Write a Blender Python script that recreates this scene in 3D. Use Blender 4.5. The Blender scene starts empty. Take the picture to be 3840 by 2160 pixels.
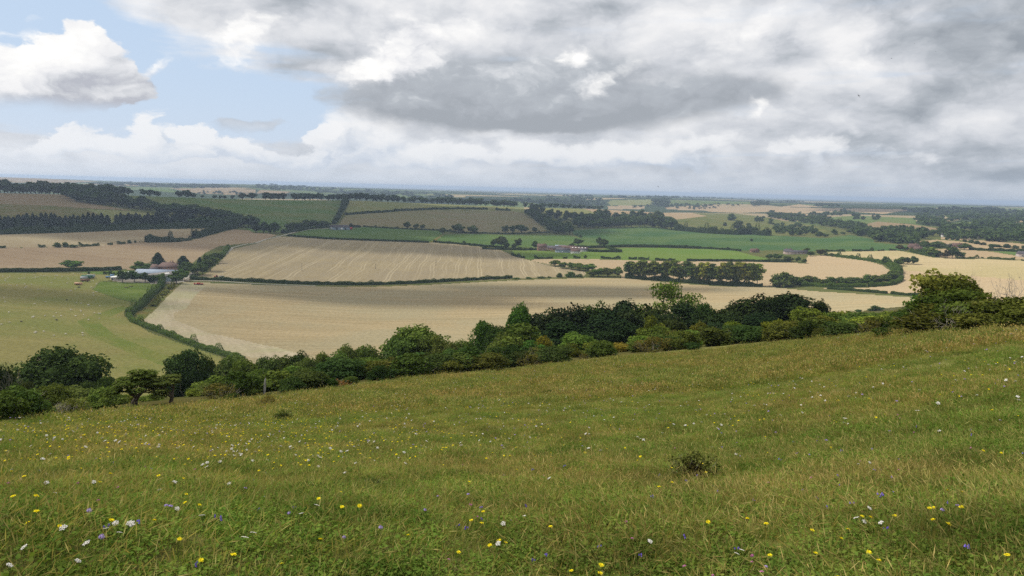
import bpy, math, random
import numpy as np
from mathutils import Matrix, Vector
rng = np.random.default_rng(7)
random.seed(7)
scene = bpy.context.scene
COL = scene.collection
R = math.radians
# ---------------------------------------------------------------- camera
FS = 2794.0                       # focal length in photograph pixels (3840 wide)
CAMZ = 1.65
PITCH = math.atan((1080 - 706) / FS)
ROLL = R(1.53)
cam_d = bpy.data.cameras.new('camera')
cam = bpy.data.objects.new('camera', cam_d)
COL.objects.link(cam)
cam_d.sensor_width = 36.0
cam_d.lens = 36.0 * FS / 3840.0
cam_d.clip_start = 0.1
cam_d.clip_end = 200000
CM = Matrix.Rotation(math.pi / 2 - PITCH, 3, 'X') @ Matrix.Rotation(ROLL, 3, 'Z')
cam.matrix_world = Matrix.Translation((0, 0, CAMZ)) @ CM.to_4x4()
scene.camera = cam
CMN = np.array(CM)

def ray(u, v):
    """direction in the world of a photograph pixel"""
    u = np.asarray(u, float); v = np.asarray(v, float)
    c = np.stack([(u - 1920) / FS, -(v - 1080) / FS, -np.ones_like(u)], -1)
    return c @ CMN.T

def project(P):
    d = (np.asarray(P, float) - np.array([0, 0, CAMZ])) @ CMN
    z = -d[..., 2]
    zz = np.where(z > 1e-6, z, 1e-6)
    return 1920 + FS * d[..., 0] / zz, 1080 - FS * d[..., 1] / zz, z

# crops the outlines were traced in -> photograph pixels
def _reg(ox, oy, s):
    return lambda *pts: [(ox + p[0] / s, oy + p[1] / s) for p in pts]
r1 = _reg(0, 640, 2.6833); r2 = _reg(960, 640, 2.6833); r3 = _reg(1920, 640, 2.6833); r4 = _reg(2880, 640, 2.6833)
s1 = _reg(0, 1100, 2.6833); s2 = _reg(960, 1100, 2.6833); s3 = _reg(1920, 1000, 2.6833); s4 = _reg(2880, 960, 2.6833)
fz = _reg(380, 940, 5.3667); gz = _reg(0, 980, 5.3667); hz = _reg(1960, 870, 5.3667); kz = _reg(3360, 720, 5.3667)
m1 = _reg(0, 1560, 2.0125); m2 = _reg(1280, 1560, 2.0125); m3 = _reg(2560, 1560, 2.0125)
q = lambda *pts: [(p[0] * 1.49068, p[1] * 1.49068) for p in pts]

# ---------------------------------------------------------------- terrain
# feature lines of the land: (pixel u, pixel v, metres away); None for v means third value is (metres, height)
CHAINS = [
    [(0, 2160, 4.0), (1000, 2160, 4.2), (1920, 2160, 4.4), (2880, 2160, 4.4), (3840, 2160, 4.2)],
    [(0, 1800, 11.5), (1000, 1800, 11), (1920, 1800, 10), (2880, 1800, 8.6), (3840, 1800, 7.5)],
    [(0, 1590, 33), (520, 1530, 43), (990, 1490, 52), (1940, 1379, 68), (2404, 1330, 70), (2665, 1308, 71), (2860, 1286, 71), (3253, 1247, 62), (3439, 1240, 55), (3840, 1224, 45)],
    [(0, 1560, 105), (520, 1505, 108), (990, 1465, 112), (1940, 1362, 135), (2500, 1304, 140), (2850, 1264, 145), (3350, 1210, 150), (3840, 1198, 145)],
    [(0, 1430, 385), (830, 1350, 430), (1140, 1325, 440), (1700, 1275, 475), (2400, 1205, 560), (3000, 1190, 600), (3450, 1142, 690), (3840, 1130, 720)],
    [(0, 1018, 850), (600, 1060, 790), (1389, 1069, 812), (1920, 1044, 900), (2860, 1075, 890), (3440, 1113, 815), (3840, 1100, 860)],
    [(0, 885, 1200), (960, 890, 1290), (1920, 935, 1250), (2400, 940, 1250), (2880, 955, 1250), (3840, 960, 1300)],
    [(0, 820, 1450), (600, 825, 1500), (960, 860, 1530), (1270, 860, 1550), (1600, 870, 1550), (1920, 875, 1600), (2400, 880, 1700), (2880, 890, 1700), (3840, 905, 1650)],
    [(0, 770, 1750), (600, 790, 1760), (960, 790, 1850), (1300, 800, 1900), (1600, 815, 1950), (1920, 815, 2000), (2400, 845, 2050), (2880, 858, 2100), (3840, 862, 2100)],
    [(0, 725, 2100), (480, 735, 2100), (960, 750, 2200), (1300, 752, 2300), (1920, 778, 2400), (2218, 784, 2500), (2628, 812, 2600), (2880, 822, 2700), (3840, 832, 2800)],
    [(0, None, (3200, -105)), (1300, None, (3300, -110)), (1920, None, (3500, -100)), (2400, None, (3700, -95)), (2880, 790, 4000), (3840, 803, 4000)],
    [(0, 690, 5600), (600, 713, 5000), (960, 716, 5000), (1300, 731, 5400), (1920, 743, 5000), (2400, 746, 5000), (2880, 764, 5000), (3840, 790, 5400)],
    [(0, 664, 9000), (300, 675, 9000), (600, 689, 8000), (960, 692, 8000), (1300, 706, 8000), (1920, 727, 8000), (2400, 738, 7200), (2880, 754, 8000), (3840, 777, 8000)],
    [(0, None, (22000, -95)), (3840, None, (22000, -95))],
    [(0, None, (60000, -135)), (3840, None, (60000, -135))],
]
AZ_STEP = R(0.15)
NAZ = 2401
AZG = np.linspace(-math.pi, math.pi, NAZ)
LD0, LD1, NLD = math.log(0.3), math.log(60000), 2000
LDG = np.linspace(LD0, LD1, NLD)

def _smooth(a, n):
    k = np.hanning(2 * n + 3)[1:-1]; k /= k.sum()
    return np.convolve(np.pad(a, n, mode='edge'), k, 'valid')

_kl, _kz = [np.full(NAZ, LD0)], [np.zeros(NAZ)]
for ch in CHAINS:
    az, ld, zz = [], [], []
    for (u, v, D) in ch:
        if v is None:
            d = ray(u, 900.0); z = D[1]; D = D[0]
        else:
            d = ray(u, v); z = CAMZ + D * d[2] / math.hypot(d[0], d[1])
        az.append(math.atan2(d[0], d[1])); ld.append(math.log(D)); zz.append(z)
    mz, ml = (zz[0] + zz[-1]) / 2, (ld[0] + ld[-1]) / 2
    az = [-math.pi, -R(100)] + az + [R(100), math.pi]
    zz = [mz, zz[0]] + zz + [zz[-1], mz]; ld = [ml, ld[0]] + ld + [ld[-1], ml]
    _kl.append(_smooth(np.interp(AZG, az, ld), 18)); _kz.append(_smooth(np.interp(AZG, az, zz), 18))
_kl = np.array(_kl); _kz = np.array(_kz)
h = np.diff(_kl, axis=0); dl = np.diff(_kz, axis=0) / h
m = np.zeros_like(_kz)
m[0] = dl[0]; m[-1] = dl[-1]
for k in range(1, len(m) - 1):                 # monotone cubic (no overshoot at crests)
    w1 = 2 * h[k] + h[k - 1]; w2 = h[k] + 2 * h[k - 1]
    ok = dl[k - 1] * dl[k] > 0
    with np.errstate(divide='ignore', invalid='ignore'):
        m[k] = np.where(ok, (w1 + w2) / (w1 / dl[k - 1] + w2 / dl[k]), 0)
ZT = np.empty((NAZ, NLD))
for i in range(NAZ):
    kk = np.clip(np.searchsorted(_kl[:, i], LDG, 'right') - 1, 0, len(_kl) - 2)
    hh = h[kk, i]; t = (LDG - _kl[kk, i]) / hh
    ZT[i] = ((1 + 2 * t) * (1 - t) ** 2 * _kz[kk, i] + t * (1 - t) ** 2 * hh * m[kk, i]
             + t * t * (3 - 2 * t) * _kz[kk + 1, i] + t * t * (t - 1) * hh * m[kk + 1, i])

def _wob(x, y):
    D = np.hypot(x, y)
    near = np.clip((D - 1) / 3, 0, 1) * np.clip((90 - D) / 40, 0, 1)
    a = 0.06 * np.sin(x * 1.1 + 1.3 * np.sin(y * .7)) * np.sin(y * 1.3 + np.sin(x * .9)) + 0.10 * np.sin(x * .31 + 2) * np.sin(y * .27 + .6 * np.sin(x * .2))
    far = np.clip((D - 300) / 300, 0, 1) * np.clip((2500 - D) / 300, 0, 1)
    b = 0.8 * np.sin(x * .013 + 1.1 * np.sin(y * .009)) * np.sin(y * .011 + 1.7)
    return near * a + far * b

def zpol(az, ld):
    fi = np.clip((az + math.pi) / (2 * math.pi) * (NAZ - 1), 0, NAZ - 1.001); i = fi.astype(int); fi = fi - i
    fj = np.clip((ld - LD0) / (LD1 - LD0) * (NLD - 1), 0, NLD - 1.001); j = fj.astype(int); fj = fj - j
    return (ZT[i, j] * (1 - fi) * (1 - fj) + ZT[i + 1, j] * fi * (1 - fj) + ZT[i, j + 1] * (1 - fi) * fj + ZT[i + 1, j + 1] * fi * fj)

def ground(x, y):
    x = np.asarray(x, float); y = np.asarray(y, float)
    return zpol(np.arctan2(x, y), np.log(np.maximum(np.hypot(x, y), .3))) + _wob(x, y)

_CD = np.exp(np.linspace(math.log(1.0), math.log(55000), 9000))
def cast(u, v, Dmax=None):
    """first point of the land seen in a pixel; with Dmax the crest nearer than that if the pixel lies above it"""
    d = ray(u, v); hd = math.hypot(d[0], d[1]); az = math.atan2(d[0], d[1])
    x = _CD * d[0] / hd; y = _CD * d[1] / hd
    g = ground(x, y); zr = CAMZ + _CD * d[2] / hd
    hit = np.nonzero(g >= zr)[0]
    k = hit[0] if len(hit) else len(_CD) - 1
    if Dmax and _CD[k] > Dmax:
        c_ = np.nonzero((_CD > 1300) & (_CD < Dmax))[0]; k = c_[np.argmax((g[c_] - CAMZ) / _CD[c_])]
    return np.array([x[k], y[k], g[k]])

def at(u, D):
    """ground point D metres away under the column of pixel (u, about the horizon)"""
    d = ray(u, 1100.0); hd = math.hypot(d[0], d[1])
    x, y = D * d[0] / hd, D * d[1] / hd
    return np.array([x, y, float(ground(x, y))])

# ---------------------------------------------------------------- mesh helpers
def mesh(name, V, F, mat=None, smooth=False, attrs=None, mats=None, mat_idx=None):
    """F: list of (n,k) index arrays"""
    if isinstance(F, np.ndarray): F = [F]
    F = [np.asarray(f) for f in F if len(f)]
    me = bpy.data.meshes.new(name)
    V = np.asarray(V, np.float32)
    nl = sum(f.size for f in F); nf = sum(len(f) for f in F)
    me.vertices.add(len(V)); me.vertices.foreach_set('co', V.ravel())
    me.loops.add(nl); me.loops.foreach_set('vertex_index', np.concatenate([f.ravel() for f in F]).astype(np.int32))
    tot = np.concatenate([np.full(len(f), f.shape[1]) for f in F]).astype(np.int32)
    st = np.concatenate([[0], np.cumsum(tot)[:-1]]).astype(np.int32)
    me.polygons.add(nf); me.polygons.foreach_set('loop_start', st)
    me.polygons.foreach_set('loop_total', tot)
    if smooth: me.polygons.foreach_set('use_smooth', np.ones(nf, bool))
    for mm in (mats or ([mat] if mat else [])): me.materials.append(mm)
    if mat_idx is not None: me.polygons.foreach_set('material_index', np.asarray(mat_idx, np.int32))
    if attrs:
        for k, a in attrs.items():
            at_ = me.attributes.new(k, 'FLOAT', 'FACE'); at_.data.foreach_set('value', np.asarray(a, np.float32))
    me.update(calc_edges=True)
    return me

def obj(name, me, parent=None, loc=None):
    o = bpy.data.objects.new(name, me)
    COL.objects.link(o)
    if parent is not None: o.parent = parent
    if loc is not None: o.location = loc
    return o

def tag(o, label=None, cat=None, group=None, kind=None):
    if label: o['label'] = label
    if cat: o['category'] = cat
    if group: o['group'] = group
    if kind: o['kind'] = kind
    return o

def empty(name, loc, rz=0.0):
    o = bpy.data.objects.new(name, None); COL.objects.link(o)
    o.location = loc; o.rotation_euler = (0, 0, rz); o.empty_display_size = .2
    return o

class MB:
    """collects shapes into one mesh"""
    def __init__(s): s.V = []; s.F = {}; s.n = 0
    def add(s, V, *Fs):
        V = np.asarray(V, float)
        for f in Fs:
            f = np.asarray(f)
            if len(f): s.F.setdefault(f.shape[1], []).append(f + s.n)
        s.V.append(V); s.n += len(V)
        return s
    def box(s, c, d, rz=0, rx=0, ry=0, taper=1.0):
        x, y, z = d[0] / 2, d[1] / 2, d[2] / 2
        V = np.array([[-x, -y, -z], [x, -y, -z], [x, y, -z], [-x, y, -z], [-x * taper, -y * taper, z], [x * taper, -y * taper, z], [x * taper, y * taper, z], [-x * taper, y * taper, z]])
        M = np.array(Matrix.Rotation(rz, 3, 'Z') @ Matrix.Rotation(ry, 3, 'Y') @ Matrix.Rotation(rx, 3, 'X'))
        return s.add(V @ M.T + np.asarray(c), [[0, 3, 2, 1], [4, 5, 6, 7], [0, 1, 5, 4], [1, 2, 6, 5], [2, 3, 7, 6], [3, 0, 4, 7]])
    def tube(s, P, rad, n=6, cap=True):
        P = np.asarray(P, float); rad = np.broadcast_to(np.asarray(rad, float), (len(P),))
        T = np.gradient(P, axis=0); T /= np.linalg.norm(T, axis=1)[:, None] + 1e-12
        ref = np.array([0, 0, 1.0]) if abs(T[0][2]) < .9 else np.array([1.0, 0, 0])
        V = []
        for p, t, r in zip(P, T, rad):
            a = np.cross(t, ref); a /= np.linalg.norm(a) + 1e-12; b = np.cross(t, a)
            th = np.arange(n) * 2 * math.pi / n
            V.append(p + r * (np.cos(th)[:, None] * a + np.sin(th)[:, None] * b))
        V = np.concatenate(V); i = np.arange(n); j = (i + 1) % n
        Q = np.concatenate([np.stack([k * n + i, k * n + j, (k + 1) * n + j, (k + 1) * n + i], 1) for k in range(len(P) - 1)])
        s.add(V, Q)
        if cap:
            for k in (0, len(P) - 1):
                c = s.n; s.add(np.concatenate([V[k * n:(k + 1) * n], P[k:k + 1]]), np.stack([i, j, np.full(n, n)], 1))
        return s
    def cyl(s, a, b, r, n=12, r2=None): return s.tube([a, b], [r, r if r2 is None else r2], n)
    def build(s, name, mat, parent=None, smooth=False):
        me = mesh(name, np.concatenate(s.V), [np.concatenate(f) for f in s.F.values()], mat, smooth)
        return obj(name, me, parent)

# ---------------------------------------------------------------- materials
def new_mat(name):
    m_ = bpy.data.materials.new(name); m_.use_nodes = True
    nt = m_.node_tree; nt.nodes.clear()
    out = nt.nodes.new('ShaderNodeOutputMaterial')
    return m_, nt, out

class NT:
    """terse node building"""
    def __init__(s, nt): s.nt = nt
    def n(s, typ, **kw):
        nd = s.nt.nodes.new(typ)
        for k, v in kw.items(): setattr(nd, k, v)
        return nd
    def inp(s, sock, v):
        if isinstance(v, bpy.types.NodeSocket): s.nt.links.new(v, sock)
        elif v is not None:
            if isinstance(v, (tuple, list)) and sock.type == 'RGBA' and len(v) == 3: v = (*v, 1)
            sock.default_value = v
    def math(s, op, a, b=None, c=None, clamp=False):
        nd = s.n('ShaderNodeMath', operation=op, use_clamp=clamp)
        s.inp(nd.inputs[0], a)
        if b is not None: s.inp(nd.inputs[1], b)
        if c is not None: s.inp(nd.inputs[2], c)
        return nd.outputs[0]
    def vmath(s, op, a, b=None, scale=None):
        nd = s.n('ShaderNodeVectorMath', operation=op)
        s.inp(nd.inputs[0], a)
        if b is not None: s.inp(nd.inputs[1], b)
        if scale is not None: s.inp(nd.inputs[3], scale)
        return nd.outputs[1] if op in ('LENGTH', 'DOT_PRODUCT') else nd.outputs[0]
    def mix(s, f, a, b, blend='MIX'):
        nd = s.n('ShaderNodeMix', data_type='RGBA', blend_type=blend)
        s.inp(nd.inputs[0], f); s.inp(nd.inputs[6], a); s.inp(nd.inputs[7], b)
        return nd.outputs[2]
    def fmix(s, f, a, b):
        nd = s.n('ShaderNodeMix', data_type='FLOAT')
        s.inp(nd.inputs[0], f); s.inp(nd.inputs[2], a); s.inp(nd.inputs[3], b)
        return nd.outputs[0]
    def noise(s, vec, scale=1, detail=3, rough=.5, dist=0, lac=2.0):
        nd = s.n('ShaderNodeTexNoise')
        s.inp(nd.inputs['Vector'], vec); s.inp(nd.inputs['Scale'], scale); s.inp(nd.inputs['Detail'], detail)
        s.inp(nd.inputs['Roughness'], rough); s.inp(nd.inputs['Distortion'], dist); s.inp(nd.inputs['Lacunarity'], lac)
        return nd.outputs[0]
    def map(s, vec, loc=(0, 0, 0), rot=(0, 0, 0), scale=(1, 1, 1)):
        nd = s.n('ShaderNodeMapping')
        s.inp(nd.inputs[0], vec); nd.inputs[1].default_value = loc; nd.inputs[2].default_value = rot; nd.inputs[3].default_value = scale
        return nd.outputs[0]
    def ss(s, x, lo, hi):
        nd = s.n('ShaderNodeMapRange', interpolation_type='SMOOTHSTEP')
        s.inp(nd.inputs[0], x); s.inp(nd.inputs[1], lo); s.inp(nd.inputs[2], hi)
        return nd.outputs[0]
    def lin(s, x, lo, hi, a=0., b=1.):
        nd = s.n('ShaderNodeMapRange')
        s.inp(nd.inputs[0], x); s.inp(nd.inputs[1], lo); s.inp(nd.inputs[2], hi); s.inp(nd.inputs[3], a); s.inp(nd.inputs[4], b)
        return nd.outputs[0]
    def pos(s): return s.n('ShaderNodeNewGeometry').outputs['Position']

def plain(name, col, rough=.7, var=.12, scale=1.5, metal=0.0, spec=.3):
    m_, nt, out = new_mat(name); t = NT(nt)
    b = t.n('ShaderNodeBsdfPrincipled')
    n_ = t.noise(t.n('ShaderNodeTexCoord').outputs['Object'], scale, 4)
    c = t.mix(t.lin(n_, .3, .7), tuple(x * (1 - var) for x in col), tuple(min(1, x * (1 + var)) for x in col))
    t.inp(b.inputs['Base Color'], c); b.inputs['Roughness'].default_value = rough
    b.inputs['Metallic'].default_value = metal; b.inputs['Specular IOR Level'].default_value = spec
    nt.links.new(b.outputs[0], out.inputs[0]); return m_

def foliage(name, ca, cb, trans=.22, obcol=True):
    """leaf colour varies from leaf to leaf (face attribute) and from plant to plant (object colour)"""
    m_, nt, out = new_mat(name); t = NT(nt)
    a = t.n('ShaderNodeAttribute', attribute_name='tint').outputs['Fac']
    c = t.mix(a, ca, cb)
    if obcol:
        c = t.mix(1.0, c, t.n('ShaderNodeObjectInfo').outputs['Color'], 'MULTIPLY')
    d = t.n('ShaderNodeBsdfDiffuse'); t.inp(d.inputs[0], c)
    tr = t.n('ShaderNodeBsdfTranslucent'); t.inp(tr.inputs[0], t.mix(1.0, c, (1.0, 1.05, .6), 'MULTIPLY'))
    mx = t.n('ShaderNodeMixShader'); mx.inputs[0].default_value = trans
    nt.links.new(d.outputs[0], mx.inputs[1]); nt.links.new(tr.outputs[0], mx.inputs[2])
    nt.links.new(mx.outputs[0], out.inputs[0]); return m_

def field_mat(name, A, B, C=None, ang=0., across=4.0, along=150., streak=.8, mott=.5, mscale=90., lines=None, rough=1.0):
    """rows of a crop or of stubble: streaks run along `ang` (degrees, 0 = along x)"""
    m_, nt, out = new_mat(name); t = NT(nt)
    p = t.pos()
    rot = t.map(p, rot=(0, 0, -R(ang)))
    w = t.noise(t.map(p, scale=(1 / 110., 1 / 110., 0)), 1, 2)
    st = t.noise(t.vmath('ADD', t.map(rot, scale=(1 / along, 1 / across, 0)), t.vmath('SCALE', w, scale=3.)), 1, 4, .6)
    f = t.lin(st, .5 - .25 / max(streak, .05), .5 + .25 / max(streak, .05))
    c = t.mix(f, A, B)
    mt = t.noise(t.map(p, scale=(1 / mscale, 1 / mscale, 0)), 1, 5, .6, .4)
    if C is not None:
        c = t.mix(t.math('MULTIPLY', t.ss(mt, .38, .62), mott), c, C)
    fine = t.noise(t.map(p, scale=(1 / 2.5, 1 / 2.5, 0)), 1, 3, .7)
    c = t.mix(.5, c, t.mix(1., c, t.mix(t.lin(fine, .3, .7), (.55, .55, .55), (1.45, 1.45, 1.45)), 'MULTIPLY'))
    if lines:
        per, wd, col, stren = lines[:4]; wv = lines[4] if len(lines) > 4 else 1.2
        x = t.n('ShaderNodeSeparateXYZ'); nt.links.new(rot, x.inputs[0])
        wob = t.math('MULTIPLY', t.math('SUBTRACT', t.noise(t.map(rot, scale=(1 / 130., 1 / 60., 0)), 1, 2), .5), per * wv)
        yy = t.math('ADD', x.outputs[1], wob)
        fr = t.math('FRACT', t.math('DIVIDE', yy, per))
        def band(c0): return t.math('SUBTRACT', 1., t.ss(t.math('ABSOLUTE', t.math('SUBTRACT', fr, c0)), wd * .4, wd))
        bnd = t.math('MAXIMUM', band(.35), band(.62))
        gate = t.ss(t.noise(t.map(rot, scale=(1 / 300., 1 / 22., 0)), 1, 2), .40, .62)
        c = t.mix(t.math('MULTIPLY', t.math('MULTIPLY', bnd, gate), stren), c, col)
    d = t.n('ShaderNodeBsdfDiffuse'); t.inp(d.inputs[0], c); d.inputs[1].default_value = 1.0
    nt.links.new(d.outputs[0], out.inputs[0]); return m_
# ---------------------------------------------------------------- fields (outlines traced in the photograph, laid on the land)
STUB1, STUB2 = (.36, .27, .145), (.27, .20, .105)
FIELDS = []   # name, label, polygon, Dmin, Dmax, material
def fld(name, label, poly, D0, D1, mat): FIELDS.append((name, label, np.array(poly), D0, D1, mat))

m_near = field_mat('stubble near', (.43, .34, .195), (.29, .225, .118), (.33, .285, .17), ang=4, across=7, along=260, streak=1.1, mott=.75, mscale=120, lines=(22., .035, (.21, .165, .085), .55, .5))
m_head = field_mat('stubble headland', (.46, .39, .265), (.36, .30, .19), (.31, .31, .15), ang=118, across=5, along=160, streak=1.0, mott=.5, mscale=50)
m_sheep = field_mat('grazed pasture', (.27, .235, .085), (.21, .19, .065), (.15, .185, .042), ang=3, across=9, along=120, streak=.9, mott=.55, mscale=70)
m_sheepgreen = field_mat('greener grazed strip', (.16, .185, .04), (.22, .20, .065), (.12, .17, .03), ang=-50, across=9, along=70, streak=1, mott=.6, mscale=30)
m_paddock = field_mat('paddock grass', (.135, .185, .035), (.16, .19, .05), (.09, .14, .022), ang=8, across=6, along=30, streak=.8, mott=.7, mscale=24)
m_ryeL = field_mat('ripe crop left', (.34, .25, .155), (.27, .195, .118), (.36, .275, .165), ang=2, across=11, along=400, streak=1.1, mott=.6, mscale=150, lines=(26., .03, (.17, .12, .07), .5, .3))
m_ryeU = field_mat('ripe crop upper left', (.34, .265, .16), (.26, .195, .112), (.42, .35, .21), ang=3, across=12, along=300, streak=1.2, mott=.6, mscale=150)
m_stripe = field_mat('striped stubble', (.37, .30, .175), (.27, .215, .12), (.28, .23, .15), ang=93, across=7, along=300, streak=1., mott=.6, mscale=90, lines=(15., .075, (.50, .42, .27), .5))
m_green = field_mat('green crop', (.092, .155, .042), (.07, .12, .036), (.11, .155, .042), ang=10, across=12, along=160, streak=.9, mott=.7, mscale=120)
m_pasthill = field_mat('hill pasture', (.11, .165, .045), (.075, .125, .036), (.145, .155, .055), ang=5, across=25, along=150, streak=.8, mott=.8, mscale=110)
m_brown = field_mat('brown hill crop', (.235, .195, .105), (.195, .165, .088), (.18, .175, .075), ang=4, across=14, along=300, streak=.9, mott=.7, mscale=160)
m_ygreen = field_mat('pale grass hill', (.235, .22, .088), (.195, .195, .075), (.16, .19, .06), ang=6, across=14, along=250, streak=.8, mott=.6, mscale=130)
m_brownL = field_mat('brown left hill', (.26, .19, .11), (.22, .16, .09), (.20, .16, .08), ang=3, across=14, along=300, streak=.8, mott=.6, mscale=130)
m_oliveL = field_mat('rough grass hill', (.19, .15, .064), (.145, .125, .05), (.12, .13, .04), ang=-4, across=10, along=50, streak=.9, mott=.8, mscale=60)
m_bright = field_mat('bright green ley', (.125, .195, .036), (.10, .165, .030), (.155, .20, .048), ang=8, across=10, along=240, streak=.8, mott=.6, mscale=130)
m_deepg = field_mat('deep green crop', (.060, .118, .040), (.048, .096, .034), (.095, .14, .042), ang=-8, across=14, along=240, streak=.9, mott=.8, mscale=130)
m_tan = field_mat('ripe wheat', (.43, .325, .195), (.375, .28, .165), (.39, .305, .185), ang=-4, across=9, along=500, streak=.9, mott=.6, mscale=160, lines=(24., .03, (.27, .20, .11), .6, .25))
m_tan2 = field_mat('cut wheat', (.46, .365, .205), (.375, .30, .165), (.335, .285, .135), ang=-3, across=16, along=420, streak=1., mott=.6, mscale=190)
m_tan3 = field_mat('far ripe wheat', (.36, .265, .155), (.31, .225, .13), (.34, .26, .15), ang=-6, across=12, along=400, streak=.8, mott=.5, mscale=190)
m_oliveR = field_mat('chalk down grass', (.165, .155, .055), (.13, .13, .042), (.095, .12, .03), ang=-10, across=12, along=90, streak=.9, mott=.8, mscale=70)
m_track = field_mat('chalk track', (.48, .44, .36), (.38, .35, .28), ang=60, across=2, along=40, streak=.8)
m_yard = field_mat('farm yard', (.34, .30, .24), (.26, .23, .18), ang=30, across=4, along=20, streak=.8)
m_verge = field_mat('rough verge', (.22, .165, .06), (.13, .125, .035), (.10, .14, .03), ang=118, across=3, along=30, streak=1, mott=.7, mscale=15)

fld('stubble_field', 'broad beige stubble field below the dark scrub belt',
    r1((1850, 1120), (2576, 1146)) + r2((600, 1165), (1150, 1170), (1700, 1150), (2576, 1105)) + r3((760, 1080), (1100, 1080), (1600, 1130), (2100, 1165), (2576, 1172))
    + r4((500, 1215), (1000, 1245), (1520, 1280), (1500, 1300), (1380, 1365), (1000, 1400)) + [(3000, 1240), (2400, 1320), (1700, 1400), (1150, 1420), (900, 1420)] + s1((2240, 600), (1480, 290), (1440, 265)) + r1((1560, 1400), (1700, 1250)), 300, 1000, m_near)
fld('stubble_headland', 'pale headland strip along the hedge edge of the beige stubble field',
    r1((1850, 1122), (2080, 1160), (1960, 1260), (1880, 1380)) + s1((1750, 200), (1760, 270), (2100, 400), (2500, 480)) + s2((0, 505), (200, 540), (480, 620), (480, 700)) + s1((2300, 620), (1900, 460), (1600, 345), (1440, 270)) + r1((1560, 1400), (1700, 1250)), 300, 1000, m_head)
fld('sheep_pasture', 'olive brown pasture dotted with sheep below the farm',
    r1((-800, 1040), (0, 1030), (800, 1030), (1180, 1040), (1130, 1100), (1010, 1115), (930, 1200), (1180, 1290), (1400, 1340)) + s1((1290, 250), (1500, 390), (1800, 500), (2220, 640)) + [(900, 1460), (0, 1560), (-400, 1560)], 250, 1000, m_sheep)
fld('greener_strip', 'greener curving strip across the sheep pasture', s1((780, 280), (960, 210), (1240, 120), (1300, 150), (1000, 290), (1150, 420), (1500, 560), (1900, 700), (1700, 750), (1300, 600), (900, 420)), 250, 1000, m_sheepgreen)
fld('paddock', 'fresh green paddock between farm buildings and the slanting hedge', r1((1010, 1115), (1560, 1135), (1610, 1150), (1400, 1335), (1180, 1285), (930, 1200)), 400, 1000, m_paddock)
fld('garden_strip', 'narrow bright green strip between hedge and farm', r1((800, 1022), (1215, 1008), (1330, 1005), (1300, 1060), (1100, 1050)), 400, 1000, m_bright)
fld('verge', 'rough grassy verge beside the slanting hedge', r1((1640, 1150), (1850, 1120), (1700, 1250), (1560, 1400)) + s1((1440, 270), (1480, 300), (1330, 260), (1420, 130), (1600, 0)), 300, 1000, m_verge)
fld('farm_yard', 'pale concrete yard around the farm barns', r1((1130, 1110), (1200, 1040), (1500, 1000), (1830, 1000), (1910, 1045), (1900, 1110), (1780, 1130), (1600, 1140), (1100, 1112)), 500, 1000, m_yard)
fld('crop_field', 'brown ripe crop field behind the farmhouse',
    r1((-800, 1010), (0, 1002), (1230, 988), (1330, 1000), (1900, 960), (2060, 830), (2200, 760), (2330, 745), (2576, 722)) + r2((210, 650), (0, 605)) + r1((2350, 590), (1960, 690), (1850, 712), (1480, 722), (1290, 730), (1000, 755), (780, 768), (400, 772), (0, 778), (-800, 790)), 700, 1500, m_ryeL)
fld('crop_field', 'tan crop field below the conifer belt', r1((-800, 655), (0, 640), (600, 625), (1200, 600), (2100, 580), (2350, 585), (1950, 650), (1850, 712), (1480, 722), (1290, 730), (1000, 755), (780, 768), (0, 776), (-800, 790)), 800, 1600, m_ryeU)
fld('striped_stubble', 'striped stubble field with pale wavy straw lines',
    r1((2330, 790)) + r2((0, 735), (120, 690), (250, 660), (700, 688), (1100, 703), (1740, 723), (2000, 738), (2330, 775), (2450, 795), (2576, 850)) + r3((190, 905), (380, 955), (760, 1020), (720, 1060), (0, 1088)) + r2((1700, 1122), (1150, 1148), (600, 1148), (0, 1118)) + r1((1930, 1088), (2080, 1030), (2240, 890)), 700, 1500, m_stripe)
fld('green_crop', 'green crop field in front of the red and grey barn', r2((320, 655), (500, 598), (750, 578), (950, 590), (1080, 563), (1500, 588), (1860, 600), (1880, 645), (1740, 722), (1100, 702), (700, 688)), 1200, 2000, m_green)
fld('green_crop', 'smaller green field beside the dirt ramp', r2((1790, 718), (1900, 640), (2200, 640), (2576, 648)) + r3((560, 650), (720, 690), (860, 735), (880, 775), (260, 775), (0, 772)) + r2((2330, 765), (2000, 735)), 1150, 2000, m_green)
fld('dirt_ramp', 'short brown dirt track between two green fields', r2((1740, 724), (1870, 640), (1890, 645), (1790, 722)), 1150, 2000, m_verge)
fld('hill_crop', 'wide brown crop field on the hillside', r2((830, 545), (900, 450), (1150, 430), (1750, 395), (2576, 405)) + r3((120, 430), (230, 500), (370, 625), (0, 628)) + r2((1850, 602), (1500, 588), (1080, 565), (950, 560)), 1500, 2500, m_brown)
fld('hill_grass', 'pale yellowish grass field along the skyline trees', r2((940, 300), (1500, 315), (2040, 320), (2350, 345), (2576, 360)) + r3((120, 365), (120, 425), (0, 408)) + r2((1750, 390), (890, 448)), 1600, 2700, m_ygreen)
fld('hill_pasture', 'large dark green pasture on the left hillside', r1((1150, 255), (1900, 245), (2576, 275)) + r2((700, 295), (870, 300), (850, 450), (780, 535), (300, 610), (0, 640)) + r1((2300, 480), (1740, 400), (1480, 290)), 1400, 2600, m_pasthill)
fld('hill_crop', 'reddish brown field under the left skyline oaks', r1((-800, 210), (0, 205), (640, 235), (800, 310), (1330, 402), (850, 378), (500, 352), (0, 338), (-800, 330)), 1400, 2600, m_brownL)
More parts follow.
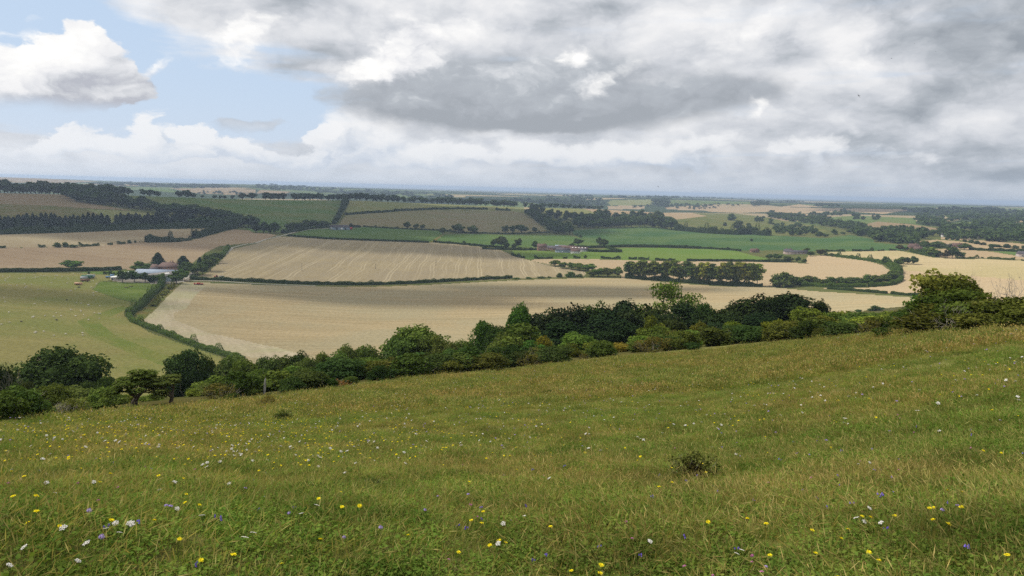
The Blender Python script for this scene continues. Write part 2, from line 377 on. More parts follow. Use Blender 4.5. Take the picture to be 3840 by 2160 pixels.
fld('rough_hill', 'olive brown rough grass slope above the conifers', r1((-800, 330), (0, 338), (500, 354), (880, 385), (1050, 470), (1050, 560), (0, 600), (-800, 600)), 1200, 2600, m_oliveL)
fld('hill_grass', 'light green wedge of grass above the conifers', r1((880, 385), (1330, 408), (1760, 460), (1800, 520), (1200, 600), (1050, 560), (1050, 470)), 1200, 2600, m_ygreen)
fld('deep_green_crop', 'deep green rolling field below the central wood', r3((600, 600), (1350, 560), (1650, 598), (2000, 635), (2576, 650)) + r4((580, 680), (820, 648), (1060, 690), (1060, 720), (1300, 745), (1720, 775), (1300, 803), (1000, 808), (570, 812), (0, 800)) + r3((2200, 803), (1900, 787), (1500, 772), (980, 768), (880, 740), (700, 690), (620, 640)), 1200, 2600, m_deepg)
fld('bright_ley', 'bright green field lit by the sun below the hamlet', r3((0, 805), (270, 800), (500, 830), (740, 815), (960, 780), (1500, 776), (1900, 790), (2250, 805), (2450, 860), (2576, 885)) + r4((240, 916), (0, 918)) + r3((1760, 908), (1400, 902), (700, 887), (230, 887), (130, 887), (0, 842)), 900, 1700, m_bright)
fld('wheat_field', 'pinkish tan wheat field behind the tall tree row', r3((190, 905), (230, 889), (700, 889), (1400, 905), (1760, 912), (2576, 920)) + r4((240, 925), (380, 935), (400, 850), (570, 855), (1000, 910), (1150, 950), (1245, 1020), (1220, 1080), (1000, 1130), (300, 1150), (0, 1165)) + r3((2500, 1165), (1100, 1085), (1100, 1050), (850, 1005), (380, 945)), 800, 1600, m_tan)
fld('cut_wheat_field', 'pale cream cut field on the right of the curving hedge', r4((570, 822), (1000, 810), (1300, 803), (1450, 830), (1650, 872), (1850, 887), (2200, 890), (2576, 905), (3400, 940), (3400, 1140), (2576, 1105), (1700, 1035), (1310, 1000), (1290, 960), (1230, 945), (1000, 890), (650, 850)), 700, 1600, m_tan2)
fld('wheat_field', 'tan wheat field right of the curving hedge behind the hawthorn', r4((1310, 998), (1700, 1033), (2576, 1103), (3400, 1140), (3400, 1400), (2280, 1320), (1540, 1262), (1200, 1230), (800, 1195), (560, 1185), (1000, 1178), (1250, 1155), (1345, 1090), (1330, 1040)), 500, 1400, m_tan)
fld('wheat_field', 'narrow tan field behind the brick house garden', r4((1680, 790), (1780, 788), (2000, 798), (2250, 815), (2576, 868), (3400, 920), (3400, 925), (2576, 898), (2100, 882), (1900, 884), (1850, 887), (1700, 870)), 1000, 2000, m_tan3)
fld('wheat_field', 'tan field beyond the green trees near the right edge', r4((1480, 712), (1700, 695), (1900, 708), (2250, 758), (2576, 797), (3400, 850), (3400, 860), (2576, 806), (2050, 797), (1650, 772)), 1200, 2300, m_tan3)
fld('wheat_field', 'far tan field above the line of round bushes', r4((1740, 668), (1950, 680), (2576, 738), (3400, 800), (3400, 840), (2576, 792), (2250, 752), (1950, 700), (1740, 690)), 1300, 2600, m_tan3)
fld('green_crop', 'small green wedge near the right edge', r4((2270, 814), (2576, 810), (3400, 850), (3400, 890), (2576, 862)), 1000, 2000, m_green)
fld('down_grass', 'olive grassy down dotted with dark bushes', r3((1660, 490), (1840, 470), (1960, 458), (1700, 408), (2100, 415), (2576, 470)) + r4((130, 500), (400, 540), (590, 600), (560, 640), (0, 655)) + r3((2576, 650), (1700, 600)), 1400, 3300, m_oliveR)
fld('hill_crop', 'brown field on the crest behind the central wood', r3((720, 380), (1300, 388), (1700, 405), (1955, 455), (1830, 472), (1655, 492), (1600, 460), (1000, 450), (850, 430)), 1600, 3300, m_tan3)
fld('hill_grass', 'pale grass on the crest above the central wood', r3((240, 365), (700, 380), (850, 430), (600, 500), (300, 420)), 1600, 3300, m_ygreen)
fld('vale_pasture', 'green pasture in the vale between dark woods', r4((560, 470), (850, 455), (960, 455), (1490, 478), (1490, 535), (1100, 520), (950, 535), (850, 520), (620, 505)), 1800, 6000, m_pasthill)
fld('vale_crop', 'brown sloping field above the village trees', r4((950, 545), (1100, 512), (1450, 540), (1770, 590), (1580, 612), (1340, 600), (1000, 575)), 1800, 6000, m_brownL)
fld('vale_pasture', 'small green field in the dark wood on the right', kz((1020, 640), (1400, 600), (1560, 605), (1600, 680), (1200, 745), (980, 725)), 1800, 6000, m_pasthill)
fld('vale_pasture', 'light green slope inside the right hand woods', kz((950, 465), (1300, 510), (1330, 545), (1120, 560), (1000, 500)), 1800, 9000, m_ygreen)
fld('vale_crop', 'pinkish strip of field near the right edge woods', kz((2080, 580), (2576, 550), (3000, 540), (3000, 600), (2576, 605), (2100, 625)), 1800, 9000, m_tan3)
fld('vale_crop', 'olive field near the right edge among woods', kz((2340, 650), (2576, 640), (3000, 640), (3000, 730), (2576, 735), (2370, 738)), 1800, 9000, m_ygreen)
fld('vale_pasture', 'hazy green field high on the right horizon', kz((1900, 345), (2576, 330), (3000, 330), (3000, 400), (2576, 405), (2100, 385)), 1800, 15000, m_pasthill)
fld('far_crop', 'far tan field on the right hill', r4((0, 368), (750, 378), (760, 412), (350, 432), (0, 412)), 2500, 12000, m_tan3)
fld('far_crop', 'far tan strip right of the hill gap', r4((770, 380), (1320, 388), (1500, 396), (1300, 412), (1170, 436), (820, 412)), 2500, 12000, m_tan3)
fld('far_crop', 'far tan patch below the right hill', r4((90, 435), (510, 433), (300, 468), (90, 458)), 2000, 12000, m_tan3)
fld('far_crop', 'thin far tan field near the hilltop wood', r4((100, 366), (320, 338), (560, 366)), 3000, 12000, m_tan3)
fld('far_grass', 'hazy olive grass hill in the far distance', r3((940, 300), (1600, 285), (1600, 340), (1000, 352)), 2700, 12000, m_ygreen)
fld('far_grass', 'hazy green far field with hedge lines', r3((1600, 296), (2400, 306), (2400, 338), (1600, 338)), 2700, 12000, m_pasthill)
fld('far_crop', 'far pinkish field left of the hazy wood', r3((960, 352), (1330, 356), (1330, 385), (970, 390)), 2700, 12000, m_tan3)
fld('far_crop', 'far pale striped field in the hazy hills', r3((1540, 365), (1900, 350), (2170, 358), (2100, 395), (1900, 402), (1560, 390)), 2700, 12000, m_tan3)
fld('far_crop', 'far tan field under the hazy right hill', r3((1900, 395), (2300, 368), (2576, 368), (2576, 415), (2300, 425), (2000, 415)), 2500, 12000, m_tan3)
fld('far_ley', 'far yellow green sunlit field above the left skyline', r1((1460, 166), (1780, 203), (1760, 222), (1480, 195)), 2700, 12000, m_bright)
fld('far_crop', 'far pinkish tan field behind the skyline trees', r1((1700, 176), (2400, 182), (2576, 190), (2576, 250), (2000, 230)), 2700, 12000, m_tan3)
fld('far_crop', 'thin far tan field right of the far wood', r2((40, 193), (350, 212), (300, 230), (0, 230)), 2700, 12000, m_tan3)
fld('far_hill_crop', 'faint pink field on the far left hill', r1((-400, 40), (0, 58), (1000, 108), (600, 125), (0, 118), (-400, 110)), 4000, 15000, m_tan3)
fld('far_crop', 'tiny far tan patch beyond the skyline trees', r2((1950, 252), (2110, 256), (2110, 268), (1980, 266)), 2700, 12000, m_tan2)

def inpoly(poly, x, y):
    c = np.zeros(len(x), bool); j = len(poly) - 1
    for i in range(len(poly)):
        xi, yi = poly[i]; xj, yj = poly[j]
        if yi != yj:
            cr = ((yi > y) != (yj > y)) & (x < (xj - xi) * (y - yi) / (yj - yi) + xi)
            c ^= cr
        j = i
    return c

# land grid: fine where the photograph looks, coarse elsewhere
fine = np.arange(-R(41), R(41) + 1e-9, R(.068))
outer = np.linspace(R(41), math.pi, 50)[1:]
AZ = np.concatenate([-outer[::-1], fine, outer[:-1]])          # first equals -pi, ring closes
LD = np.concatenate([np.arange(math.log(.4), math.log(300), .035), np.arange(math.log(300), math.log(3000), .0085), np.arange(math.log(3000), math.log(58000), .016)])
na, nr = len(AZ), len(LD)
A2, L2 = np.meshgrid(AZ, LD, indexing='ij')
X = np.exp(L2) * np.sin(A2); Y = np.exp(L2) * np.cos(A2)
Z = ground(X, Y)
GV = np.concatenate([np.stack([X, Y, Z], -1).reshape(-1, 3), [[0, 0, float(ground(0.0, .01))]]])
ii, jj = np.meshgrid(np.arange(na), np.arange(nr - 1), indexing='ij'); i2 = (ii + 1) % na
GQ = np.stack([ii * nr + jj, ii * nr + jj + 1, i2 * nr + jj + 1, i2 * nr + jj], -1).reshape(-1, 4)
GC = GV[GQ].mean(1)
pu, pv, pz = project(GC)
GD = np.hypot(GC[:, 0], GC[:, 1])
gaz = np.arctan2(GC[:, 0], GC[:, 1])
FID = np.full(len(GQ), -1)
edgeD = np.exp(np.interp(gaz, AZG, _kl[3])); footD = np.exp(np.interp(gaz, AZG, _kl[5]))
FID[GD < edgeD * 1.03] = -2                                     # meadow
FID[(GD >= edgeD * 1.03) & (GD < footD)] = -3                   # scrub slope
FID[GD > 2300] = -4                                             # far country
front = (pz > 0) & (np.abs(gaz) < R(60))
for k, (nm, lb, poly, d0, d1, mt_) in enumerate(FIELDS):
    bb = front & (GD > d0) & (GD < d1) & (pu >= poly[:, 0].min()) & (pu <= poly[:, 0].max()) & (pv >= poly[:, 1].min()) & (pv <= poly[:, 1].max())
    idx = np.nonzero(bb)[0]
    if len(idx) == 0: print('empty field', nm, lb); continue
    ins = inpoly(poly, pu[idx], pv[idx])
    FID[idx[ins]] = k

def far_mat():
    m_, nt, out = new_mat('far country'); t = NT(nt); p = t.pos()
    pw = t.vmath('ADD', t.map(p, scale=(1 / 420., 1 / 700., 0)), t.vmath('SCALE', t.noise(t.map(p, scale=(1 / 500., 1 / 500., 0)), 1, 3), scale=1.2))
    vo = t.n('ShaderNodeTexVoronoi'); t.inp(vo.inputs['Vector'], pw); vo.inputs['Scale'].default_value = 1.0
    s_ = t.n('ShaderNodeSeparateColor'); nt.links.new(vo.outputs['Color'], s_.inputs[0])
    fieldc = t.mix(t.math('GREATER_THAN', s_.outputs[1], .55), (.09, .12, .04), (.26, .205, .12))
    wood = t.mix(t.lin(t.noise(t.map(p, scale=(1 / 25., 1 / 25., 0)), 1, 4, .7), .3, .7), (.018, .03, .012), (.05, .07, .026))
    c = t.mix(t.math('GREATER_THAN', s_.outputs[0], .72), wood, fieldc)
    d = t.n('ShaderNodeBsdfDiffuse'); t.inp(d.inputs[0], c); nt.links.new(d.outputs[0], out.inputs[0]); return m_
m_meadowg = field_mat('meadow soil and thatch', (.15, .15, .045), (.10, .115, .028), (.17, .145, .06), ang=20, across=.5, along=1.5, streak=1, mott=.7, mscale=3.)
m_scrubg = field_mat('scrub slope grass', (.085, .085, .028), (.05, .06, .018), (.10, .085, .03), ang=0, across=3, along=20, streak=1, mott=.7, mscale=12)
m_default = field_mat('field margin grass', (.10, .12, .035), (.075, .095, .028), (.13, .12, .045), ang=5, across=6, along=60, streak=.9, mott=.7, mscale=40)

def land(name, label, ids, mat):
    f = GQ[ids]; u_, inv = np.unique(f, return_inverse=True)
    o = obj(name, mesh(name, GV[u_], inv.reshape(f.shape), mat, True))
    return tag(o, label, None, None, 'structure')
land('ground', 'rough grass margins between fields and under hedges', np.nonzero(FID == -1)[0], m_default)
o = land('meadow_ground', 'sloping downland meadow falling away from the viewer', np.nonzero(FID == -2)[0], m_meadowg)
land('scrub_slope', 'steep grassy slope under the scrub and yews', np.nonzero(FID == -3)[0], m_scrubg)
land('distant_terrain', 'hazy distant plain of woods and fields reaching the horizon', np.nonzero(FID == -4)[0], far_mat())
for k, (nm, lb, poly, d0, d1, mt_) in enumerate(FIELDS):
    ids = np.nonzero(FID == k)[0]
    if len(ids): land(nm, lb, ids, mt_)
# cap under the viewer's feet
ci = len(GV) - 1
tri = np.stack([np.full(na, 0), np.arange(na) + 1, (np.arange(na) + 1) % na + 1], 1)
capV = np.concatenate([GV[ci:ci + 1], GV[np.arange(na) * nr]])
tag(obj('ground_underfoot', mesh('ground_underfoot', capV, tri, m_meadowg, True)), 'patch of meadow ground at the viewpoint', None, None, 'structure')

def ribbon(name, label, path, width, mat, lift=.05, kind='structure'):
    """a path laid on the land along traced pixels"""
    P = np.array([cast(*p) for p in path])
    t_ = np.concatenate([[0], np.cumsum(np.linalg.norm(np.diff(P[:, :2], axis=0), axis=1))])
    s_ = np.linspace(0, t_[-1], max(3, int(t_[-1] / 6)))
    x = np.interp(s_, t_, P[:, 0]); y = np.interp(s_, t_, P[:, 1])
    T = np.stack([np.gradient(x), np.gradient(y)], 1); T /= np.linalg.norm(T, axis=1)[:, None]; N = np.stack([-T[:, 1], T[:, 0]], 1)
    L_ = np.stack([x, y], 1) + N * width / 2; R_ = np.stack([x, y], 1) - N * width / 2
    V = np.concatenate([np.c_[L_, ground(L_[:, 0], L_[:, 1]) + lift], np.c_[R_, ground(R_[:, 0], R_[:, 1]) + lift]])
    n = len(x); i = np.arange(n - 1)
    return tag(obj(name, mesh(name, V, np.stack([i, i + n, i + n + 1, i + 1], 1), mat, True)), label, None, None, kind)
ribbon('track', 'white chalk track climbing past the striped field', r1((2260, 850), (2340, 775), (2450, 745), (2576, 728)) + r2((100, 690), (260, 655), (420, 610), (560, 590), (760, 580)), 3.6, m_track, .12)
ribbon('track', 'white lane running along the hedge from the farm', r1((1780, 1125), (1900, 1108), (2200, 1112), (2576, 1138)) + r2((300, 1150), (600, 1160)), 3.4, m_track, .12)
ribbon('path', 'pale farm track winding behind the farm trees', r1((1820, 1110), (1910, 1045), (1980, 1010)), 5, m_track, .12)
ribbon('path', 'brown earth strip below the long valley hedge', r2((600, 1162), (1150, 1166), (1700, 1146), (2576, 1098)) + r3((760, 1075)), 4, m_verge, .1)
# ---------------------------------------------------------------- foliage generators
def _unit(v): return v / (np.linalg.norm(v, axis=-1, keepdims=True) + 1e-12)

def leaf_quads(P, N, size, rg, aspect=1.5, droop=None):
    """diamond shaped leaf clumps at P facing N"""
    n = len(P)
    a = _unit(np.cross(N, rg.normal(size=(n, 3))))
    if droop is not None:                                  # long axis points this way
        a = _unit(droop - N * (droop * N).sum(1)[:, None])
    b = np.cross(N, a)
    L = (size * aspect * .5)[:, None]; W = (size * .5)[:, None]
    V = np.stack([P - a * L, P + b * W - a * L * .1, P + a * L, P - b * W - a * L * .1], 1).reshape(-1, 3)
    return V, np.arange(4 * n).reshape(n, 4)

_ico = None
def ico(sub=2):
    import bmesh
    bm = bmesh.new(); bmesh.ops.create_icosphere(bm, subdivisions=sub, radius=1.0)
    V = np.array([v.co[:] for v in bm.verts]); F = np.array([[v.index for v in f.verts] for f in bm.faces]); bm.free()
    return V, F
ICO1, ICO2 = ico(1), ico(2)

def lobed(rg, C, Rd, n, size, kind='round', jit=.55, core=.72, aspect=1.5, ground_cut=None, fill=.25):
    """leaves over a set of lobes (centres C, radii Rd) with an inner mass; returns V, F(list), tint"""
    wgt = (Rd.prod(1)) ** (2 / 3.); which = rg.choice(len(C), n, p=wgt / wgt.sum())
    d = _unit(rg.normal(size=(n, 3))); d[:, 2] = np.where(rg.random(n) < .45, np.abs(d[:, 2]), d[:, 2])
    r = np.where(rg.random(n) < fill, rg.uniform(.45, .95, n), rg.uniform(.88, 1.12, n))
    ph = rg.uniform(0, 6.28, (len(C), 3))
    lump = 1 + .13 * np.sin(d[:, 0] * 5 + ph[which, 0]) * np.sin(d[:, 1] * 5 + ph[which, 1]) + .1 * np.sin(d[:, 2] * 9 + ph[which, 2])
    P = C[which] + d * Rd[which] * (r * lump)[:, None]
    keep = np.ones(n, bool)
    for k in range(len(C)):                                # drop leaves buried in other lobes
        e = np.linalg.norm((P - C[k]) / Rd[k], axis=1)
        keep &= ~((e < .62) & (which != k))
    if ground_cut is not None: keep &= P[:, 2] > ground_cut
    P, d, which = P[keep], d[keep], which[keep]; n = len(P)
    N = _unit(d / Rd[which] * Rd[which].mean(1)[:, None] + rg.normal(size=(n, 3)) * jit)
    droop = None
    if kind == 'spray':
        droop = _unit(d * np.array([1, 1, .2]) + np.array([0, 0, -.55]) + rg.normal(size=(n, 3)) * .3)
        N = _unit(np.cross(np.cross(droop, N), droop) + np.array([0, 0, .6]))
    if kind == 'up':
        droop = _unit(d * .5 + np.array([0, 0, .8]) + rg.normal(size=(n, 3)) * .4)
    sz = size * rg.uniform(.65, 1.35, n)
    V, Q = leaf_quads(P, N, sz, rg, aspect, droop)
    tint = np.clip(rg.normal(.45, .22, n) + .25 * np.sin(ph[which, 0]) , 0, 1)
    Fs = [Q]; Vs = [V]; T = [tint]; off = len(V)
    if core:
        iv, fi = ICO1
        for k in range(len(C)):
            vv = iv * (Rd[k] * core) * (1 + .12 * rg.normal(size=(len(iv), 1))) + C[k]
            if ground_cut is not None: vv[:, 2] = np.maximum(vv[:, 2], ground_cut - .02)
            Vs.append(vv); T.append(np.full(len(fi), .2))
            Fs.append(('t', fi + off)); off += len(vv)
        tris = np.concatenate([f[1] for f in Fs[1:]]); Fs = [Q, tris]
    return np.concatenate(Vs), Fs, np.concatenate(T)

def lobes_ellipsoid(rg, n, c, r, lr, zmin=None, shell=.55):
    C = []
    while len(C) < n:
        d = _unit(rg.normal(size=3)) * rg.uniform(shell, .95)
        p = np.array(c) + d * np.array(r)
        if zmin is not None and p[2] < zmin: continue
        if all(np.linalg.norm(p - q_) > lr * .55 for q_ in C): C.append(p)
        elif rg.random() < .08: C.append(p)
    C = np.array(C); lr_ = lr * rg.uniform(.75, 1.25, (n, 1)) * np.array([1, 1, .85]) * rg.uniform(.85, 1.15, (n, 3))
    return np.concatenate([C, [c]]), np.concatenate([lr_, [np.array(r) * .72]])

def limb_mesh(mb, rg, base, top, r0, tips, n=5):
    """tapered trunk and limbs towards the tips"""
    base, top = np.array(base, float), np.array(top, float)
    s_ = np.linspace(0, 1, 6)[:, None]; wob = rg.normal(size=(6, 3)) * r0 * .35; wob[0] = 0
    P = base + (top - base) * s_ + wob
    mb.tube(P, r0 * np.array([1.25, 1, .9, .78, .62, .4]), n + 2)
    for tp in tips:
        k = rg.integers(2, 5); a = P[k]; tp = np.array(tp); mid = a * .5 + tp * .5 + np.array([0, 0, .06 * np.linalg.norm(tp - a)])
        mb.tube([a, mid, tp], r0 * np.array([.5, .32, .1]), n)

def merge(parts):
    """[(V, [F...], tint, mat_index)] -> mesh data"""
    Vs, Q, Tq, Tr, tq, tt, mq, mt_ = [], [], [], [], [], [], [], []
    off = 0
    Qs, Ts = [], []
    for V, Fs, tint, mi in parts:
        p = 0
        for f in Fs:
            tn = tint[p:p + len(f)]; p += len(f)
            (Qs if f.shape[1] == 4 else Ts).append((f + off, tn, np.full(len(f), mi)))
        Vs.append(V); off += len(V)
    F = []; T = []; M = []
    for S in (Qs, Ts):
        if S:
            F.append(np.concatenate([s[0] for s in S])); T.append(np.concatenate([s[1] for s in S])); M.append(np.concatenate([s[2] for s in S]))
    return np.concatenate(Vs), F, np.concatenate(T), np.concatenate(M)

def mbparts(mb, mi=1):
    Fs = [np.concatenate(f) for f in mb.F.values()]
    return (np.concatenate(mb.V), Fs, np.full(sum(len(f) for f in Fs), .4), mi)

BARK = plain('bark', (.085, .068, .05), .95, .3, 3)
BARKPALE = plain('pale dead wood', (.27, .24, .20), .95, .25, 3)
M_OAK = foliage('oak leaves', (.038, .062, .018), (.080, .112, .030))
M_BUSH = foliage('shrub leaves', (.050, .070, .022), (.106, .125, .040), .25)
M_YEW = foliage('yew needles', (.015, .026, .010), (.034, .050, .017), .08)
M_CON = foliage('conifer needles', (.018, .034, .018), (.038, .056, .026), .08)
M_LIGHT = foliage('light leaves', (.085, .115, .035), (.16, .185, .055), .28)

PROTO = {}
def proto(kind, k, fn):
    r_ = fn(np.random.default_rng(100 + 37 * k + sum(map(ord, kind))))
    co = np.concatenate([np.array([v.co[:] for v in m_.vertices]) for m_ in r_ if m_])       # true size, so that plants reach the height asked for
    PROTO.setdefault(kind, []).append((*r_, float(np.percentile(co[:, 2], 99.6)), float(2 * np.percentile(np.abs(co[:, :2]), 98.5))))

# each prototype: unit height (z 0..1) and unit width; (crown mesh, trunk mesh or None)
def p_round(n, size, lr=.17, nl=16, mat=M_OAK, trunk=.16, kind='round', flat=1., clear=.2, jit=.55, merged=False, core=.72):
    def f(rg):
        C, Rd = lobes_ellipsoid(rg, nl, (0, 0, (1 + clear) / 2 + .02), (.36, .36, (1 - clear) / 2 * .78), lr)
        C[:, 2] = np.clip(C[:, 2], clear + .04, .92); Rd[:, 2] *= flat
        V, Fs, T = lobed(rg, C, Rd, n, size, kind, jit, core=core)
        mb = MB(); limb_mesh(mb, rg, (0, 0, -.03), (rg.normal() * .02, rg.normal() * .02, .62), .028, C[rg.choice(len(C) - 1, 6)] * np.array([.8, .8, 1]))
        if merged:
            v, F, t_, mi = merge([(V, Fs, T, 0), mbparts(mb)])
            return mesh('tree', v, F, None, False, {'tint': t_}, [mat, BARK], mi), None
        return mesh('crown', V, Fs, mat, False, {'tint': T}), mesh('trunk', np.concatenate(mb.V), [np.concatenate(x) for x in mb.F.values()], BARK, True)
    return f
def p_bush(n, size, lr=.22, nl=12, mat=M_BUSH, kind='round', jit=.6, twigs=0, wild=0., core=.72):
    def f(rg):
        C, Rd = lobes_ellipsoid(rg, nl, (0, 0, .38), (.38, .38, .46), lr, zmin=.05)
        Rd[-1] = (.36, .36, .42)
        if wild: C[:-1] *= 1 + wild * rg.normal(size=(nl, 1)) * .5; C[:, 2] = np.clip(C[:, 2], .05, .9)
        V, Fs, T = lobed(rg, C, Rd, n, size, kind, jit, ground_cut=-.12, core=core)
        parts = [(V, Fs, T, 0)]
        if twigs:
            mb = MB()
            for _ in range(twigs):
                d = _unit(rg.normal(size=3) * np.array([1, 1, .6]) + np.array([0, 0, .7])); s0 = d * rg.uniform(.2, .35); e = d * rg.uniform(.5, .66) + np.array([0, 0, .3])
                mb.tube([s0, (s0 + e) / 2 + rg.normal(size=3) * .03, e], [.006, .004, .0015], 3)
            parts.append(mbparts(mb))
        v, F, t_, mi = merge(parts)
        return mesh('foliage', v, F, None, False, {'tint': t_}, [mat, BARKPALE], mi), None
    return f
def p_conifer(n, size, mat=M_CON, merged=True):
    def f(rg):
        lv = np.sort(rg.uniform(.08, .98, n)); r = .46 * (1 - lv) ** .8 * (.75 + .35 * np.abs(np.sin(lv * 38 + rg.uniform(0, 6)))) + .02
        th = rg.uniform(0, 6.283, n); rr = r * np.sqrt(rg.uniform(.35, 1.05, n))
        P = np.stack([rr * np.cos(th), rr * np.sin(th), lv - .10 * rr], 1)
        d = _unit(np.stack([np.cos(th), np.sin(th), np.full(n, -.35)], 1) + rg.normal(size=(n, 3)) * .2)
        N = _unit(np.cross(np.cross(d, np.array([0, 0, 1.])), d) + rg.normal(size=(n, 3)) * .35)
        V, Q = leaf_quads(P, N, size * rg.uniform(.6, 1.3, n), rg, 2.0, d)
        mb = MB(); mb.tube([(0, 0, -.03), (0, 0, .95)], [.022, .004], 5)
        cb = MB(); cb.tube([(0, 0, .1), (0, 0, .4), (0, 0, .9)], [.27, .2, .02], 9)
        v, F, t_, mi = merge([(V, [Q], np.clip(rg.normal(.45, .25, n), 0, 1), 0), mbparts(cb, 0), mbparts(mb)])
        return mesh('tree', v, F, None, False, {'tint': t_}, [mat, BARK], mi), None
    return f
def p_tall(n, size):
    """tall beech and maple of a roadside row, layered limbs over bare trunks"""
    def f(rg):
        C = []; Rd = []
        for z in np.linspace(.34, .92, 8):
            for _ in range(3):
                a = rg.uniform(0, 6.28); w_ = .30 * math.sin(math.pi * min(1, max(.2, (1.08 - z) * 1.15)))
                C.append([w_ * math.cos(a), w_ * math.sin(a), z + rg.normal() * .02]); Rd.append([rg.uniform(.14, .22), rg.uniform(.14, .22), rg.uniform(.045, .07)])
        C.append([0, 0, .62]); Rd.append([.2, .2, .28]); C = np.array(C); Rd = np.array(Rd)
        V, Fs, T = lobed(rg, C, Rd, n, size, 'round', .45, core=.7)
        mb = MB(); limb_mesh(mb, rg, (0, 0, -.03), (0, 0, .8), .02, C[rg.choice(len(C), 9)])
        return mesh('crown', V, Fs, M_BUSH, False, {'tint': T}), mesh('trunk', np.concatenate(mb.V), [np.concatenate(x) for x in mb.F.values()], BARK, True)
    return f
def p_open(n, size, mat=M_BUSH, spread=.46, flat=.06, tips=34, lean=.0, droop='round', trunkr=.03, fork=.2, thick=1.):
    """tree with its branches showing: forks from low down, leaf pads at the tips"""
    def f(rg):
        mb = MB(); C = []
        def grow(a, d, L, r, depth):
            e = a + d * L; mid = (a + e) / 2 + rg.normal(size=3) * L * .07
            mb.tube([a, mid, e], [r, r * .82, r * .62], 5 if depth else 7, False)
            if depth == 4 or r < .0022 * thick: C.append(e); return
            if depth >= 3: C.append(e)
            for _ in range(2 if depth else 4):
                nd = _unit(d * .75 + rg.normal(size=3) * np.array([.62, .62, .34]) + np.array([lean * .2, 0, .12]))
                grow(e, nd, L * rg.uniform(.62, .82), r * .62, depth + 1)
        grow(np.array([0, 0, -.03]), _unit(np.array([lean, 0, 1.])), fork, trunkr, 0)
        C = np.array(C)
        V0 = np.concatenate(mb.V)
        hmax, wmax = C[:, 2].max(), np.abs(C[:, :2]).max()
        sc = np.array([spread / wmax, spread / wmax, .93 / hmax]); C = C * sc; mb.V = [v * sc for v in mb.V]
        if len(C) > tips: C = C[rg.choice(len(C), tips, False)]
        Rd = np.stack([rg.uniform(.09, .15, len(C))] * 2 + [rg.uniform(.7, 1.2, len(C)) * flat], 1)
        V, Fs, T = lobed(rg, C, Rd, n, size, droop, .5, core=0, fill=.5)
        return mesh('crown', V, Fs, mat, False, {'tint': T}), mesh('trunk', np.concatenate(mb.V), [np.concatenate(x) for x in mb.F.values()], BARK, True)
    return f
def p_twig(n):
    def f(rg):
        mb = MB()
        def grow(a, d, L, r, depth):
            e = a + d * L; mb.tube([a, (a + e) / 2 + rg.normal(size=3) * L * .08, e], [r, r * .8, r * .6], 4, False)
            if depth == 5: return
            for _ in range(2):
                grow(e, _unit(d * .8 + rg.normal(size=3) * .5 + np.array([0, 0, .1])), L * rg.uniform(.6, .85), r * .66, depth + 1)
        for _ in range(n): grow(np.array([0, 0, 0.]), _unit(rg.normal(size=3) * np.array([.5, .5, .1]) + np.array([0, 0, 1])), .26, .010, 0)
        V = np.concatenate(mb.V); V = V / np.array([1, 1, V[:, 2].max()])
        return mesh('branches', V, [np.concatenate(x) for x in mb.F.values()], BARKPALE, False), None
    return f

for k in range(5): proto('oak_far', k, p_round(230, .15, .19, 11, trunk=.1, clear=.10, merged=True))
for k in range(3): proto('conifer_far', k, p_conifer(260, .14))
for k in range(4): proto('shrub_far', k, p_bush(170, .19, .27, 8, M_OAK))
for k in range(4): proto('oak_mid', k, p_round(900, .085, .16, 15, M_OAK, clear=.12))
for k in range(2): proto('conifer_mid', k, p_conifer(900, .085))
for k in range(4): proto('shrub_mid', k, p_bush(650, .10, .23, 11, M_OAK))
for k in range(5): proto('tall', k, p_tall(1100, .075))
for k in range(4): proto('yew', k, p_bush(6500, .042, .20, 17, M_YEW, 'spray', .5))
for k in range(4): proto('broad', k, p_bush(6500, .038, .20, 18, M_BUSH, 'round', .65, 6))
for k in range(3): proto('bigtree', k, p_bush(8500, .030, .19, 22, M_OAK, 'round', .7, 3, .12))
for k in range(3): proto('low', k, p_bush(3800, .055, .22, 14, M_BUSH, 'up', .7, 14, .3))
for k in range(3): proto('airy', k, p_bush(3600, .046, .20, 14, M_LIGHT, 'up', .8, 16, .35, core=.6))
for k in range(2): proto('openyew', k, p_open(5200, .034, M_BUSH, .5, .05, 60, 0., 'spray', .05, .22))
for k in range(1): proto('ash', k, p_open(4600, .024, M_BUSH, .47, .075, 70, 0., 'round', .026, .26))
for k in range(2): proto('twig', k, p_twig(5))
for k in range(2): proto('dry', k, p_bush(900, .05, .2, 10, M_LIGHT, 'up', .9, 40, .4, core=0))

def plant(name, label, cat, kind, P, H, W, tint=(1, 1, 1), group=None, rz=None, pick=None, WY=None):
    rg_ = rng
    pr = PROTO[kind]; k = int(rg_.integers(len(pr))) if pick is None else pick % len(pr)
    cm, tm, ht_, wd_ = pr[k]
    H, W = H / ht_, W / wd_
    if WY: WY = WY / wd_
    rz = rg_.uniform(0, 6.283) if rz is None else rz
    tint = tuple(float(np.clip(c * rg_.uniform(.9, 1.1), 0, 4)) for c in tint) + (1,)
    if tm is None:
        o = obj(name, cm); o.color = tint
    else:
        o = empty(name, (0, 0, 0)); c = obj('crown', cm, o); c.color = tint; t_ = obj('trunk', tm, o)
    o.location = P; o.rotation_euler = (0, 0, rz); o.scale = (W, WY or W, H)
    return tag(o, label, cat, group)

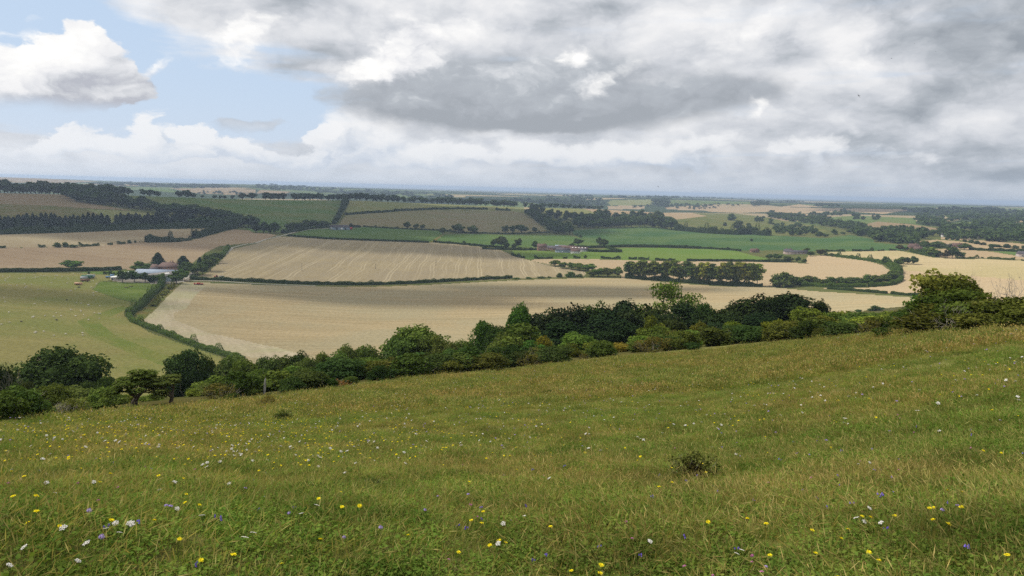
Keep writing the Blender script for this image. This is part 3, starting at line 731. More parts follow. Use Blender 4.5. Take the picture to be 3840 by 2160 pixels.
_ORD = 'first second third fourth fifth sixth seventh eighth ninth tenth eleventh twelfth thirteenth fourteenth fifteenth sixteenth seventeenth eighteenth nineteenth twentieth'.split()
_TENS = {20: 'twenty', 30: 'thirty', 40: 'forty', 50: 'fifty', 60: 'sixty'}
def ordinal(i):
    """0 -> first"""
    n = i + 1
    if n <= 20: return _ORD[i]
    if n % 10 == 0: return {30: 'thirtieth', 40: 'fortieth', 50: 'fiftieth', 60: 'sixtieth'}[n]
    return _TENS[n // 10 * 10] + '-' + _ORD[n % 10 - 1]

def tree_px(name, label, cat, kind, u, v, hpx, wpx, tint=(1, 1, 1), group=None, **kw):
    P = cast(u, v, 2750 if name in ('skyline_tree', 'belt_tree') else None); s = math.hypot(P[0], P[1]) / FS
    return plant(name, label, cat, kind, P - np.array([0, 0, .02 * hpx * s]), hpx * s, wpx * s, tint, group, **kw)

def belt(name, cat, what, kind, path, hpx, wpx, n, tint=(1, 1, 1), group=None, jit=.18, depth=.0, hvar=.2, back=0):
    """a row of individual trees along traced ground pixels"""
    path = np.array(path); t_ = np.concatenate([[0], np.cumsum(np.hypot(*np.diff(path, axis=0).T))])
    for i in range(n):
        s_ = (i + .5 + rng.uniform(-jit, jit)) / n * t_[-1]
        u = np.interp(s_, t_, path[:, 0]); v = np.interp(s_, t_, path[:, 1])
        f = i / max(1, n - 1)
        hh = (hpx[0] * (1 - f) + hpx[1] * f if isinstance(hpx, tuple) else hpx) * rng.uniform(1 - hvar, 1 + hvar)
        ww = (wpx[0] * (1 - f) + wpx[1] * f if isinstance(wpx, tuple) else wpx) * rng.uniform(.85, 1.2)
        tree_px(name, f'{ordinal(i)} {what}', cat, kind, u, v, hh, ww, tint, group)

def hedge(label, path, hh, ww, tint=(1, 1, 1), name='hedge', rough=.35, mat=None, gaps=0., taper=None):
    """a hedge along traced ground pixels: hh, ww in metres"""
    P = np.array([cast(*p) for p in path])
    t_ = np.concatenate([[0], np.cumsum(np.linalg.norm(np.diff(P[:, :2], axis=0), axis=1))]); Lh = t_[-1]
    D = np.hypot(P[:, 0], P[:, 1]).mean()
    ls = max(.32, D / 1000 * .55)
    n = int(min(26000, Lh * (2 * hh + ww) * 3.0 / ls ** 2))
    rg = np.random.default_rng(int(Lh * 10) + len(path))
    s_ = rg.uniform(0, Lh, n)
    if gaps:
        g_ = np.sin(s_ * .11 + 1) + np.sin(s_ * .043 + 2) + .8 * np.sin(s_ * .31); s_ = s_[g_ > gaps]; n = len(s_)
    tp = np.interp(s_ / Lh, np.linspace(0, 1, len(taper)), taper) if taper else np.ones(n)
    x = np.interp(s_, t_, P[:, 0]); y = np.interp(s_, t_, P[:, 1])
    T = np.diff(P[:, :2], axis=0)[np.clip(np.searchsorted(t_, s_) - 1, 0, len(P) - 2)]; T /= np.linalg.norm(T, axis=1)[:, None] + 1e-9
    Nn = np.stack([-T[:, 1], T[:, 0]], 1)
    th = rg.uniform(-.1, math.pi + .1, n)
    hv = tp * (1 + rough * (.5 * np.sin(s_ / hh * .7 + 1) + .4 * np.sin(s_ / hh * 1.9) + .3 * np.sin(s_ / hh * .23 + 3))) + (.8 if rough > .26 else (.25 if rough > .12 else 0)) * np.maximum(0, np.sin(s_ * .33 + Lh) * np.sin(s_ * .083 + 2)) ** 3 * 1.6
    c_, si = np.cos(th), np.sin(th)
    off = np.sign(c_) * np.abs(c_) ** .6 * ww / 2 * tp * rg.uniform(.8, 1.08, n); z = np.maximum(0, si) ** .6 * hh * hv * rg.uniform(.82, 1.05, n)
    xx, yy = x + Nn[:, 0] * off, y + Nn[:, 1] * off
    PP = np.stack([xx, yy, ground(xx, yy) + z], 1)
    N = _unit(np.stack([Nn[:, 0] * c_, Nn[:, 1] * c_, np.maximum(si, .1)], 1) + rg.normal(size=(n, 3)) * .5)
    V, Q = leaf_quads(PP, N, ls * rg.uniform(.7, 1.4, n), rg, 1.3)
    parts = [(V, [Q], np.clip(rg.normal(.5, .25, n), 0, 1), 0)]
    if not gaps:                                          # woody inside of the hedge
        m_ = max(2, int(Lh / 4)); ss_ = np.linspace(0, Lh, m_); cx = np.interp(ss_, t_, P[:, 0]); cy = np.interp(ss_, t_, P[:, 1])
        tt = np.stack([np.gradient(cx), np.gradient(cy)], 1); tt /= np.linalg.norm(tt, axis=1)[:, None]; nn = np.stack([-tt[:, 1], tt[:, 0]], 1)
        tq = np.interp(ss_ / Lh, np.linspace(0, 1, len(taper)), taper) if taper else np.ones(m_)
        hv2 = tq * hh * .8 * (1 + rough * (.5 * np.sin(ss_ / hh * .7 + 1) + .4 * np.sin(ss_ / hh * 1.9)))
        gz_ = ground(cx, cy); w_ = (ww * .36 * tq)[:, None]
        A = np.c_[np.c_[cx, cy] + nn * w_, gz_ - .2]; B = np.c_[np.c_[cx, cy] + nn * w_ * .7, gz_ + hv2]; C_ = np.c_[np.c_[cx, cy] - nn * w_ * .7, gz_ + hv2]; E = np.c_[np.c_[cx, cy] - nn * w_, gz_ - .2]
        VV = np.concatenate([A, B, C_, E]); i = np.arange(m_ - 1)
        qq = np.concatenate([np.stack([i + a * m_, i + 1 + a * m_, i + 1 + (a + 1) * m_, i + (a + 1) * m_], 1) for a in range(3)])
        parts.append((VV, [qq], np.full(len(qq), .15), 0))
    v, F, tt_, mi = merge(parts)
    c0 = P.mean(0)
    o = obj(name, mesh(name, v - c0, F, mat or M_OAK, False, {'tint': tt_})); o.location = c0; o.color = (*tint, 1)
    return tag(o, label, 'hedge')

def woods(label, poly, n, hm, wm, tint=(1, 1, 1), name='woodland', Dmin=0, Dmax=1e9, leaves=70, size=.2, avoid=None):
    """a far wood that reads as one mass"""
    poly = np.array(poly); rg = np.random.default_rng(n + int(poly[0, 0]))
    pts = []
    tries = 0
    while len(pts) < n and tries < 60 * n:
        tries += 1
        u = rg.uniform(poly[:, 0].min(), poly[:, 0].max()); v = rg.uniform(poly[:, 1].min(), poly[:, 1].max())
        if not inpoly(poly, np.array([u]), np.array([v]))[0]: continue
        if avoid and any(nm_.split('_')[0] in ('vale', 'far') and inpoly(pl_, np.array([u]), np.array([v + 3.]))[0] for nm_, _, pl_, _, _, _ in FIELDS): continue
        p = cast(u, v); D = math.hypot(p[0], p[1])
        if Dmin < D < Dmax: pts.append(p)
    pts = np.array(pts)
    bases = []
    for k in range(6):
        C, Rd = lobes_ellipsoid(rg, 6, (0, 0, .55), (.34, .34, .34), .26)
        bases.append(lobed(rg, C, Rd, leaves, size, 'round', .5, ground_cut=0.))
    parts = []
    for i, p in enumerate(pts):
        V, Fs, T = bases[i % 6]; a = rg.uniform(0, 6.28); ca, sa = math.cos(a), math.sin(a)
        hh = hm * rg.uniform(.6, 1.25); ww = wm * rg.uniform(.7, 1.3)
        W_ = np.stack([(V[:, 0] * ca - V[:, 1] * sa) * ww, (V[:, 0] * sa + V[:, 1] * ca) * ww, V[:, 2] * hh], 1) + p
        parts.append((W_, Fs, np.clip(T + rg.normal() * .22, 0, 1), 0))
    v, F, t_, mi = merge(parts); c0 = pts.mean(0)
    o = obj(name, mesh(name, v - c0, F, M_OAK, False, {'tint': t_})); o.location = c0; o.color = (*tint, 1)
    return tag(o, label, None, None, 'stuff')
# ---------------------------------------------------------------- trees, hedges and woods of the vale
G = (1, 1, 1)
DK = (.8, .85, .9)
sky_g = 'oaks and beeches along the skyline'
belt('skyline_tree', 'tree', 'dark oak from the left in the skyline belt above the reddish field', 'oak_far', r1((-20, 215), (250, 217), (450, 225), (640, 240)), 36, 40, 17, DK, sky_g)
belt('skyline_tree', 'tree', 'tree of the back row on the left skyline hilltop', 'oak_far', r1((620, 215), (800, 200), (1000, 225), (1230, 245)), 34, 40, 16, DK, sky_g)
belt('belt_tree', 'tree', 'rounded tree down the diagonal belt beside the dark pasture', 'oak_far', r1((640, 245), (760, 305), (900, 330), (1100, 350), (1300, 375), (1480, 395), (1600, 430), (1760, 455), (1960, 460), (2150, 490), (2300, 525), (2430, 560), (2576, 590)), (38, 40), (46, 52), 34, DK, 'trees of the diagonal hillside belt')
belt('belt_tree', 'tree', 'tree in the second rank of the diagonal hillside belt', 'oak_far', r1((700, 245), (900, 275), (1100, 300), (1250, 330)), 34, 44, 11, DK, 'trees of the diagonal hillside belt')
for i, (x, y, hh, ww, lb) in enumerate([(1290, 240, 70, 80, 'lone round oak just right of the left skyline belt'), (1440, 243, 66, 60, 'left tree of the pair by the yellow green field'), (1500, 243, 60, 90, 'broad tree in the small skyline clump under the yellow field'), (1575, 243, 52, 70, 'right tree of the small skyline clump'),
        (1800, 253, 58, 70, 'left oak of the trio right of the yellow field'), (1870, 253, 72, 90, 'tallest middle oak of the trio right of the yellow field'), (1940, 253, 48, 60, 'right small oak of the trio'), (2035, 256, 30, 30, 'tiny round skyline tree standing alone'), (2160, 262, 32, 40, 'small skyline tree at the start of the broken hedge'),
        (2215, 264, 30, 30, 'small bushy tree second in the broken skyline hedge'), (2260, 264, 32, 48, 'wider small tree in the broken skyline hedge'), (2340, 268, 38, 40, 'small tree left of the two big skyline oaks'), (2440, 274, 60, 80, 'left of two big oaks above the dark pasture'), (2535, 278, 66, 90, 'right of two big oaks above the dark pasture')]):
    u, v = r1((x, y))[0]; tree_px('skyline_tree', lb, 'tree', 'oak_far', u, v, hh / 2.68, ww / 2.68, DK, sky_g)
belt('skyline_tree', 'tree', 'oak in the first detached skyline group above the pasture', 'oak_far', r2((85, 282), (290, 284)), 25, 27, 5, DK, sky_g, hvar=.1)
belt('skyline_tree', 'tree', 'oak in the second detached skyline group', 'oak_far', r2((360, 295), (680, 298)), 25, 27, 8, DK, sky_g, hvar=.1)
belt('skyline_tree', 'tree', 'oak from the left in the unbroken skyline row', 'oak_far', r2((700, 300), (1000, 302), (1400, 303), (1800, 312), (2340, 340)), (27, 25), (30, 27), 30, DK, sky_g)
belt('skyline_tree', 'tree', 'tree at the right end of the skyline row', 'oak_far', r2((2370, 356), (2576, 362)) + r3((40, 362)), 22, 30, 7, DK, sky_g)
belt('skyline_tree', 'tree', 'tree on the crest above the pale grass wedge', 'oak_far', r3((100, 365), (200, 372), (480, 378), (700, 385), (920, 392)), (17, 14), 24, 13, DK, sky_g)
belt('conifer', 'conifer', 'dark conifer from the left in the plantation belt', 'conifer_far', r1((-20, 615), (250, 608), (550, 603), (800, 598), (1100, 585)), 52, 34, 24, DK, 'conifers of the plantation belt', hvar=.14)
belt('conifer', 'conifer', 'dark conifer right of the gap in the plantation belt', 'conifer_far', r1((1155, 580), (1250, 578), (1500, 570), (1760, 560), (1960, 545)), (50, 42), 34, 20, DK, 'conifers of the plantation belt', hvar=.16)
belt('belt_tree', 'tree', 'broad tree at the right end of the conifer belt', 'oak_far', r1((1900, 565), (2100, 565), (2300, 560), (2420, 570)), 34, 50, 7, DK, 'broad trees beside the conifer belt')
hedge('dark shrub fringe along the foot of the conifer belt', r1((-400, 655), (0, 640), (600, 622), (1200, 598), (1800, 580), (2200, 572)), 9, 14, DK)
belt('belt_tree', 'tree', 'dark tree of the clump at the track junction', 'oak_far', r2((-20, 625), (60, 630), (130, 632), (220, 632)), 36, 34, 4, DK, 'trees at the track junction')
belt('belt_tree', 'tree', 'tree in the row running to the grey barn', 'oak_far', r2((330, 618), (400, 605), (470, 590), (560, 578), (650, 572), (740, 562)), (38, 18), (36, 30), 8, (.95, 1, .95), 'trees by the grey barn')
hedge('hedge line under the trees leading to the grey barn', r2((270, 632), (400, 612), (520, 590), (740, 572)), 5, 8, DK)
hedge('bushy hedge climbing straight up the hill and widening at the skyline', r2((780, 540), (815, 500), (850, 430), (880, 370), (900, 320)), 9, 12, DK, taper=[.6, .7, .7, 1.2, 1.7])
hedge('dark bushy bank right of the grey barn', r2((940, 572), (1050, 570)), 5, 6, (.6, .6, .7))
hedge('broken low hedge across the upper brown hillside', r2((900, 447), (1150, 428), (1450, 405), (1750, 392), (2020, 388), (2330, 392)), 5, 6, DK, rough=.25)
hedge('short piece of low hedge near the top of the brown hillside', r2((2410, 398), (2560, 404)), 5, 6, DK)
hedge('low hedge dividing the green crop from the brown hillside', r2((1080, 566), (1500, 590), (1840, 604), (2100, 628), (2576, 640)) + r3((370, 625)), 2.5, 4, DK)
for (x, y, hh, ww, lb) in [(1525, 585, 72, 76, 'largest of three round trees above the green crop'), (1610, 588, 54, 62, 'middle of three round trees above the green crop'), (1678, 594, 54, 56, 'smallest of three round trees above the green crop'), (1878, 640, 66, 66, 'round tree at the top of the dirt ramp'),
        (1952, 612, 26, 32, 'little round bush left of the big spreading tree'), (2038, 630, 96, 130, 'big spreading field tree below the brown hillside'), (2185, 634, 84, 108, 'round tree right of the big spreading field tree'), (2510, 634, 84, 80, 'left tree of the close pair below the brown hillside')]:
    u, v = r2((x, y))[0]; tree_px('field_tree', lb, 'tree', 'oak_mid', u, v, hh / 2.68, ww / 2.68, (1.1, 1.15, 1), 'single trees in the field margins')
for (x, y, hh, ww, lb) in [(2, 630, 78, 60, 'right tree of the close pair below the brown hillside'), (95, 630, 86, 128, 'wide tree left of the wood below the brown hillside'), (228, 625, 58, 60, 'small round tree next to the left lobe of the wood'), (235, 788, 82, 76, 'dark tree left of the stone hamlet house'), (603, 783, 54, 62, 'small dark round tree behind the hamlet barns'),
        (665, 750, 68, 96, 'umbrella shaped tree standing above the hamlet'), (880, 762, 95, 70, 'left half of the twin trees in the deep green field'), (925, 765, 80, 80, 'right half of the twin trees in the deep green field'), (650, 657, 32, 34, 'small bush under the wood, upper of two'), (688, 682, 38, 38, 'small bush under the wood, lower of two'),
        (737, 890, 44, 40, 'lone round bush on the edge of the bright green field'), (2407, 713, 28, 36, 'lone tiny tree in the deep green field')]:
    u, v = r3((x, y))[0]; tree_px('field_tree', lb, 'tree', 'oak_mid', u, v, hh / 2.68, ww / 2.68, (1.0, 1.05, 1), 'single trees in the field margins')
for (x, y, hh, ww, lb) in [(2390, 768, 80, 62, 'left tree of the dark clump beyond the striped field'), (2470, 772, 112, 120, 'tallest tree of the dark clump beyond the striped field'), (2520, 792, 70, 64, 'front tree of the dark clump beyond the striped field'), (2095, 737, 34, 34, 'little bush in the hedge above the striped field')]:
    u, v = r2((x, y))[0]; tree_px('field_tree', lb, 'tree', 'oak_mid', u, v, hh / 2.68, ww / 2.68, G, 'single trees in the field margins')
for (x, y, hh, ww, lb) in [(65, 775, 95, 80, 'dark tree right of the clump beyond the striped field'), (22, 795, 65, 60, 'bushy tree in front of the clump beyond the striped field')]:
    u, v = r3((x, y))[0]; tree_px('field_tree', lb, 'tree', 'oak_mid', u, v, hh / 2.68, ww / 2.68, G, 'single trees in the field margins')
# central wood
wood_g = 'trees of the central wood'
belt('wood_tree', 'tree', 'tree in the ragged top row of the central wood', 'oak_mid', r3((180, 420), (300, 440), (420, 480), (560, 500), (700, 505), (900, 500), (1200, 500), (1500, 520)), (34, 36), (30, 36), 16, (.95, 1, 1), wood_g, hvar=.25)
belt('wood_tree', 'tree', 'tree in the middle row of the central wood', 'oak_mid', r3((640, 540), (900, 545), (1150, 545), (1400, 545), (1600, 555)), 36, 36, 14, (1.25, 1.2, 1), wood_g)
belt('wood_tree', 'tree', 'tree in the front row of the central wood', 'oak_mid', r3((620, 578), (900, 582), (1150, 572), (1350, 566), (1560, 588), (1650, 600)), 36, 36, 15, (.95, 1, 1), wood_g)
belt('wood_tree', 'tree', 'tree in the upper left lobe of the central wood', 'oak_mid', r3((150, 440), (210, 480), (280, 520), (350, 545)), 34, 34, 6, (.95, 1, .95), wood_g)
belt('wood_tree', 'tree', 'tree in the left lobe of the central wood', 'oak_mid', r3((330, 540), (420, 590), (520, 610), (570, 600)), 34, 36, 7, (1.1, 1.2, 1), wood_g)
belt('wood_tree', 'tree', 'tree at the lower edge of the left lobe of the wood', 'oak_mid', r3((370, 612), (440, 632), (520, 642), (590, 640)), 34, 36, 6, (1.05, 1.1, 1), wood_g)
woods('dense understorey filling the central wood', r3((140, 400), (300, 440), (600, 500), (1200, 500), (1640, 520), (1650, 595), (1350, 565), (900, 580), (600, 580), (590, 630), (420, 620), (300, 560), (180, 480)), 110, 11, 12, (.9, .95, .95), leaves=110, size=.17)
hedge('shaggy dark hedge under the olive down', r3((1640, 600), (1800, 612), (2000, 632), (2250, 645), (2400, 640), (2576, 655)) + r4((0, 650)), 12, 14, DK, rough=.5)
for (x, y, hh, ww, lb) in [(2210, 500, 70, 90, 'dark round tree on the olive down'), (2265, 580, 80, 110, 'large dark bush in the middle of the olive down'), (2385, 585, 58, 60, 'dark bush low on the olive down'), (2140, 555, 36, 40, 'small bush at the left of the olive down')]:
    u, v = r3((x, y))[0]; tree_px('down_bush', lb, 'bush', 'shrub_mid', u, v, hh / 2.68, ww / 2.68, G, 'bushes on the olive down')
woods('scattered dark bushes thickening along the right of the olive down', r3((2400, 500), (2576, 480)) + r4((60, 540), (350, 560), (560, 640), (820, 640), (560, 680), (100, 650), (20, 560)), 90, 11, 15, (.95, 1, .95), leaves=90, size=.18)
# hedges of the middle ground
hedge('long dark hedge at the foot of the brown crop field', r1((-300, 1035), (0, 1022), (400, 1018), (800, 1012), (1215, 998)), 3.6, 5, (.75, .8, .75), rough=.12)
hedge('straggling low hedge across the tan crop fields', r1((-200, 788), (0, 780), (400, 773), (500, 768)), 2.6, 4, G, gaps=.1)
hedge('thin broken hedge between the two tan crop fields', r1((790, 766), (1000, 756), (1290, 735), (1420, 724)), 3, 4, G, gaps=-.4)
for (x, y, hh, ww, lb) in [(578, 772, 46, 66, 'paler round bush in the hedge across the tan fields'), (663, 770, 46, 56, 'dark round bush next to the paler one'), (740, 772, 26, 76, 'low wide bush right of the dark round bush'), (1303, 733, 32, 36, 'small bush alone in the thin broken hedge'), (1360, 727, 24, 22, 'tiny bush right of the small lone bush')]:
    u, v = r1((x, y))[0]; tree_px('hedge_bush', lb, 'bush', 'shrub_mid', u, v, hh / 2.68, ww / 2.68, G, 'bushes in the field hedges')
hedge('thick dark hedge piece between the tan crop fields', r1((1465, 722), (1640, 720), (1810, 716)), 8, 9, DK, rough=.3)
hedge('low hedge link on the tan crop fields', r1((1815, 712), (1890, 705), (1945, 692)), 4, 5, DK, gaps=-.8)
hedge('tall hedge climbing diagonally to the track junction', r1((1950, 685), (2050, 655), (2150, 625), (2250, 600), (2370, 578)), 9, 10, DK, rough=.3)
hedge('long low hedge along the top of the striped field', r2((320, 660), (700, 690), (1100, 705), (1500, 718), (1740, 726)), 3.2, 4, DK, rough=.1)
hedge('low hedge above the right part of the striped field', r2((1785, 722), (2000, 738), (2330, 768), (2480, 778)), 3.2, 4, DK, rough=.15)
hedge('long clipped hedge dividing the striped field from the beige stubble', r1((1910, 1095), (2200, 1105), (2576, 1120)) + r2((250, 1135), (600, 1147), (1000, 1152), (1200, 1150), (1500, 1140), (1900, 1118), (2300, 1096), (2576, 1084)), 3.4, 4, (.85, .95, .8), rough=.25)
hedge('leafy hedge slanting down from the farm between paddock and stubble', r1((1640, 1135), (1610, 1190), (1530, 1260), (1450, 1345), (1390, 1400)) + s1((1330, 190), (1290, 235)), 4.6, 5, (1.3, 1.35, 1.0), rough=.35)
hedge('hedge curving round the foot of the sheep pasture to the scrub', s1((1295, 235), (1340, 290), (1500, 355), (1650, 410), (1830, 480), (2000, 545), (2200, 610), (2300, 640), (2450, 690)), 3.0, 3.6, (1.6, 1.65, 1.1), rough=.3)
hedge('brown bracken bank beside the slanting hedge', r1((1740, 1160), (1690, 1210), (1600, 1290), (1540, 1370)), 2, 4, (2.6, 1.9, 1.0), gaps=-.8)
hedge('scrubby hedge edge from track down to the striped field', r1((2230, 870), (2280, 810), (2300, 785)), 4, 5, (1.7, 1.8, 1.2))
hedge('dark hedges beside the hamlet gardens', r3((765, 815), (900, 820), (1095, 822)), 4, 5, DK, rough=.08)
hedge('hedge slanting from the hamlet corner to the clipped hedge', r3((950, 778), (1020, 800), (1095, 820)), 4, 5, DK, rough=.08)
hedge('double hedge along the lane above the bright green field', r3((640, 782), (900, 775), (1100, 768), (1300, 770), (1600, 776), (1900, 785)), 4, 5, DK, rough=.1)
hedge('upper hedge along the lane below the deep green field', r3((1000, 766), (1150, 758), (1400, 762), (1700, 768), (1900, 782), (2200, 800), (2300, 812)), 3, 4, DK, rough=.2)
hedge('dark garden hedges left of the hamlet', r3((-300, 790), (0, 797), (130, 802), (260, 800)), 3, 4, DK)
hedge('broken dark hedge along the bottom of the bright green field', r3((220, 888), (690, 884)), 3, 3.5, DK, gaps=-.5)
hedge('dark hedge between bright green field and pinkish wheat', r3((890, 885), (1100, 890), (1380, 898)), 3, 4, DK, gaps=-1.0)
hedge('straight hedge at the right bottom of the bright green field', r3((1440, 903), (1730, 908)), 3, 3.5, DK, gaps=-.7)
hedge('dark straight hedge leading to the copse by the wheat', r3((1760, 910), (2100, 912), (2400, 915), (2576, 918)) + r4((230, 922)), 3.2, 4, DK, rough=.12)
hedge('low dark hedge at the right end of the striped field', r3((0, 850), (60, 870), (120, 882)), 3, 4, DK)
# small trees between striped field and wheat
row_g = 'round trees of the line left of the tall row'
for (x, y, hh, ww, lb) in [(430, 962, 62, 100, 'leftmost round tree of the line crossing the wheat'), (510, 985, 66, 92, 'second round tree of the line crossing the wheat'), (600, 995, 72, 95, 'third round tree of the line crossing the wheat'), (680, 1005, 76, 105, 'fourth, yellower tree of the line crossing the wheat'), (770, 1017, 80, 145, 'wide last tree of the line crossing the wheat'),
        (795, 1068, 60, 100, 'low leafy tree at the left of the lower clump'), (870, 1068, 88, 120, 'tall leafy tree second in the lower clump'), (960, 1069, 96, 112, 'third tree of the lower clump beside the gap'), (1065, 1072, 106, 108, 'greyer tree just left of the tall tree row')]:
    u, v = r3((x, y))[0]; tree_px('line_tree', lb, 'tree', 'oak_mid', u, v, hh / 2.68, ww / 2.68 * 1.05, (1.7, 1.65, 1.0), row_g)
for (x, y, hh, ww, lb) in [(45, 1092, 16, 90, 'flat clipped hedge stub at the corner of the striped field'), (165, 1086, 17, 64, 'short round hedge stub right of the flat one'), (295, 1082, 20, 95, 'long hedge stub in the middle of the gap'), (375, 1079, 16, 40, 'smallest hedge stub before the bushes'), (478, 1074, 46, 62, 'bush with a twig sticking out to the right'),
        (590, 1072, 56, 110, 'double headed bush left of the lower clump'), (680, 1072, 34, 80, 'low bush touching the double headed bush')]:
    u, v = r3((x, y))[0]; tree_px('hedge_bush', lb, 'bush', 'shrub_mid', u, v, hh / 2.68, ww / 2.68, (1.3, 1.35, 1), 'bushes in the field hedges')
path = np.array(r3((1170, 1082), (1300, 1094), (1500, 1106), (1700, 1120), (1900, 1140), (2050, 1150), (2200, 1158), (2350, 1162), (2490, 1162)))
nrow = 26
for i in range(nrow):
    f = (i + .5 + rng.uniform(-.15, .15)) / nrow; x_ = f * (len(path) - 1); k = int(x_); u, v = path[k] + (path[min(k + 1, len(path) - 1)] - path[k]) * (x_ - k)
    yl = rng.choice([0, 0, 1, 2]); tn = [(1.7, 1.65, .95), (2.7, 2.3, .9), (1.05, 1.15, .95)][yl]
    tree_px('roadside_tree', f'{ordinal(i)} tree from the left in the tall row between stubble and wheat', 'tree', 'tall', u, v, (66 + 20 * f) * rng.uniform(.85, 1.12), 44 * rng.uniform(.9, 1.2), tn, 'tall trees of the roadside row')
hedge('ivy covered base of the tall tree row', r3((1140, 1083), (1300, 1095), (1500, 1108), (1900, 1142), (2200, 1160), (2520, 1166)), 5, 5, (.9, 1, .9), rough=.4)
# curving hedge on the right
for i, (x, y, hh, ww) in enumerate([(85, 1170, 120, 150), (180, 1170, 145, 170), (300, 1152, 80, 130), (400, 1148, 90, 150), (480, 1148, 76, 110), (540, 1146, 50, 70), (625, 1142, 70, 110), (720, 1140, 68, 110), (810, 1138, 64, 110), (900, 1136, 58, 100), (1000, 1130, 80, 110), (1090, 1122, 66, 110), (1170, 1108, 64, 110), (1250, 1092, 80, 110), (1300, 1075, 60, 80)]):
    u, v = r4((x, y))[0]; tree_px('curve_tree', f'{ordinal(i)} leafy tree from the left round the curving field hedge', 'tree', 'shrub_mid', u, v, hh / 2.68, ww / 2.68 * 1.1, (1.35, 1.3, .9), 'trees round the curving hedge')
hedge('shrubby inner hedge sweeping round the curve', r4((1290, 1075), (1310, 1030), (1270, 985), (1215, 950), (1130, 925), (1000, 905), (850, 882), (650, 857), (570, 852)), 5, 9, (1.4, 1.5, .95), taper=[1.2, 1.2, 1.2, 1, .8, .7, .6, .6], rough=.3)
hedge('front hedge with a gap below the curving trees', r4((335, 1165), (470, 1163), (560, 1172), (800, 1174), (985, 1170)), 4.2, 5, (1.6, 1.7, 1.), rough=.2)
hedge('front hedge right of the gap following the curve', r4((1012, 1170), (1150, 1162), (1250, 1150), (1320, 1120), (1342, 1095)), 4.2, 5, (1.6, 1.7, 1.), rough=.2)
hedge('dark field hedge running towards the hawthorn', r4((600, 1190), (800, 1205), (1000, 1222), (1195, 1238)), 2.6, 3.5, (.9, 1, .8), rough=.2)
hedge('last piece of dark field hedge before the hawthorn', r4((1240, 1242), (1400, 1256), (1535, 1262)), 2.6, 3.5, (.9, 1, .8), rough=.2)
for (x, y, hh, ww, lb) in [(1185, 942, 72, 78, 'upper tree of the pair beside the curving hedge'), (1215, 948, 52, 78, 'lower bush of the pair beside the curving hedge'), (1310, 958, 62, 96, 'leftmost tree of the clump standing in the cut field'), (1350, 940, 64, 80, 'second tree of the clump standing in the cut field'), (1400, 940, 64, 70, 'third tree of the clump standing in the cut field'), (1460, 944, 74, 74, 'rightmost tree of the clump casting a long shadow'),
        (637, 864, 34, 38, 'little round tree on the pale cut field corner'), (528, 854, 60, 80, 'dark purple tree beside the grey house'), (430, 860, 46, 72, 'bushy tree right of the low grey houses'), (390, 816, 36, 50, 'small round tree behind the low grey houses'), (88, 895, 56, 92, 'dark tree at the end of the straight hedge'), (10, 890, 50, 70, 'tree left of the copse by the wheat'), (205, 918, 56, 110, 'wide bush in the copse by the wheat'), (300, 922, 56, 50, 'spiky tree in the copse by the wheat'), (362, 932, 42, 52, 'round bush at the right tip of the copse'),
        (1330, 804, 52, 76, 'dark purple tree left of the brick house'), (1390, 806, 34, 50, 'small green bush left of the brick house'), (1645, 862, 84, 100, 'yellow green tree in the brick house garden'), (1700, 868, 58, 80, 'dark round bush in the brick house garden'), (1560, 838, 46, 70, 'little green tree right of the brick house'), (1600, 830, 60, 70, 'taller tree behind the garden bushes'),
        (1805, 882, 72, 66, 'dark purple tree in the clump right of the garden'), (1850, 882, 104, 100, 'tallest green tree in the clump right of the garden'), (1930, 882, 60, 80, 'rightmost green tree in the clump right of the garden'), (1760, 874, 44, 70, 'small olive bush left of the purple tree'), (1973, 796, 58, 104, 'wide round tree left of the far tan field'), (1850, 776, 40, 60, 'dark tree between cottages and wide round tree'), (1700, 776, 58, 120, 'broad tree in the hedge above the garden'), (1560, 760, 46, 90, 'hedge tree above the brick house'), (1630, 772, 40, 80, 'bush in the hedge above the brick house'), (2155, 882, 12, 26, 'tiny bush in the thin hedge on the far right')]:
    u, v = r4((x, y))[0]; pur = 'purple' in lb; tn = (1.2, .7, .9) if pur else ((2.1, 2.0, 1) if 'yellow' in lb else (1.15, 1.2, .95))
    tree_px('vale_tree', lb, 'tree', 'oak_mid', u, v, hh / 2.68, ww / 2.68, tn, 'trees round the right hand houses')
for i, (x, y, hh, ww) in enumerate([(1800, 694, 26, 36), (1865, 696, 40, 60), (1905, 700, 34, 40), (1980, 716, 22, 40), (2045, 728, 30, 50), (2100, 738, 30, 50), (2160, 748, 24, 60), (2260, 768, 26, 70), (2310, 770, 24, 60), (2400, 778, 36, 70), (2490, 784, 28, 70), (2570, 786, 28, 50)]):
    u, v = r4((x, y))[0]; tree_px('hedge_bush', f'{ordinal(i)} round bush from the left in the line between far tan fields', 'bush', 'shrub_mid', u, v, hh / 2.68, ww / 2.68, (1, 1, 1), 'bushes in the field hedges')
hedge('dark hedge under the far tan field by the wide round tree', r4((2020, 798), (2250, 805), (2576, 822), (2900, 840)), 4, 6, DK, rough=.3)
hedge('thin hedge across the pale cut field on the right', r4((1880, 886), (2150, 886), (2576, 908), (2900, 920)), 2.6, 3.5, (1.3, 1.3, .9), gaps=-1.2)
hedge('hedge at the far edge of the deep green field', r4((570, 812), (800, 812), (1000, 811), (1290, 804)), 2.6, 3.5, DK, gaps=-1.2)
hedge('garden hedge in front of the brick house', r4((1440, 812), (1500, 832), (1620, 858), (1700, 872)), 4, 6, (1.1, 1.2, .9))
hedge('hedge with trees along the lane above the brick house', r4((1480, 760), (1600, 770), (1700, 778), (1830, 785)), 6, 8, G, rough=.5)
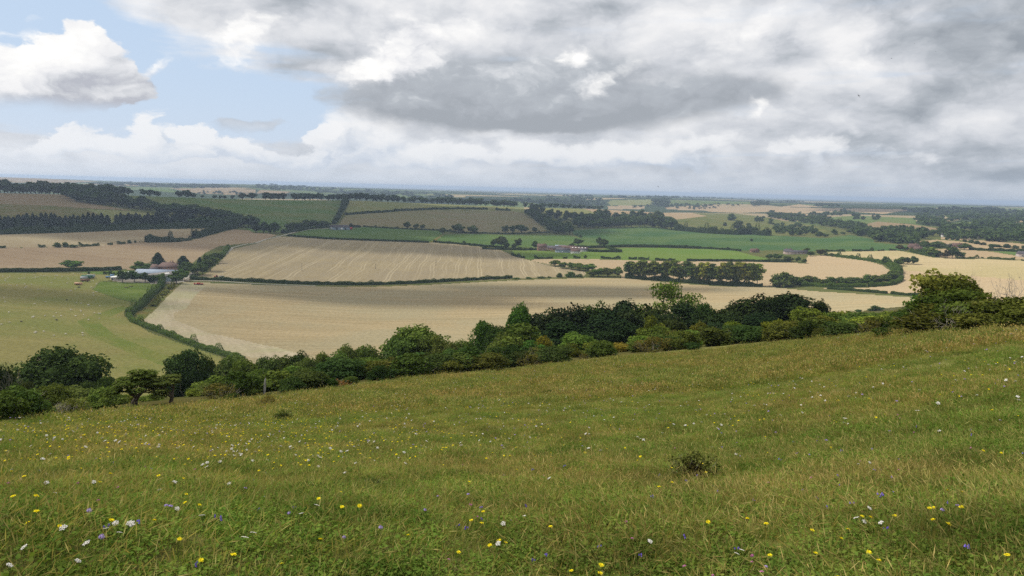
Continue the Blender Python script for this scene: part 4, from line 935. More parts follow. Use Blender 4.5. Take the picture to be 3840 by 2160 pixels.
# far woods
fw = (.95, 1, 1)
woods('village trees filling the vale on the right', r4((820, 560), (1000, 600), (1340, 610), (1600, 640), (1900, 640), (2576, 650), (2576, 735), (1900, 690), (1740, 670), (1500, 700), (1480, 750), (1060, 715), (1050, 685), (820, 645)), 300, 14, 19, fw, leaves=80, avoid=True)
woods('dark wood left of the vale pasture', r4((0, 430), (500, 440), (700, 420), (880, 430), (880, 450), (560, 475), (700, 540), (950, 545), (950, 600), (820, 600), (560, 560), (400, 540), (130, 500), (0, 480)), 170, 14, 20, fw, avoid=True)
woods('large dark wood on the right beyond the pasture', r4((1500, 440), (1900, 420), (2600, 430), (2800, 480), (2800, 640), (2576, 640), (2050, 600), (1780, 600), (1500, 540)), 260, 15, 22, (1.05, 1.1, 1.05), avoid=True)
woods('band of dark forest along the right horizon', r4((1320, 400), (1700, 385), (2300, 385), (2800, 400), (2800, 470), (2200, 440), (1600, 440)), 200, 16, 34, DK, Dmin=2500, avoid=True)
woods('small dark copse in the vale pasture', r4((845, 462), (960, 465), (965, 500), (860, 500)), 14, 14, 18, DK)
woods('pair of trees and bushes in the vale pasture', r4((1035, 445), (1070, 455), (1130, 495), (1040, 500)), 8, 12, 16, DK)
woods('thin tree line on the far right hill', r4((110, 318), (360, 322), (365, 312), (120, 305)), 26, 14, 26, DK, Dmin=2500)
woods('second hilltop tree line by the gap', r4((470, 360), (700, 368), (700, 350), (480, 340)), 30, 14, 26, DK, Dmin=2500)
woods('hazy wood on the middle far hill', r3((950, 285), (980, 345), (700, 375), (400, 350), (200, 330), (0, 330), (0, 300), (700, 280)), 150, 15, 30, DK, Dmin=2700)
woods('hazy hanger between far pastures', r3((1380, 300), (1590, 290), (1560, 375), (1420, 350)), 60, 15, 26, DK, Dmin=2700)
woods('tree line along the far crest', r3((300, 272), (800, 268), (1300, 274), (1700, 280), (2100, 285), (2450, 296), (2450, 288), (2000, 272), (1300, 264), (700, 262)), 120, 16, 34, DK, Dmin=3000)
woods('hedgerow trees across the far tan fields', r3((1200, 380), (1400, 360), (1900, 400), (2300, 350), (2576, 360), (2576, 350), (2250, 340), (1650, 340), (1400, 350), (1200, 370)), 70, 11, 18, DK, Dmin=2700)
woods('far forest ridge above the left skyline', r1((900, 135), (1100, 122), (1500, 140), (2200, 160), (2350, 175), (1700, 180), (1450, 160), (1200, 160)), 110, 18, 50, DK, Dmin=3000)
woods('hazy forest beyond the far tan fields', r2((0, 150), (160, 145), (600, 175), (1000, 190), (1500, 225), (2000, 250), (2000, 275), (1200, 260), (500, 215), (350, 205), (0, 185)), 150, 17, 50, DK, Dmin=3000)
woods('hedgerow trees round the far pinkish fields', r1((1980, 225), (2250, 215), (2576, 235), (2576, 250), (2000, 240)), 28, 12, 20, DK, Dmin=2700)
woods('dark wooded strip at the far right edge of the crest', r3((2400, 330), (2480, 300), (2576, 305), (2576, 360), (2420, 360)) , 40, 14, 24, DK, Dmin=2700)
# ---------------------------------------------------------------- scrub band, yews and hawthorns on the slope
def bush(sysf, x, ytop, wz, D, kind, tint, label, name='shrub', cat='shrub', zs=2.6833, sink=.1, hscale=1., **kw):
    u, v = sysf((x, ytop))[0]
    d = ray(u, v); hd = math.hypot(d[0], d[1])
    px, py = D * d[0] / hd, D * d[1] / hd
    gz_ = float(ground(px, py)); zt = CAMZ + D * d[2] / hd
    if kind in ('low', 'broad', 'airy') and D < 128 and u < 3380: tint = (tint[0] * 1.4, tint[1] * 1.32, tint[2] * 1.2)
    H = max(.5, zt - gz_ + sink); W = wz / zs / FS * D
    return plant(name, label, cat, kind, (px, py, gz_ - sink), H, W * 1.2, tint, **kw)

YW = (1., 1., 1.)
# left part
bush(s1, 600, 572, 610, 108, 'bigtree', (.75, .82, .8), 'big dark domed tree standing alone at the left of the scrub', 'domed_tree', 'tree')
bush(s1, 5, 715, 200, 100, 'bigtree', (.7, .75, .7), 'dark tree cut by the left picture edge above the bushes', 'domed_tree', 'tree')
bush(s1, 1870, 578, 370, 118, 'bigtree', (.75, .95, .95), 'dense bluish green tree behind the two leaning yews', 'domed_tree', 'tree')
bush(s1, 2080, 628, 160, 122, 'bigtree', (.95, 1.0, .8), 'small olive tree touching the dense bluish green tree', 'domed_tree', 'tree')
bush(s1, 125, 760, 170, 92, 'twig', (1, 1, 1), 'bare dead sapling beside the tree at the left edge', 'dead_tree', 'dead tree', pick=0)
bush(s1, 150, 945, 430, 37, 'low', (.62, .74, .6), 'large dark leafy thicket in the lower left corner of the scrub')
bush(s1, 0, 1000, 330, 34, 'low', (.55, .68, .55), 'dark thicket cut by the left edge above the meadow')
bush(s1, 540, 905, 260, 60, 'broad', (1.05, 1.0, .7), 'olive bush under the big domed tree')
bush(s1, 420, 960, 240, 52, 'broad', (.75, .8, .6), 'dark bush left of the olive bush')
bush(s1, 790, 955, 330, 66, 'broad', (1.0, 1.1, .9), 'grey green bush right of the olive bush')
bush(s1, 1040, 842, 190, 104, 'broad', (.6, .75, .7), 'dark shrub between the domed tree and the leaning yews')
bush(s1, 900, 880, 160, 102, 'broad', (.55, .65, .6), 'dark low shrub at the foot of the big domed tree')
bush(s1, 270, 882, 130, 98, 'broad', (.6, .68, .6), 'small dark shrub left of the big domed tree')
bush(s1, 130, 905, 160, 90, 'broad', (.6, .7, .6), 'dark shrub under the bare sapling')
bush(s1, 1000, 960, 260, 62, 'low', (1.05, 1.2, .85), 'green shrub left of the first leaning yew')
bush(s1, 1130, 1010, 200, 55, 'low', (.9, 1.05, .8), 'low shrub at the foot of the first leaning yew')
bush(s1, 700, 1060, 260, 44, 'dry', (1.0, .85, .7), 'dry twiggy clump in front of the grey green bush')
bush(s1, 560, 1105, 260, 40, 'twig', (1, 1, 1), 'fallen dead branches at the edge of the dark thicket', 'dead_branches', 'dead branches', pick=1)
bush(s1, 1030, 1085, 190, 46, 'low', (.8, .9, .7), 'small bush at the left of the yew trunk')
# two leaning yews with visible trunks
for (x, yt, yb, wz, lean, lb) in [(1385, 790, 1140, 560, 0, 'left of the two small yews, with a dark forked trunk'), (1735, 822, 1128, 400, 1, 'right of the two small yews, leaning on several stems')]:
    u, v = s1((x, yb))[0]; P = cast(u, v); Dd = math.hypot(P[0], P[1]); Hh = (yb - yt) / 2.6833 / FS * Dd
    plant('small_yew', lb, 'tree', 'openyew', P - np.array([0, 0, .1]), Hh * 1.02, wz / 2.6833 / FS * Dd, (1.0, 1.05, .72), 'small yews on the meadow edge', pick=lean, rz=.6 + lean)
bush(s1, 1960, 962, 150, 58, 'low', (1.3, 1.4, .9), 'flat topped little yew right of the leaning yews')
bush(s1, 1240, 1030, 200, 60, 'low', (1.25, 1.3, .8), 'yellow green bush seen between the trunks of the yews')
bush(s1, 1520, 1020, 180, 64, 'low', (1.1, 1.2, .75), 'dark bush in the gap between the two yews')
bush(s1, 2350, 655, 340, 112, 'broad', (.85, 1.0, .85), 'grey green rounded thicket below the field corner')
bush(s1, 2530, 640, 220, 116, 'twig', (1, 1, 1), 'bare greyish twigs rising out of the thicket', 'dead_branches', 'dead branches', pick=0)
bush(s1, 2470, 690, 300, 100, 'broad', (.8, .95, .75), 'dark thicket in front of the bare twigs')
bush(s1, 2180, 850, 380, 78, 'low', (1.05, 1.1, .85), 'sprawling grey green bramble bank')
bush(s1, 2050, 905, 240, 66, 'airy', (.62, .66, .6), 'pale leaved shrub right of the right yew')
bush(s1, 2400, 880, 330, 70, 'low', (.9, .9, .65), 'brownish green bramble mound')
bush(s1, 2330, 960, 230, 58, 'low', (.75, .9, .65), 'dark little shrub low on the meadow edge below the brambles')
# middle left, back row
B = [(100, 650, 280, 112, 'broad', (.7, .9, .8), 'dark bushy shrub behind the old post'),
 (120, 590, 230, 116, 'twig', (1, 1, 1), 'bare hawthorn twigs against the stubble headland'),
 (290, 640, 210, 112, 'broad', (.75, .95, .7), 'green shrub right of the bare twigs'),
 (440, 592, 190, 112, 'yew', (1.2, 1.3, 1.0), 'little dark yew peaking above the hedge line'),
 (540, 650, 200, 108, 'broad', (.8, .95, .8), 'dark green shrub right of the little yew'),
 (690, 610, 200, 112, 'broad', (.95, .95, .7), 'rounded brownish shrub in the back row'),
 (920, 530, 200, 118, 'broad', (.9, 1.15, .85), 'taller bright topped shrub in the back row'),
 (860, 600, 280, 110, 'broad', (.85, 1.05, .95), 'bluish shrub below the bright topped one'),
 (1120, 550, 320, 118, 'broad', (.8, 1.0, .75), 'wide dark shrub left of the great thorn'),
 (1590, 335, 480, 125, 'broad', (.8, 1.05, .75), 'great domed thorn rising highest left of the yews'),
 (1420, 450, 320, 122, 'broad', (.8, 1.05, .8), 'dark left shoulder of the great domed thorn'),
 (1760, 420, 260, 122, 'broad', (.75, .95, .75), 'right shoulder of the great domed thorn'),
 (1890, 435, 190, 118, 'airy', (.66, .62, .55), 'yellowing shrub right of the great thorn'),
 (2080, 475, 210, 118, 'broad', (.85, 1.0, .75), 'green shrub with a pointed top before the yew wood'),
 (1980, 500, 180, 114, 'airy', (.55, .68, .6), 'pale shrub between the yellowing and the pointed one'),
 (2290, 280, 330, 132, 'bigtree', (.95, 1.05, .75), 'dark olive tree at the left end of the yew wood'),
 (2430, 330, 260, 128, 'bigtree', (.7, .9, .75), 'dark tree right of the dark olive tree'),
 (1700, 600, 300, 92, 'airy', (.45, .68, .62), 'silvery blue whitebeam in the middle of the band'),
 (1560, 640, 220, 94, 'airy', (.42, .6, .55), 'second silvery whitebeam left of the first'),
 (1950, 560, 170, 100, 'airy', (.5, .78, .62), 'pale mint coloured whitebeam'),
 (2070, 575, 150, 96, 'airy', (.52, .8, .6), 'smaller mint coloured whitebeam beside the other'),
 (1200, 650, 320, 92, 'broad', (.75, .95, .7), 'dark shrub under the wide back row shrub'),
 (980, 690, 280, 88, 'broad', (.7, .85, .65), 'dark rounded shrub in the middle rank'),
 (720, 700, 280, 90, 'low', (.7, .95, .85), 'bluish bramble mound in the middle rank'),
 (350, 740, 300, 84, 'low', (.85, 1.05, .7), 'green bramble mound behind the dark holly'),
 (1380, 690, 260, 84, 'broad', (.75, .85, .6), 'dark shrub behind the cream flowering elder'),
 # front row
 (200, 800, 440, 60, 'low', (.95, 1.05, .7), 'broad olive bramble bank right of the old post'),
 (30, 760, 260, 66, 'broad', (.7, .85, .65), 'dark shrub behind the old post'),
 (520, 748, 290, 66, 'broad', (.55, .7, .5), 'very dark round holly in the front row'),
 (650, 800, 200, 64, 'low', (.95, 1.1, .7), 'green shrub touching the dark holly'),
 (480, 865, 260, 58, 'low', (1.0, 1.15, .7), 'low bright bramble in front of the dark holly'),
 (850, 870, 250, 62, 'low', (1.05, 1.0, .65), 'low olive shrub on the meadow edge'),
 (1000, 780, 270, 68, 'dry', (1.0, .9, .9), 'greyish twiggy shrub in the front row'),
 (1130, 800, 220, 66, 'low', (1.0, 1.0, .6), 'yellowish low shrub left of the flowering elder'),
 (1370, 715, 440, 66, 'airy', (.85, .85, .62), 'cream flowering elder mound on the meadow edge'),
 (1640, 740, 210, 68, 'low', (1.1, 1.1, .6), 'yellow green shrub right of the flowering elder'),
 (1820, 720, 230, 70, 'low', (1.15, 1.05, .6), 'olive shrub two right of the flowering elder'),
 (1920, 660, 220, 80, 'low', (1.0, 1.0, .65), 'brownish mound in the middle of the front row'),
 (2060, 690, 280, 72, 'low', (1.05, .95, .6), 'wide brown green mound in the front row'),
 (2270, 650, 330, 72, 'broad', (.85, .85, .6), 'dark olive mound at the right of the front row'),
 (2480, 560, 240, 74, 'low', (1.05, 1.1, .65), 'green mound below the dark tree pair'),
 (2480, 390, 300, 98, 'airy', (.62, .62, .5), 'olive leaved tall shrub at the left of the pale great bush'),
 (830, 900, 270, 57, 'dry', (1.3, .55, .5), 'low patch of reddish dead bracken')]
for (x, yt, wz, D, kd, tn, lb) in B:
    if kd == 'twig': bush(s2, x, yt, wz, D, kd, tn, lb, 'dead_branches', 'dead branches')
    else: bush(s2, x, yt, wz, D, kd, tn, lb, 'yew_tree' if kd == 'yew' else ('domed_tree' if kd == 'bigtree' else 'shrub'), 'tree' if kd in ('yew', 'bigtree') else 'shrub')
YB = [(100, 388, 310, 140, 'bigtree', (1.05, 1.25, .8), 'fresh green tree at the left of the dark yews'),
 (330, 440, 330, 140, 'yew', YW, 'first dark yew right of the fresh green tree'),
 (560, 388, 330, 148, 'yew', (.9, .95, .9), 'tall dark yew with layered boughs behind the pale bush'),
 (500, 560, 460, 118, 'yew', (.75, .8, .85), 'blackish layered yew in front, second from the left'),
 (700, 440, 260, 150, 'yew', YW, 'dark yew filling the gap behind two taller ones'),
 (830, 362, 300, 158, 'yew', (1.2, 1.15, .8), 'olive tinged dark yew on the skyline of the wood'),
 (1120, 345, 380, 160, 'yew', (.95, 1.0, .9), 'wide dark yew at the centre of the wood'),
 (980, 480, 380, 136, 'yew', (.9, .95, 1.), 'great dark yew in the second rank, left of centre'),
 (1100, 560, 360, 118, 'yew', (.75, .8, .85), 'blackish yew low in the middle of the wood'),
 (1360, 400, 300, 150, 'yew', (1.15, 1.1, .8), 'brownish dark yew left of the airy ash'),
 (1180, 450, 340, 140, 'yew', YW, 'dark yew in the second rank at the centre'),
 (1550, 470, 320, 138, 'yew', (.95, 1, .9), 'dark yew under the airy ash'),
 (1730, 372, 340, 152, 'yew', (.9, .95, .9), 'dark yew right of the airy ash'),
 (1620, 530, 320, 120, 'yew', (1.15, 1.1, .8), 'dark olive yew in front under the ash'),
 (1950, 370, 240, 156, 'bigtree', (.75, .9, .6), 'mid green tree between dark yews'),
 (2000, 440, 300, 138, 'yew', (.95, 1, .9), 'dark yew below the mid green tree'),
 (2190, 400, 260, 150, 'yew', (.9, .95, .9), 'dark yew in the dip of the skyline'),
 (2060, 560, 300, 116, 'yew', (.8, .85, .9), 'blackish yew in front right of centre'),
 (2320, 360, 260, 152, 'yew', YW, 'dark yew left of the highest right hand yew'),
 (2480, 296, 360, 152, 'yew', (.95, 1, .9), 'highest dark yew at the right of the wood'),
 (2330, 470, 340, 134, 'yew', (.85, .9, .9), 'broad dark yew in the second rank on the right'),
 (2500, 480, 300, 130, 'yew', (.8, .85, .9), 'dark yew below the highest right hand yew'),
 (140, 590, 520, 92, 'airy', (.52, .6, .48), 'great pale olive bush at the left of the yew wood'),
 (190, 740, 240, 80, 'airy', (.42, .66, .5), 'mint green sapling bush in front of the great pale bush'),
 (330, 700, 180, 84, 'low', (1.35, 1.1, .5), 'rusty olive shrub right of the great pale bush'),
 (40, 880, 220, 70, 'low', (.9, 1.1, .7), 'low green shrub in front of the great pale bush'),
 (280, 880, 200, 72, 'low', (1.1, 1.0, .6), 'low brownish shrub right of the mint green one'),
 (490, 890, 180, 72, 'low', (1.15, 1.05, .65), 'low pale shrub at the foot of the blackish yew'),
 (680, 680, 340, 90, 'broad', (.75, 1.05, .7), 'green shrub with light sprays before the yews'),
 (850, 760, 230, 82, 'low', (1.15, 1.2, .65), 'yellow green shrub beside the reddish one'),
 (1090, 775, 330, 80, 'low', (1.45, .95, .5), 'reddish tipped dome shaped bush on the meadow edge'),
 (820, 850, 220, 76, 'low', (1.2, 1.25, .7), 'small lit shrub left of the reddish dome'),
 (1410, 495, 210, 108, 'airy', (.72, .68, .36), 'tall yellow hawthorn spire in front of the yews'),
 (1450, 600, 290, 98, 'airy', (.5, .62, .38), 'light green thorn below the yellow spire'),
 (1320, 700, 280, 88, 'low', (1.15, 1.3, .7), 'lit green shrub in the middle of the front row below the spire'),
 (1510, 740, 310, 84, 'broad', (.85, 1.1, .8), 'rounded green shrub on the edge below the light green thorn'),
 (1640, 640, 180, 96, 'dry', (1.0, .7, .6), 'brown withered shrub in the shadow of the yews'),
 (1890, 555, 140, 112, 'airy', (.75, .66, .38), 'small golden shrub tip between dark yews'),
 (1800, 650, 360, 92, 'broad', (.9, 1.05, .7), 'wide green shrub on the edge below the golden tip'),
 (1900, 770, 90, 80, 'low', (1.3, 2.0, .8), 'tiny fresh green sprout on the meadow edge'),
 (2230, 555, 190, 104, 'airy', (.62, .7, .34), 'yellow green shrub below the right hand yews'),
 (2250, 640, 260, 96, 'airy', (.5, .62, .36), 'lit shrub under the yellow green one'),
 (2090, 740, 260, 86, 'low', (1.4, 1.4, .6), 'low golden green shrub on the meadow edge'),
 (2330, 720, 220, 88, 'low', (1.1, 1.0, .6), 'low brownish shrub right of the golden green one'),
 (2450, 600, 220, 98, 'broad', (.8, .95, .65), 'dark green shrub under the highest yew'),
 (2540, 690, 180, 92, 'low', (1.2, 1.2, .6), 'olive shrub on the edge below the dark green shrub')]
for (x, yt, wz, D, kd, tn, lb) in YB:
    bush(s3, x, yt, wz, D, kd, tn, lb, 'yew_tree' if kd == 'yew' else ('domed_tree' if kd == 'bigtree' else 'shrub'), 'tree' if kd in ('yew', 'bigtree') else 'shrub')
# airy ash standing above the yews
bush(s3, 1600, 163, 560, 172, 'ash', (1.15, 1.25, .75), 'airy ash tree with visible limbs above the dark yews', 'ash_tree', 'tree', rz=.4)
RB = [(215, 385, 440, 150, 'yew', (.95, 1, .9), 'last broad dark yew at the right end of the wood'),
 (30, 420, 260, 146, 'yew', (.85, .9, .9), 'dark yew joining the wood to the last broad yew'),
 (540, 450, 130, 152, 'yew', (1.1, 1.1, .9), 'small dark yew sticking out at the right end'),
 (410, 520, 260, 126, 'broad', (1.1, 1.05, .6), 'olive shrub in front of the last broad yew'),
 (110, 645, 230, 96, 'airy', (.72, .68, .34), 'golden olive bush right of centre on the edge'),
 (300, 660, 240, 98, 'low', (1.0, 1.0, .65), 'dull green shrub right of the golden olive bush'),
 (60, 750, 260, 84, 'low', (.95, 1.1, .65), 'low dark bramble below the golden olive bush'),
 (620, 570, 200, 130, 'low', (1.15, 1.3, .75), 'bright low shrub on the far side of the gap'),
 (780, 560, 320, 140, 'low', (1.35, 1.3, .65), 'wide yellowish gorse like bank in the gap'),
 (590, 610, 260, 112, 'low', (1.3, 1.0, .6), 'brownish bank of shrubs in the gap'),
 (480, 695, 220, 90, 'dry', (1.3, .5, .45), 'reddish dogwood patch on the meadow edge'),
 (690, 670, 300, 92, 'low', (1.3, 1.35, .7), 'low olive bramble right of the reddish patch'),
 (560, 720, 240, 84, 'low', (1.0, 1.0, .6), 'low dark bramble in front of the reddish patch'),
 (950, 572, 330, 104, 'broad', (.75, .95, .7), 'dark green thorn bush in the gap before the hawthorn'),
 (870, 650, 240, 92, 'broad', (.75, 1.0, .7), 'dark shrub left of the thorn bush'),
 (1130, 610, 330, 92, 'low', (1.5, 1.6, .75), 'lit yellow green bramble mound left of the hawthorn'),
 (1330, 570, 330, 88, 'low', (1.2, 1.2, .65), 'olive mound at the left foot of the hawthorn'),
 (1300, 640, 320, 78, 'low', (1.25, 1.35, .7), 'low green mound before the olive mound'),
 (1560, 480, 340, 72, 'airy', (.5, .62, .34), 'yellow green shrub leaning on the hawthorn'),
 (1600, 375, 260, 70, 'broad', (1.0, 1.6, .8), 'bright green maple bush at the left of the hawthorn'),
 (1880, 172, 500, 62, 'broad', (1.75, 1.65, 1.0), 'tall hawthorn with light green crown at the right'),
 (1800, 300, 520, 58, 'airy', (.5, .5, .32), 'brownish lower part of the tall hawthorn'),
 (2030, 270, 380, 60, 'airy', (.52, .48, .3), 'olive brown right flank of the tall hawthorn'),
 (2180, 340, 260, 60, 'dry', (1.0, .8, .6), 'twiggy reddish shrub right of the tall hawthorn'),
 (1700, 520, 520, 52, 'airy', (.48, .42, .27), 'dull brown thicket at the foot of the hawthorn'),
 (1950, 470, 420, 52, 'low', (1.1, 1.0, .6), 'dark brown thicket right of the hawthorn foot'),
 (2250, 450, 480, 52, 'low', (1.15, 1.0, .65), 'dark blackthorn thicket near the right edge'),
 (2500, 415, 420, 50, 'low', (1.1, .98, .6), 'dark blackthorn bank cut by the right edge'),
 (2540, 520, 300, 45, 'low', (.95, .85, .55), 'low brown bramble by the right edge'),
 (2150, 580, 420, 48, 'low', (1.1, .95, .6), 'low dark thicket above the grey dead wood'),
 (2400, 235, 330, 56, 'twig', (1, 1, 1), 'bare thorny branch arching up from the blackthorn'),
 (2545, 160, 330, 52, 'twig', (1, 1, 1), 'second bare thorny branch by the right edge'),
 (2040, 130, 240, 62, 'twig', (1, 1, 1), 'long bare twig sticking out above the hawthorn'),
 (1850, 480, 260, 50, 'twig', (1, 1, 1), 'pale dead stems inside the hawthorn thicket')]
for (x, yt, wz, D, kd, tn, lb) in RB:
    if kd == 'twig': bush(s4, x, yt, wz, D, kd, tn, lb, 'dead_branches', 'dead branches')
    else: bush(s4, x, yt, wz, D, kd, tn, lb, 'yew_tree' if kd == 'yew' else 'shrub', 'tree' if kd == 'yew' else 'shrub')
for (x, y, hh, ww, lb) in [(1085, 552, 50, 110, 'dark bush on the far field edge in the gap'), (1030, 552, 22, 70, 'low dark bush left of the field edge bush'), (1155, 535, 16, 44, 'tiny bush right of the field edge bush'), (905, 562, 24, 70, 'low bush on the field edge behind the gap')]:
    u, v = s4((x, y))[0]; tree_px('edge_bush', lb, 'bush', 'shrub_mid', u, v, hh / 2.68, ww / 2.68, (1, 1.1, .9), 'bushes on the field edge')
# bushes standing in the meadow itself
def meadow_bush(sysf, x, yb, hz_, wz, kind, tint, label, zs=2.6833, name='meadow_bush', **kw):
    u, v = sysf((x, yb))[0]; P = cast(u, v); s_ = math.hypot(P[0], P[1]) / FS / zs
    return plant(name, label, 'bush', kind, P - np.array([0, 0, .04]), hz_ * s_, wz * s_, tint, **kw)
meadow_bush(s4, 1140, 825, 105, 165, 'low', (.75, .85, .65), 'small dark thorn bush alone on the meadow edge')
meadow_bush(s2, 265, 1280, 120, 190, 'dry', (.75, .85, .6), 'dark twiggy bush in the meadow below the old post')
meadow_bush(s2, 270, 1285, 85, 150, 'low', (.6, .7, .5), 'dark low core of the twiggy meadow bush', name='meadow_bush')
meadow_bush(s2, 120, 1130, 110, 170, 'dry', (1.2, .85, .6), 'brown withered bush in the meadow near the post')
meadow_bush(s3, 370, 1285, 50, 130, 'low', (.75, .8, .55), 'small dark tuft bush in the middle meadow')
meadow_bush(m3, 75, 470, 240, 360, 'dry', (.7, .62, .62), 'purple leaved bramble bush in the near meadow', zs=2.0125, pick=0)
meadow_bush(m3, 95, 475, 150, 250, 'airy', (.55, .34, .42), 'dark purple leaves inside the near bramble bush', zs=2.0125, pick=1)
meadow_bush(m2, 230, 560, 130, 230, 'dry', (.8, .75, .75), 'grey green thyme clump in the left near meadow', zs=2.0125)
meadow_bush(s1, 800, 1215, 60, 140, 'low', (.9, .8, .6), 'little brown tuft by the left thicket')
# old post
u, v = s2((80, 1012))[0]; P = cast(u, v); s_ = math.hypot(P[0], P[1]) / FS / 2.6833
pw = plain('weathered post wood', (.30, .29, .27), .9, .35, 6)
po = empty('fence_post', P)
mb = MB(); mb.tube([(0, 0, -.2), (.05, 0, .5 * 150 * s_), (.12, .01, 150 * s_)], [.085, .08, .05], 8); mb.build('post', pw, po)
mb = MB(); mb.tube([(.06, 0, -.1), (.16, .02, 110 * s_)], [.035, .02], 6); mb.build('broken_strut', pw, po)
mb = MB(); mb.tube([(.12, .01, 148 * s_), (.10, 0, 178 * s_)], [.025, .006], 5); mb.build('splinter', pw, po)
tag(po, 'old grey splintered post at the edge of the scrub', 'post')

# undergrowth that closes the foot of the scrub along the meadow edge
rgu = np.random.default_rng(404)
nb = 0
for i in range(110):
    u = -60 + (i + rgu.uniform(-.4, .4)) / 109 * 3560
    if u < 800 or abs(u - 1000) < 60: continue
    e_ = math.exp(np.interp(math.atan2(ray(u, 1300)[0], ray(u, 1300)[1]), AZG, _kl[3]))
    D = e_ * rgu.uniform(1.0, 1.16); P = at(u, D); big = rgu.choice([.55, .8, 1.0, 1.35]) * rgu.uniform(.8, 1.15) * (.75 if u > 2900 else 1)
    k_ = str(rgu.choice(['low', 'broad', 'broad', 'airy', 'dry'])); tn = [(.9, .95, .65), (.65, .8, .6), (1.1, 1.0, .6), (.55, .7, .6)][int(rgu.integers(4))]
    if k_ == 'airy': tn = tuple(c * .5 for c in tn)
    if k_ == 'dry': tn = (.8, .65, .5)
    plant('bramble', f'{ordinal(nb % 55)} small bramble from the left along the {"left" if nb < 55 else "right"} half of the meadow edge', 'shrub', k_, P - np.array([0, 0, .1]), 1.25 * big * (.6 + D / 130), 2.3 * big * (.6 + D / 130) * rgu.uniform(.8, 1.3), tn, 'brambles along the meadow edge'); nb += 1
# ---------------------------------------------------------------- meadow grass and flowers
def grass_mat():
    m_, nt, out = new_mat('meadow grass'); t = NT(nt)
    a = t.n('ShaderNodeAttribute', attribute_name='tint').outputs['Fac']
    r_ = t.n('ShaderNodeValToRGB'); nt.links.new(a, r_.inputs[0]); cr = r_.color_ramp
    cr.elements[0].position = 0; cr.elements[0].color = (.078, .122, .028, 1); cr.elements[1].position = 1; cr.elements[1].color = (.40, .335, .19, 1)
    for p_, c_ in ((.35, (.128, .152, .040, 1)), (.55, (.175, .180, .056, 1)), (.72, (.215, .160, .074, 1)), (.86, (.265, .212, .105, 1))):
        e = cr.elements.new(p_); e.color = c_
    loc = t.n('ShaderNodeObjectInfo').outputs['Location']
    n1 = t.noise(t.map(loc, scale=(.16, .16, 0)), 1, 4, .6)
    n2 = t.noise(t.map(loc, scale=(.9, .9, 0)), 1, 3, .6)
    c = t.mix(t.ss(n1, .38, .66), t.mix(1., r_.outputs[0], (.82, 1.0, .78), 'MULTIPLY'), t.mix(1., r_.outputs[0], (1.10, 1.03, .95), 'MULTIPLY'))
    c = t.mix(1., c, t.mix(t.lin(n2, .3, .7), (.70, .74, .64), (2.05, 1.98, 1.85)), 'MULTIPLY')
    rd = t.n('ShaderNodeObjectInfo').outputs['Random']
    c = t.mix(1., c, t.mix(rd, (.75, .8, .75), (1.2, 1.15, 1.1)), 'MULTIPLY')
    d = t.n('ShaderNodeBsdfDiffuse'); t.inp(d.inputs[0], c)
    tr = t.n('ShaderNodeBsdfTranslucent'); t.inp(tr.inputs[0], t.mix(1., c, (1.1, 1.1, .6), 'MULTIPLY'))
    mx = t.n('ShaderNodeMixShader'); mx.inputs[0].default_value = .35
    nt.links.new(d.outputs[0], mx.inputs[1]); nt.links.new(tr.outputs[0], mx.inputs[2]); nt.links.new(mx.outputs[0], out.inputs[0])
    return m_
M_GRASS = grass_mat()

def tuft_mesh(rg, nb, rad, hmin, hmax, wd, straw, lean=.5, seed=.15):
    Vs, Qs, Ts = [], [], []; n0 = 0
    for b in range(nb):
        a = rg.uniform(0, 6.28); r = rad * math.sqrt(rg.random()); base = np.array([r * math.cos(a), r * math.sin(a), -.02])
        hgt = rg.uniform(hmin, hmax); st = rg.random() < straw
        if st: hgt *= rg.uniform(1.05, 1.7)
        b2 = rg.normal() * .6 + a; ln = np.array([math.cos(b2), math.sin(b2), 0]) * hgt * abs(rg.normal(.1, lean))
        sd_ = np.array([-math.sin(b2 + rg.normal()), math.cos(b2 + rg.normal()), 0]) * wd * (.45 if st else rg.uniform(.7, 1.3))
        p1 = base + np.array([0, 0, hgt * .55]) + ln * .3; p2 = base + np.array([0, 0, hgt * (.92 if not st else 1)]) * (1 - .25 * min(1, np.linalg.norm(ln) / hgt)) + ln
        Vs += [base - sd_, base + sd_, p1 + sd_ * .8, p1 - sd_ * .8, p2 + sd_ * .15, p2 - sd_ * .15]
        Qs += [[n0, n0 + 1, n0 + 2, n0 + 3], [n0 + 3, n0 + 2, n0 + 4, n0 + 5]]
        tn = rg.uniform(.72, 1.0) if st else np.clip(rg.normal(.38, .2), 0, .85)
        Ts += [tn, tn]; n0 += 6
        if st and rg.random() < .7:                        # seed head
            dv = _unit(p2 - p1); s2_ = _unit(np.cross(dv, rg.normal(size=3))) * wd * 1.8
            Vs += [p2 - dv * .01, p2 + s2_ + dv * .03, p2 + dv * .075, p2 - s2_ + dv * .03]; Qs += [[n0, n0 + 1, n0 + 2, n0 + 3]]; Ts += [rg.uniform(.68, .9)]; n0 += 4
    return mesh('grass_tuft', np.array(Vs), np.array(Qs), M_GRASS, False, {'tint': Ts})

def leafy_mesh(rg, n, rad):
    """low broad leaves of herbs"""
    a = rg.uniform(0, 6.28, n); r = rad * np.sqrt(rg.random(n))
    P = np.stack([r * np.cos(a), r * np.sin(a), rg.uniform(.005, .05, n)], 1)
    N = _unit(np.stack([np.zeros(n), np.zeros(n), np.ones(n)], 1) + rg.normal(size=(n, 3)) * .5)
    V, Q = leaf_quads(P, N, rg.uniform(.007, .019, n), rg, 1.9)
    return mesh('herb_leaves', V, Q, M_GRASS, False, {'tint': np.clip(rg.normal(.15, .12, n), 0, .5)})

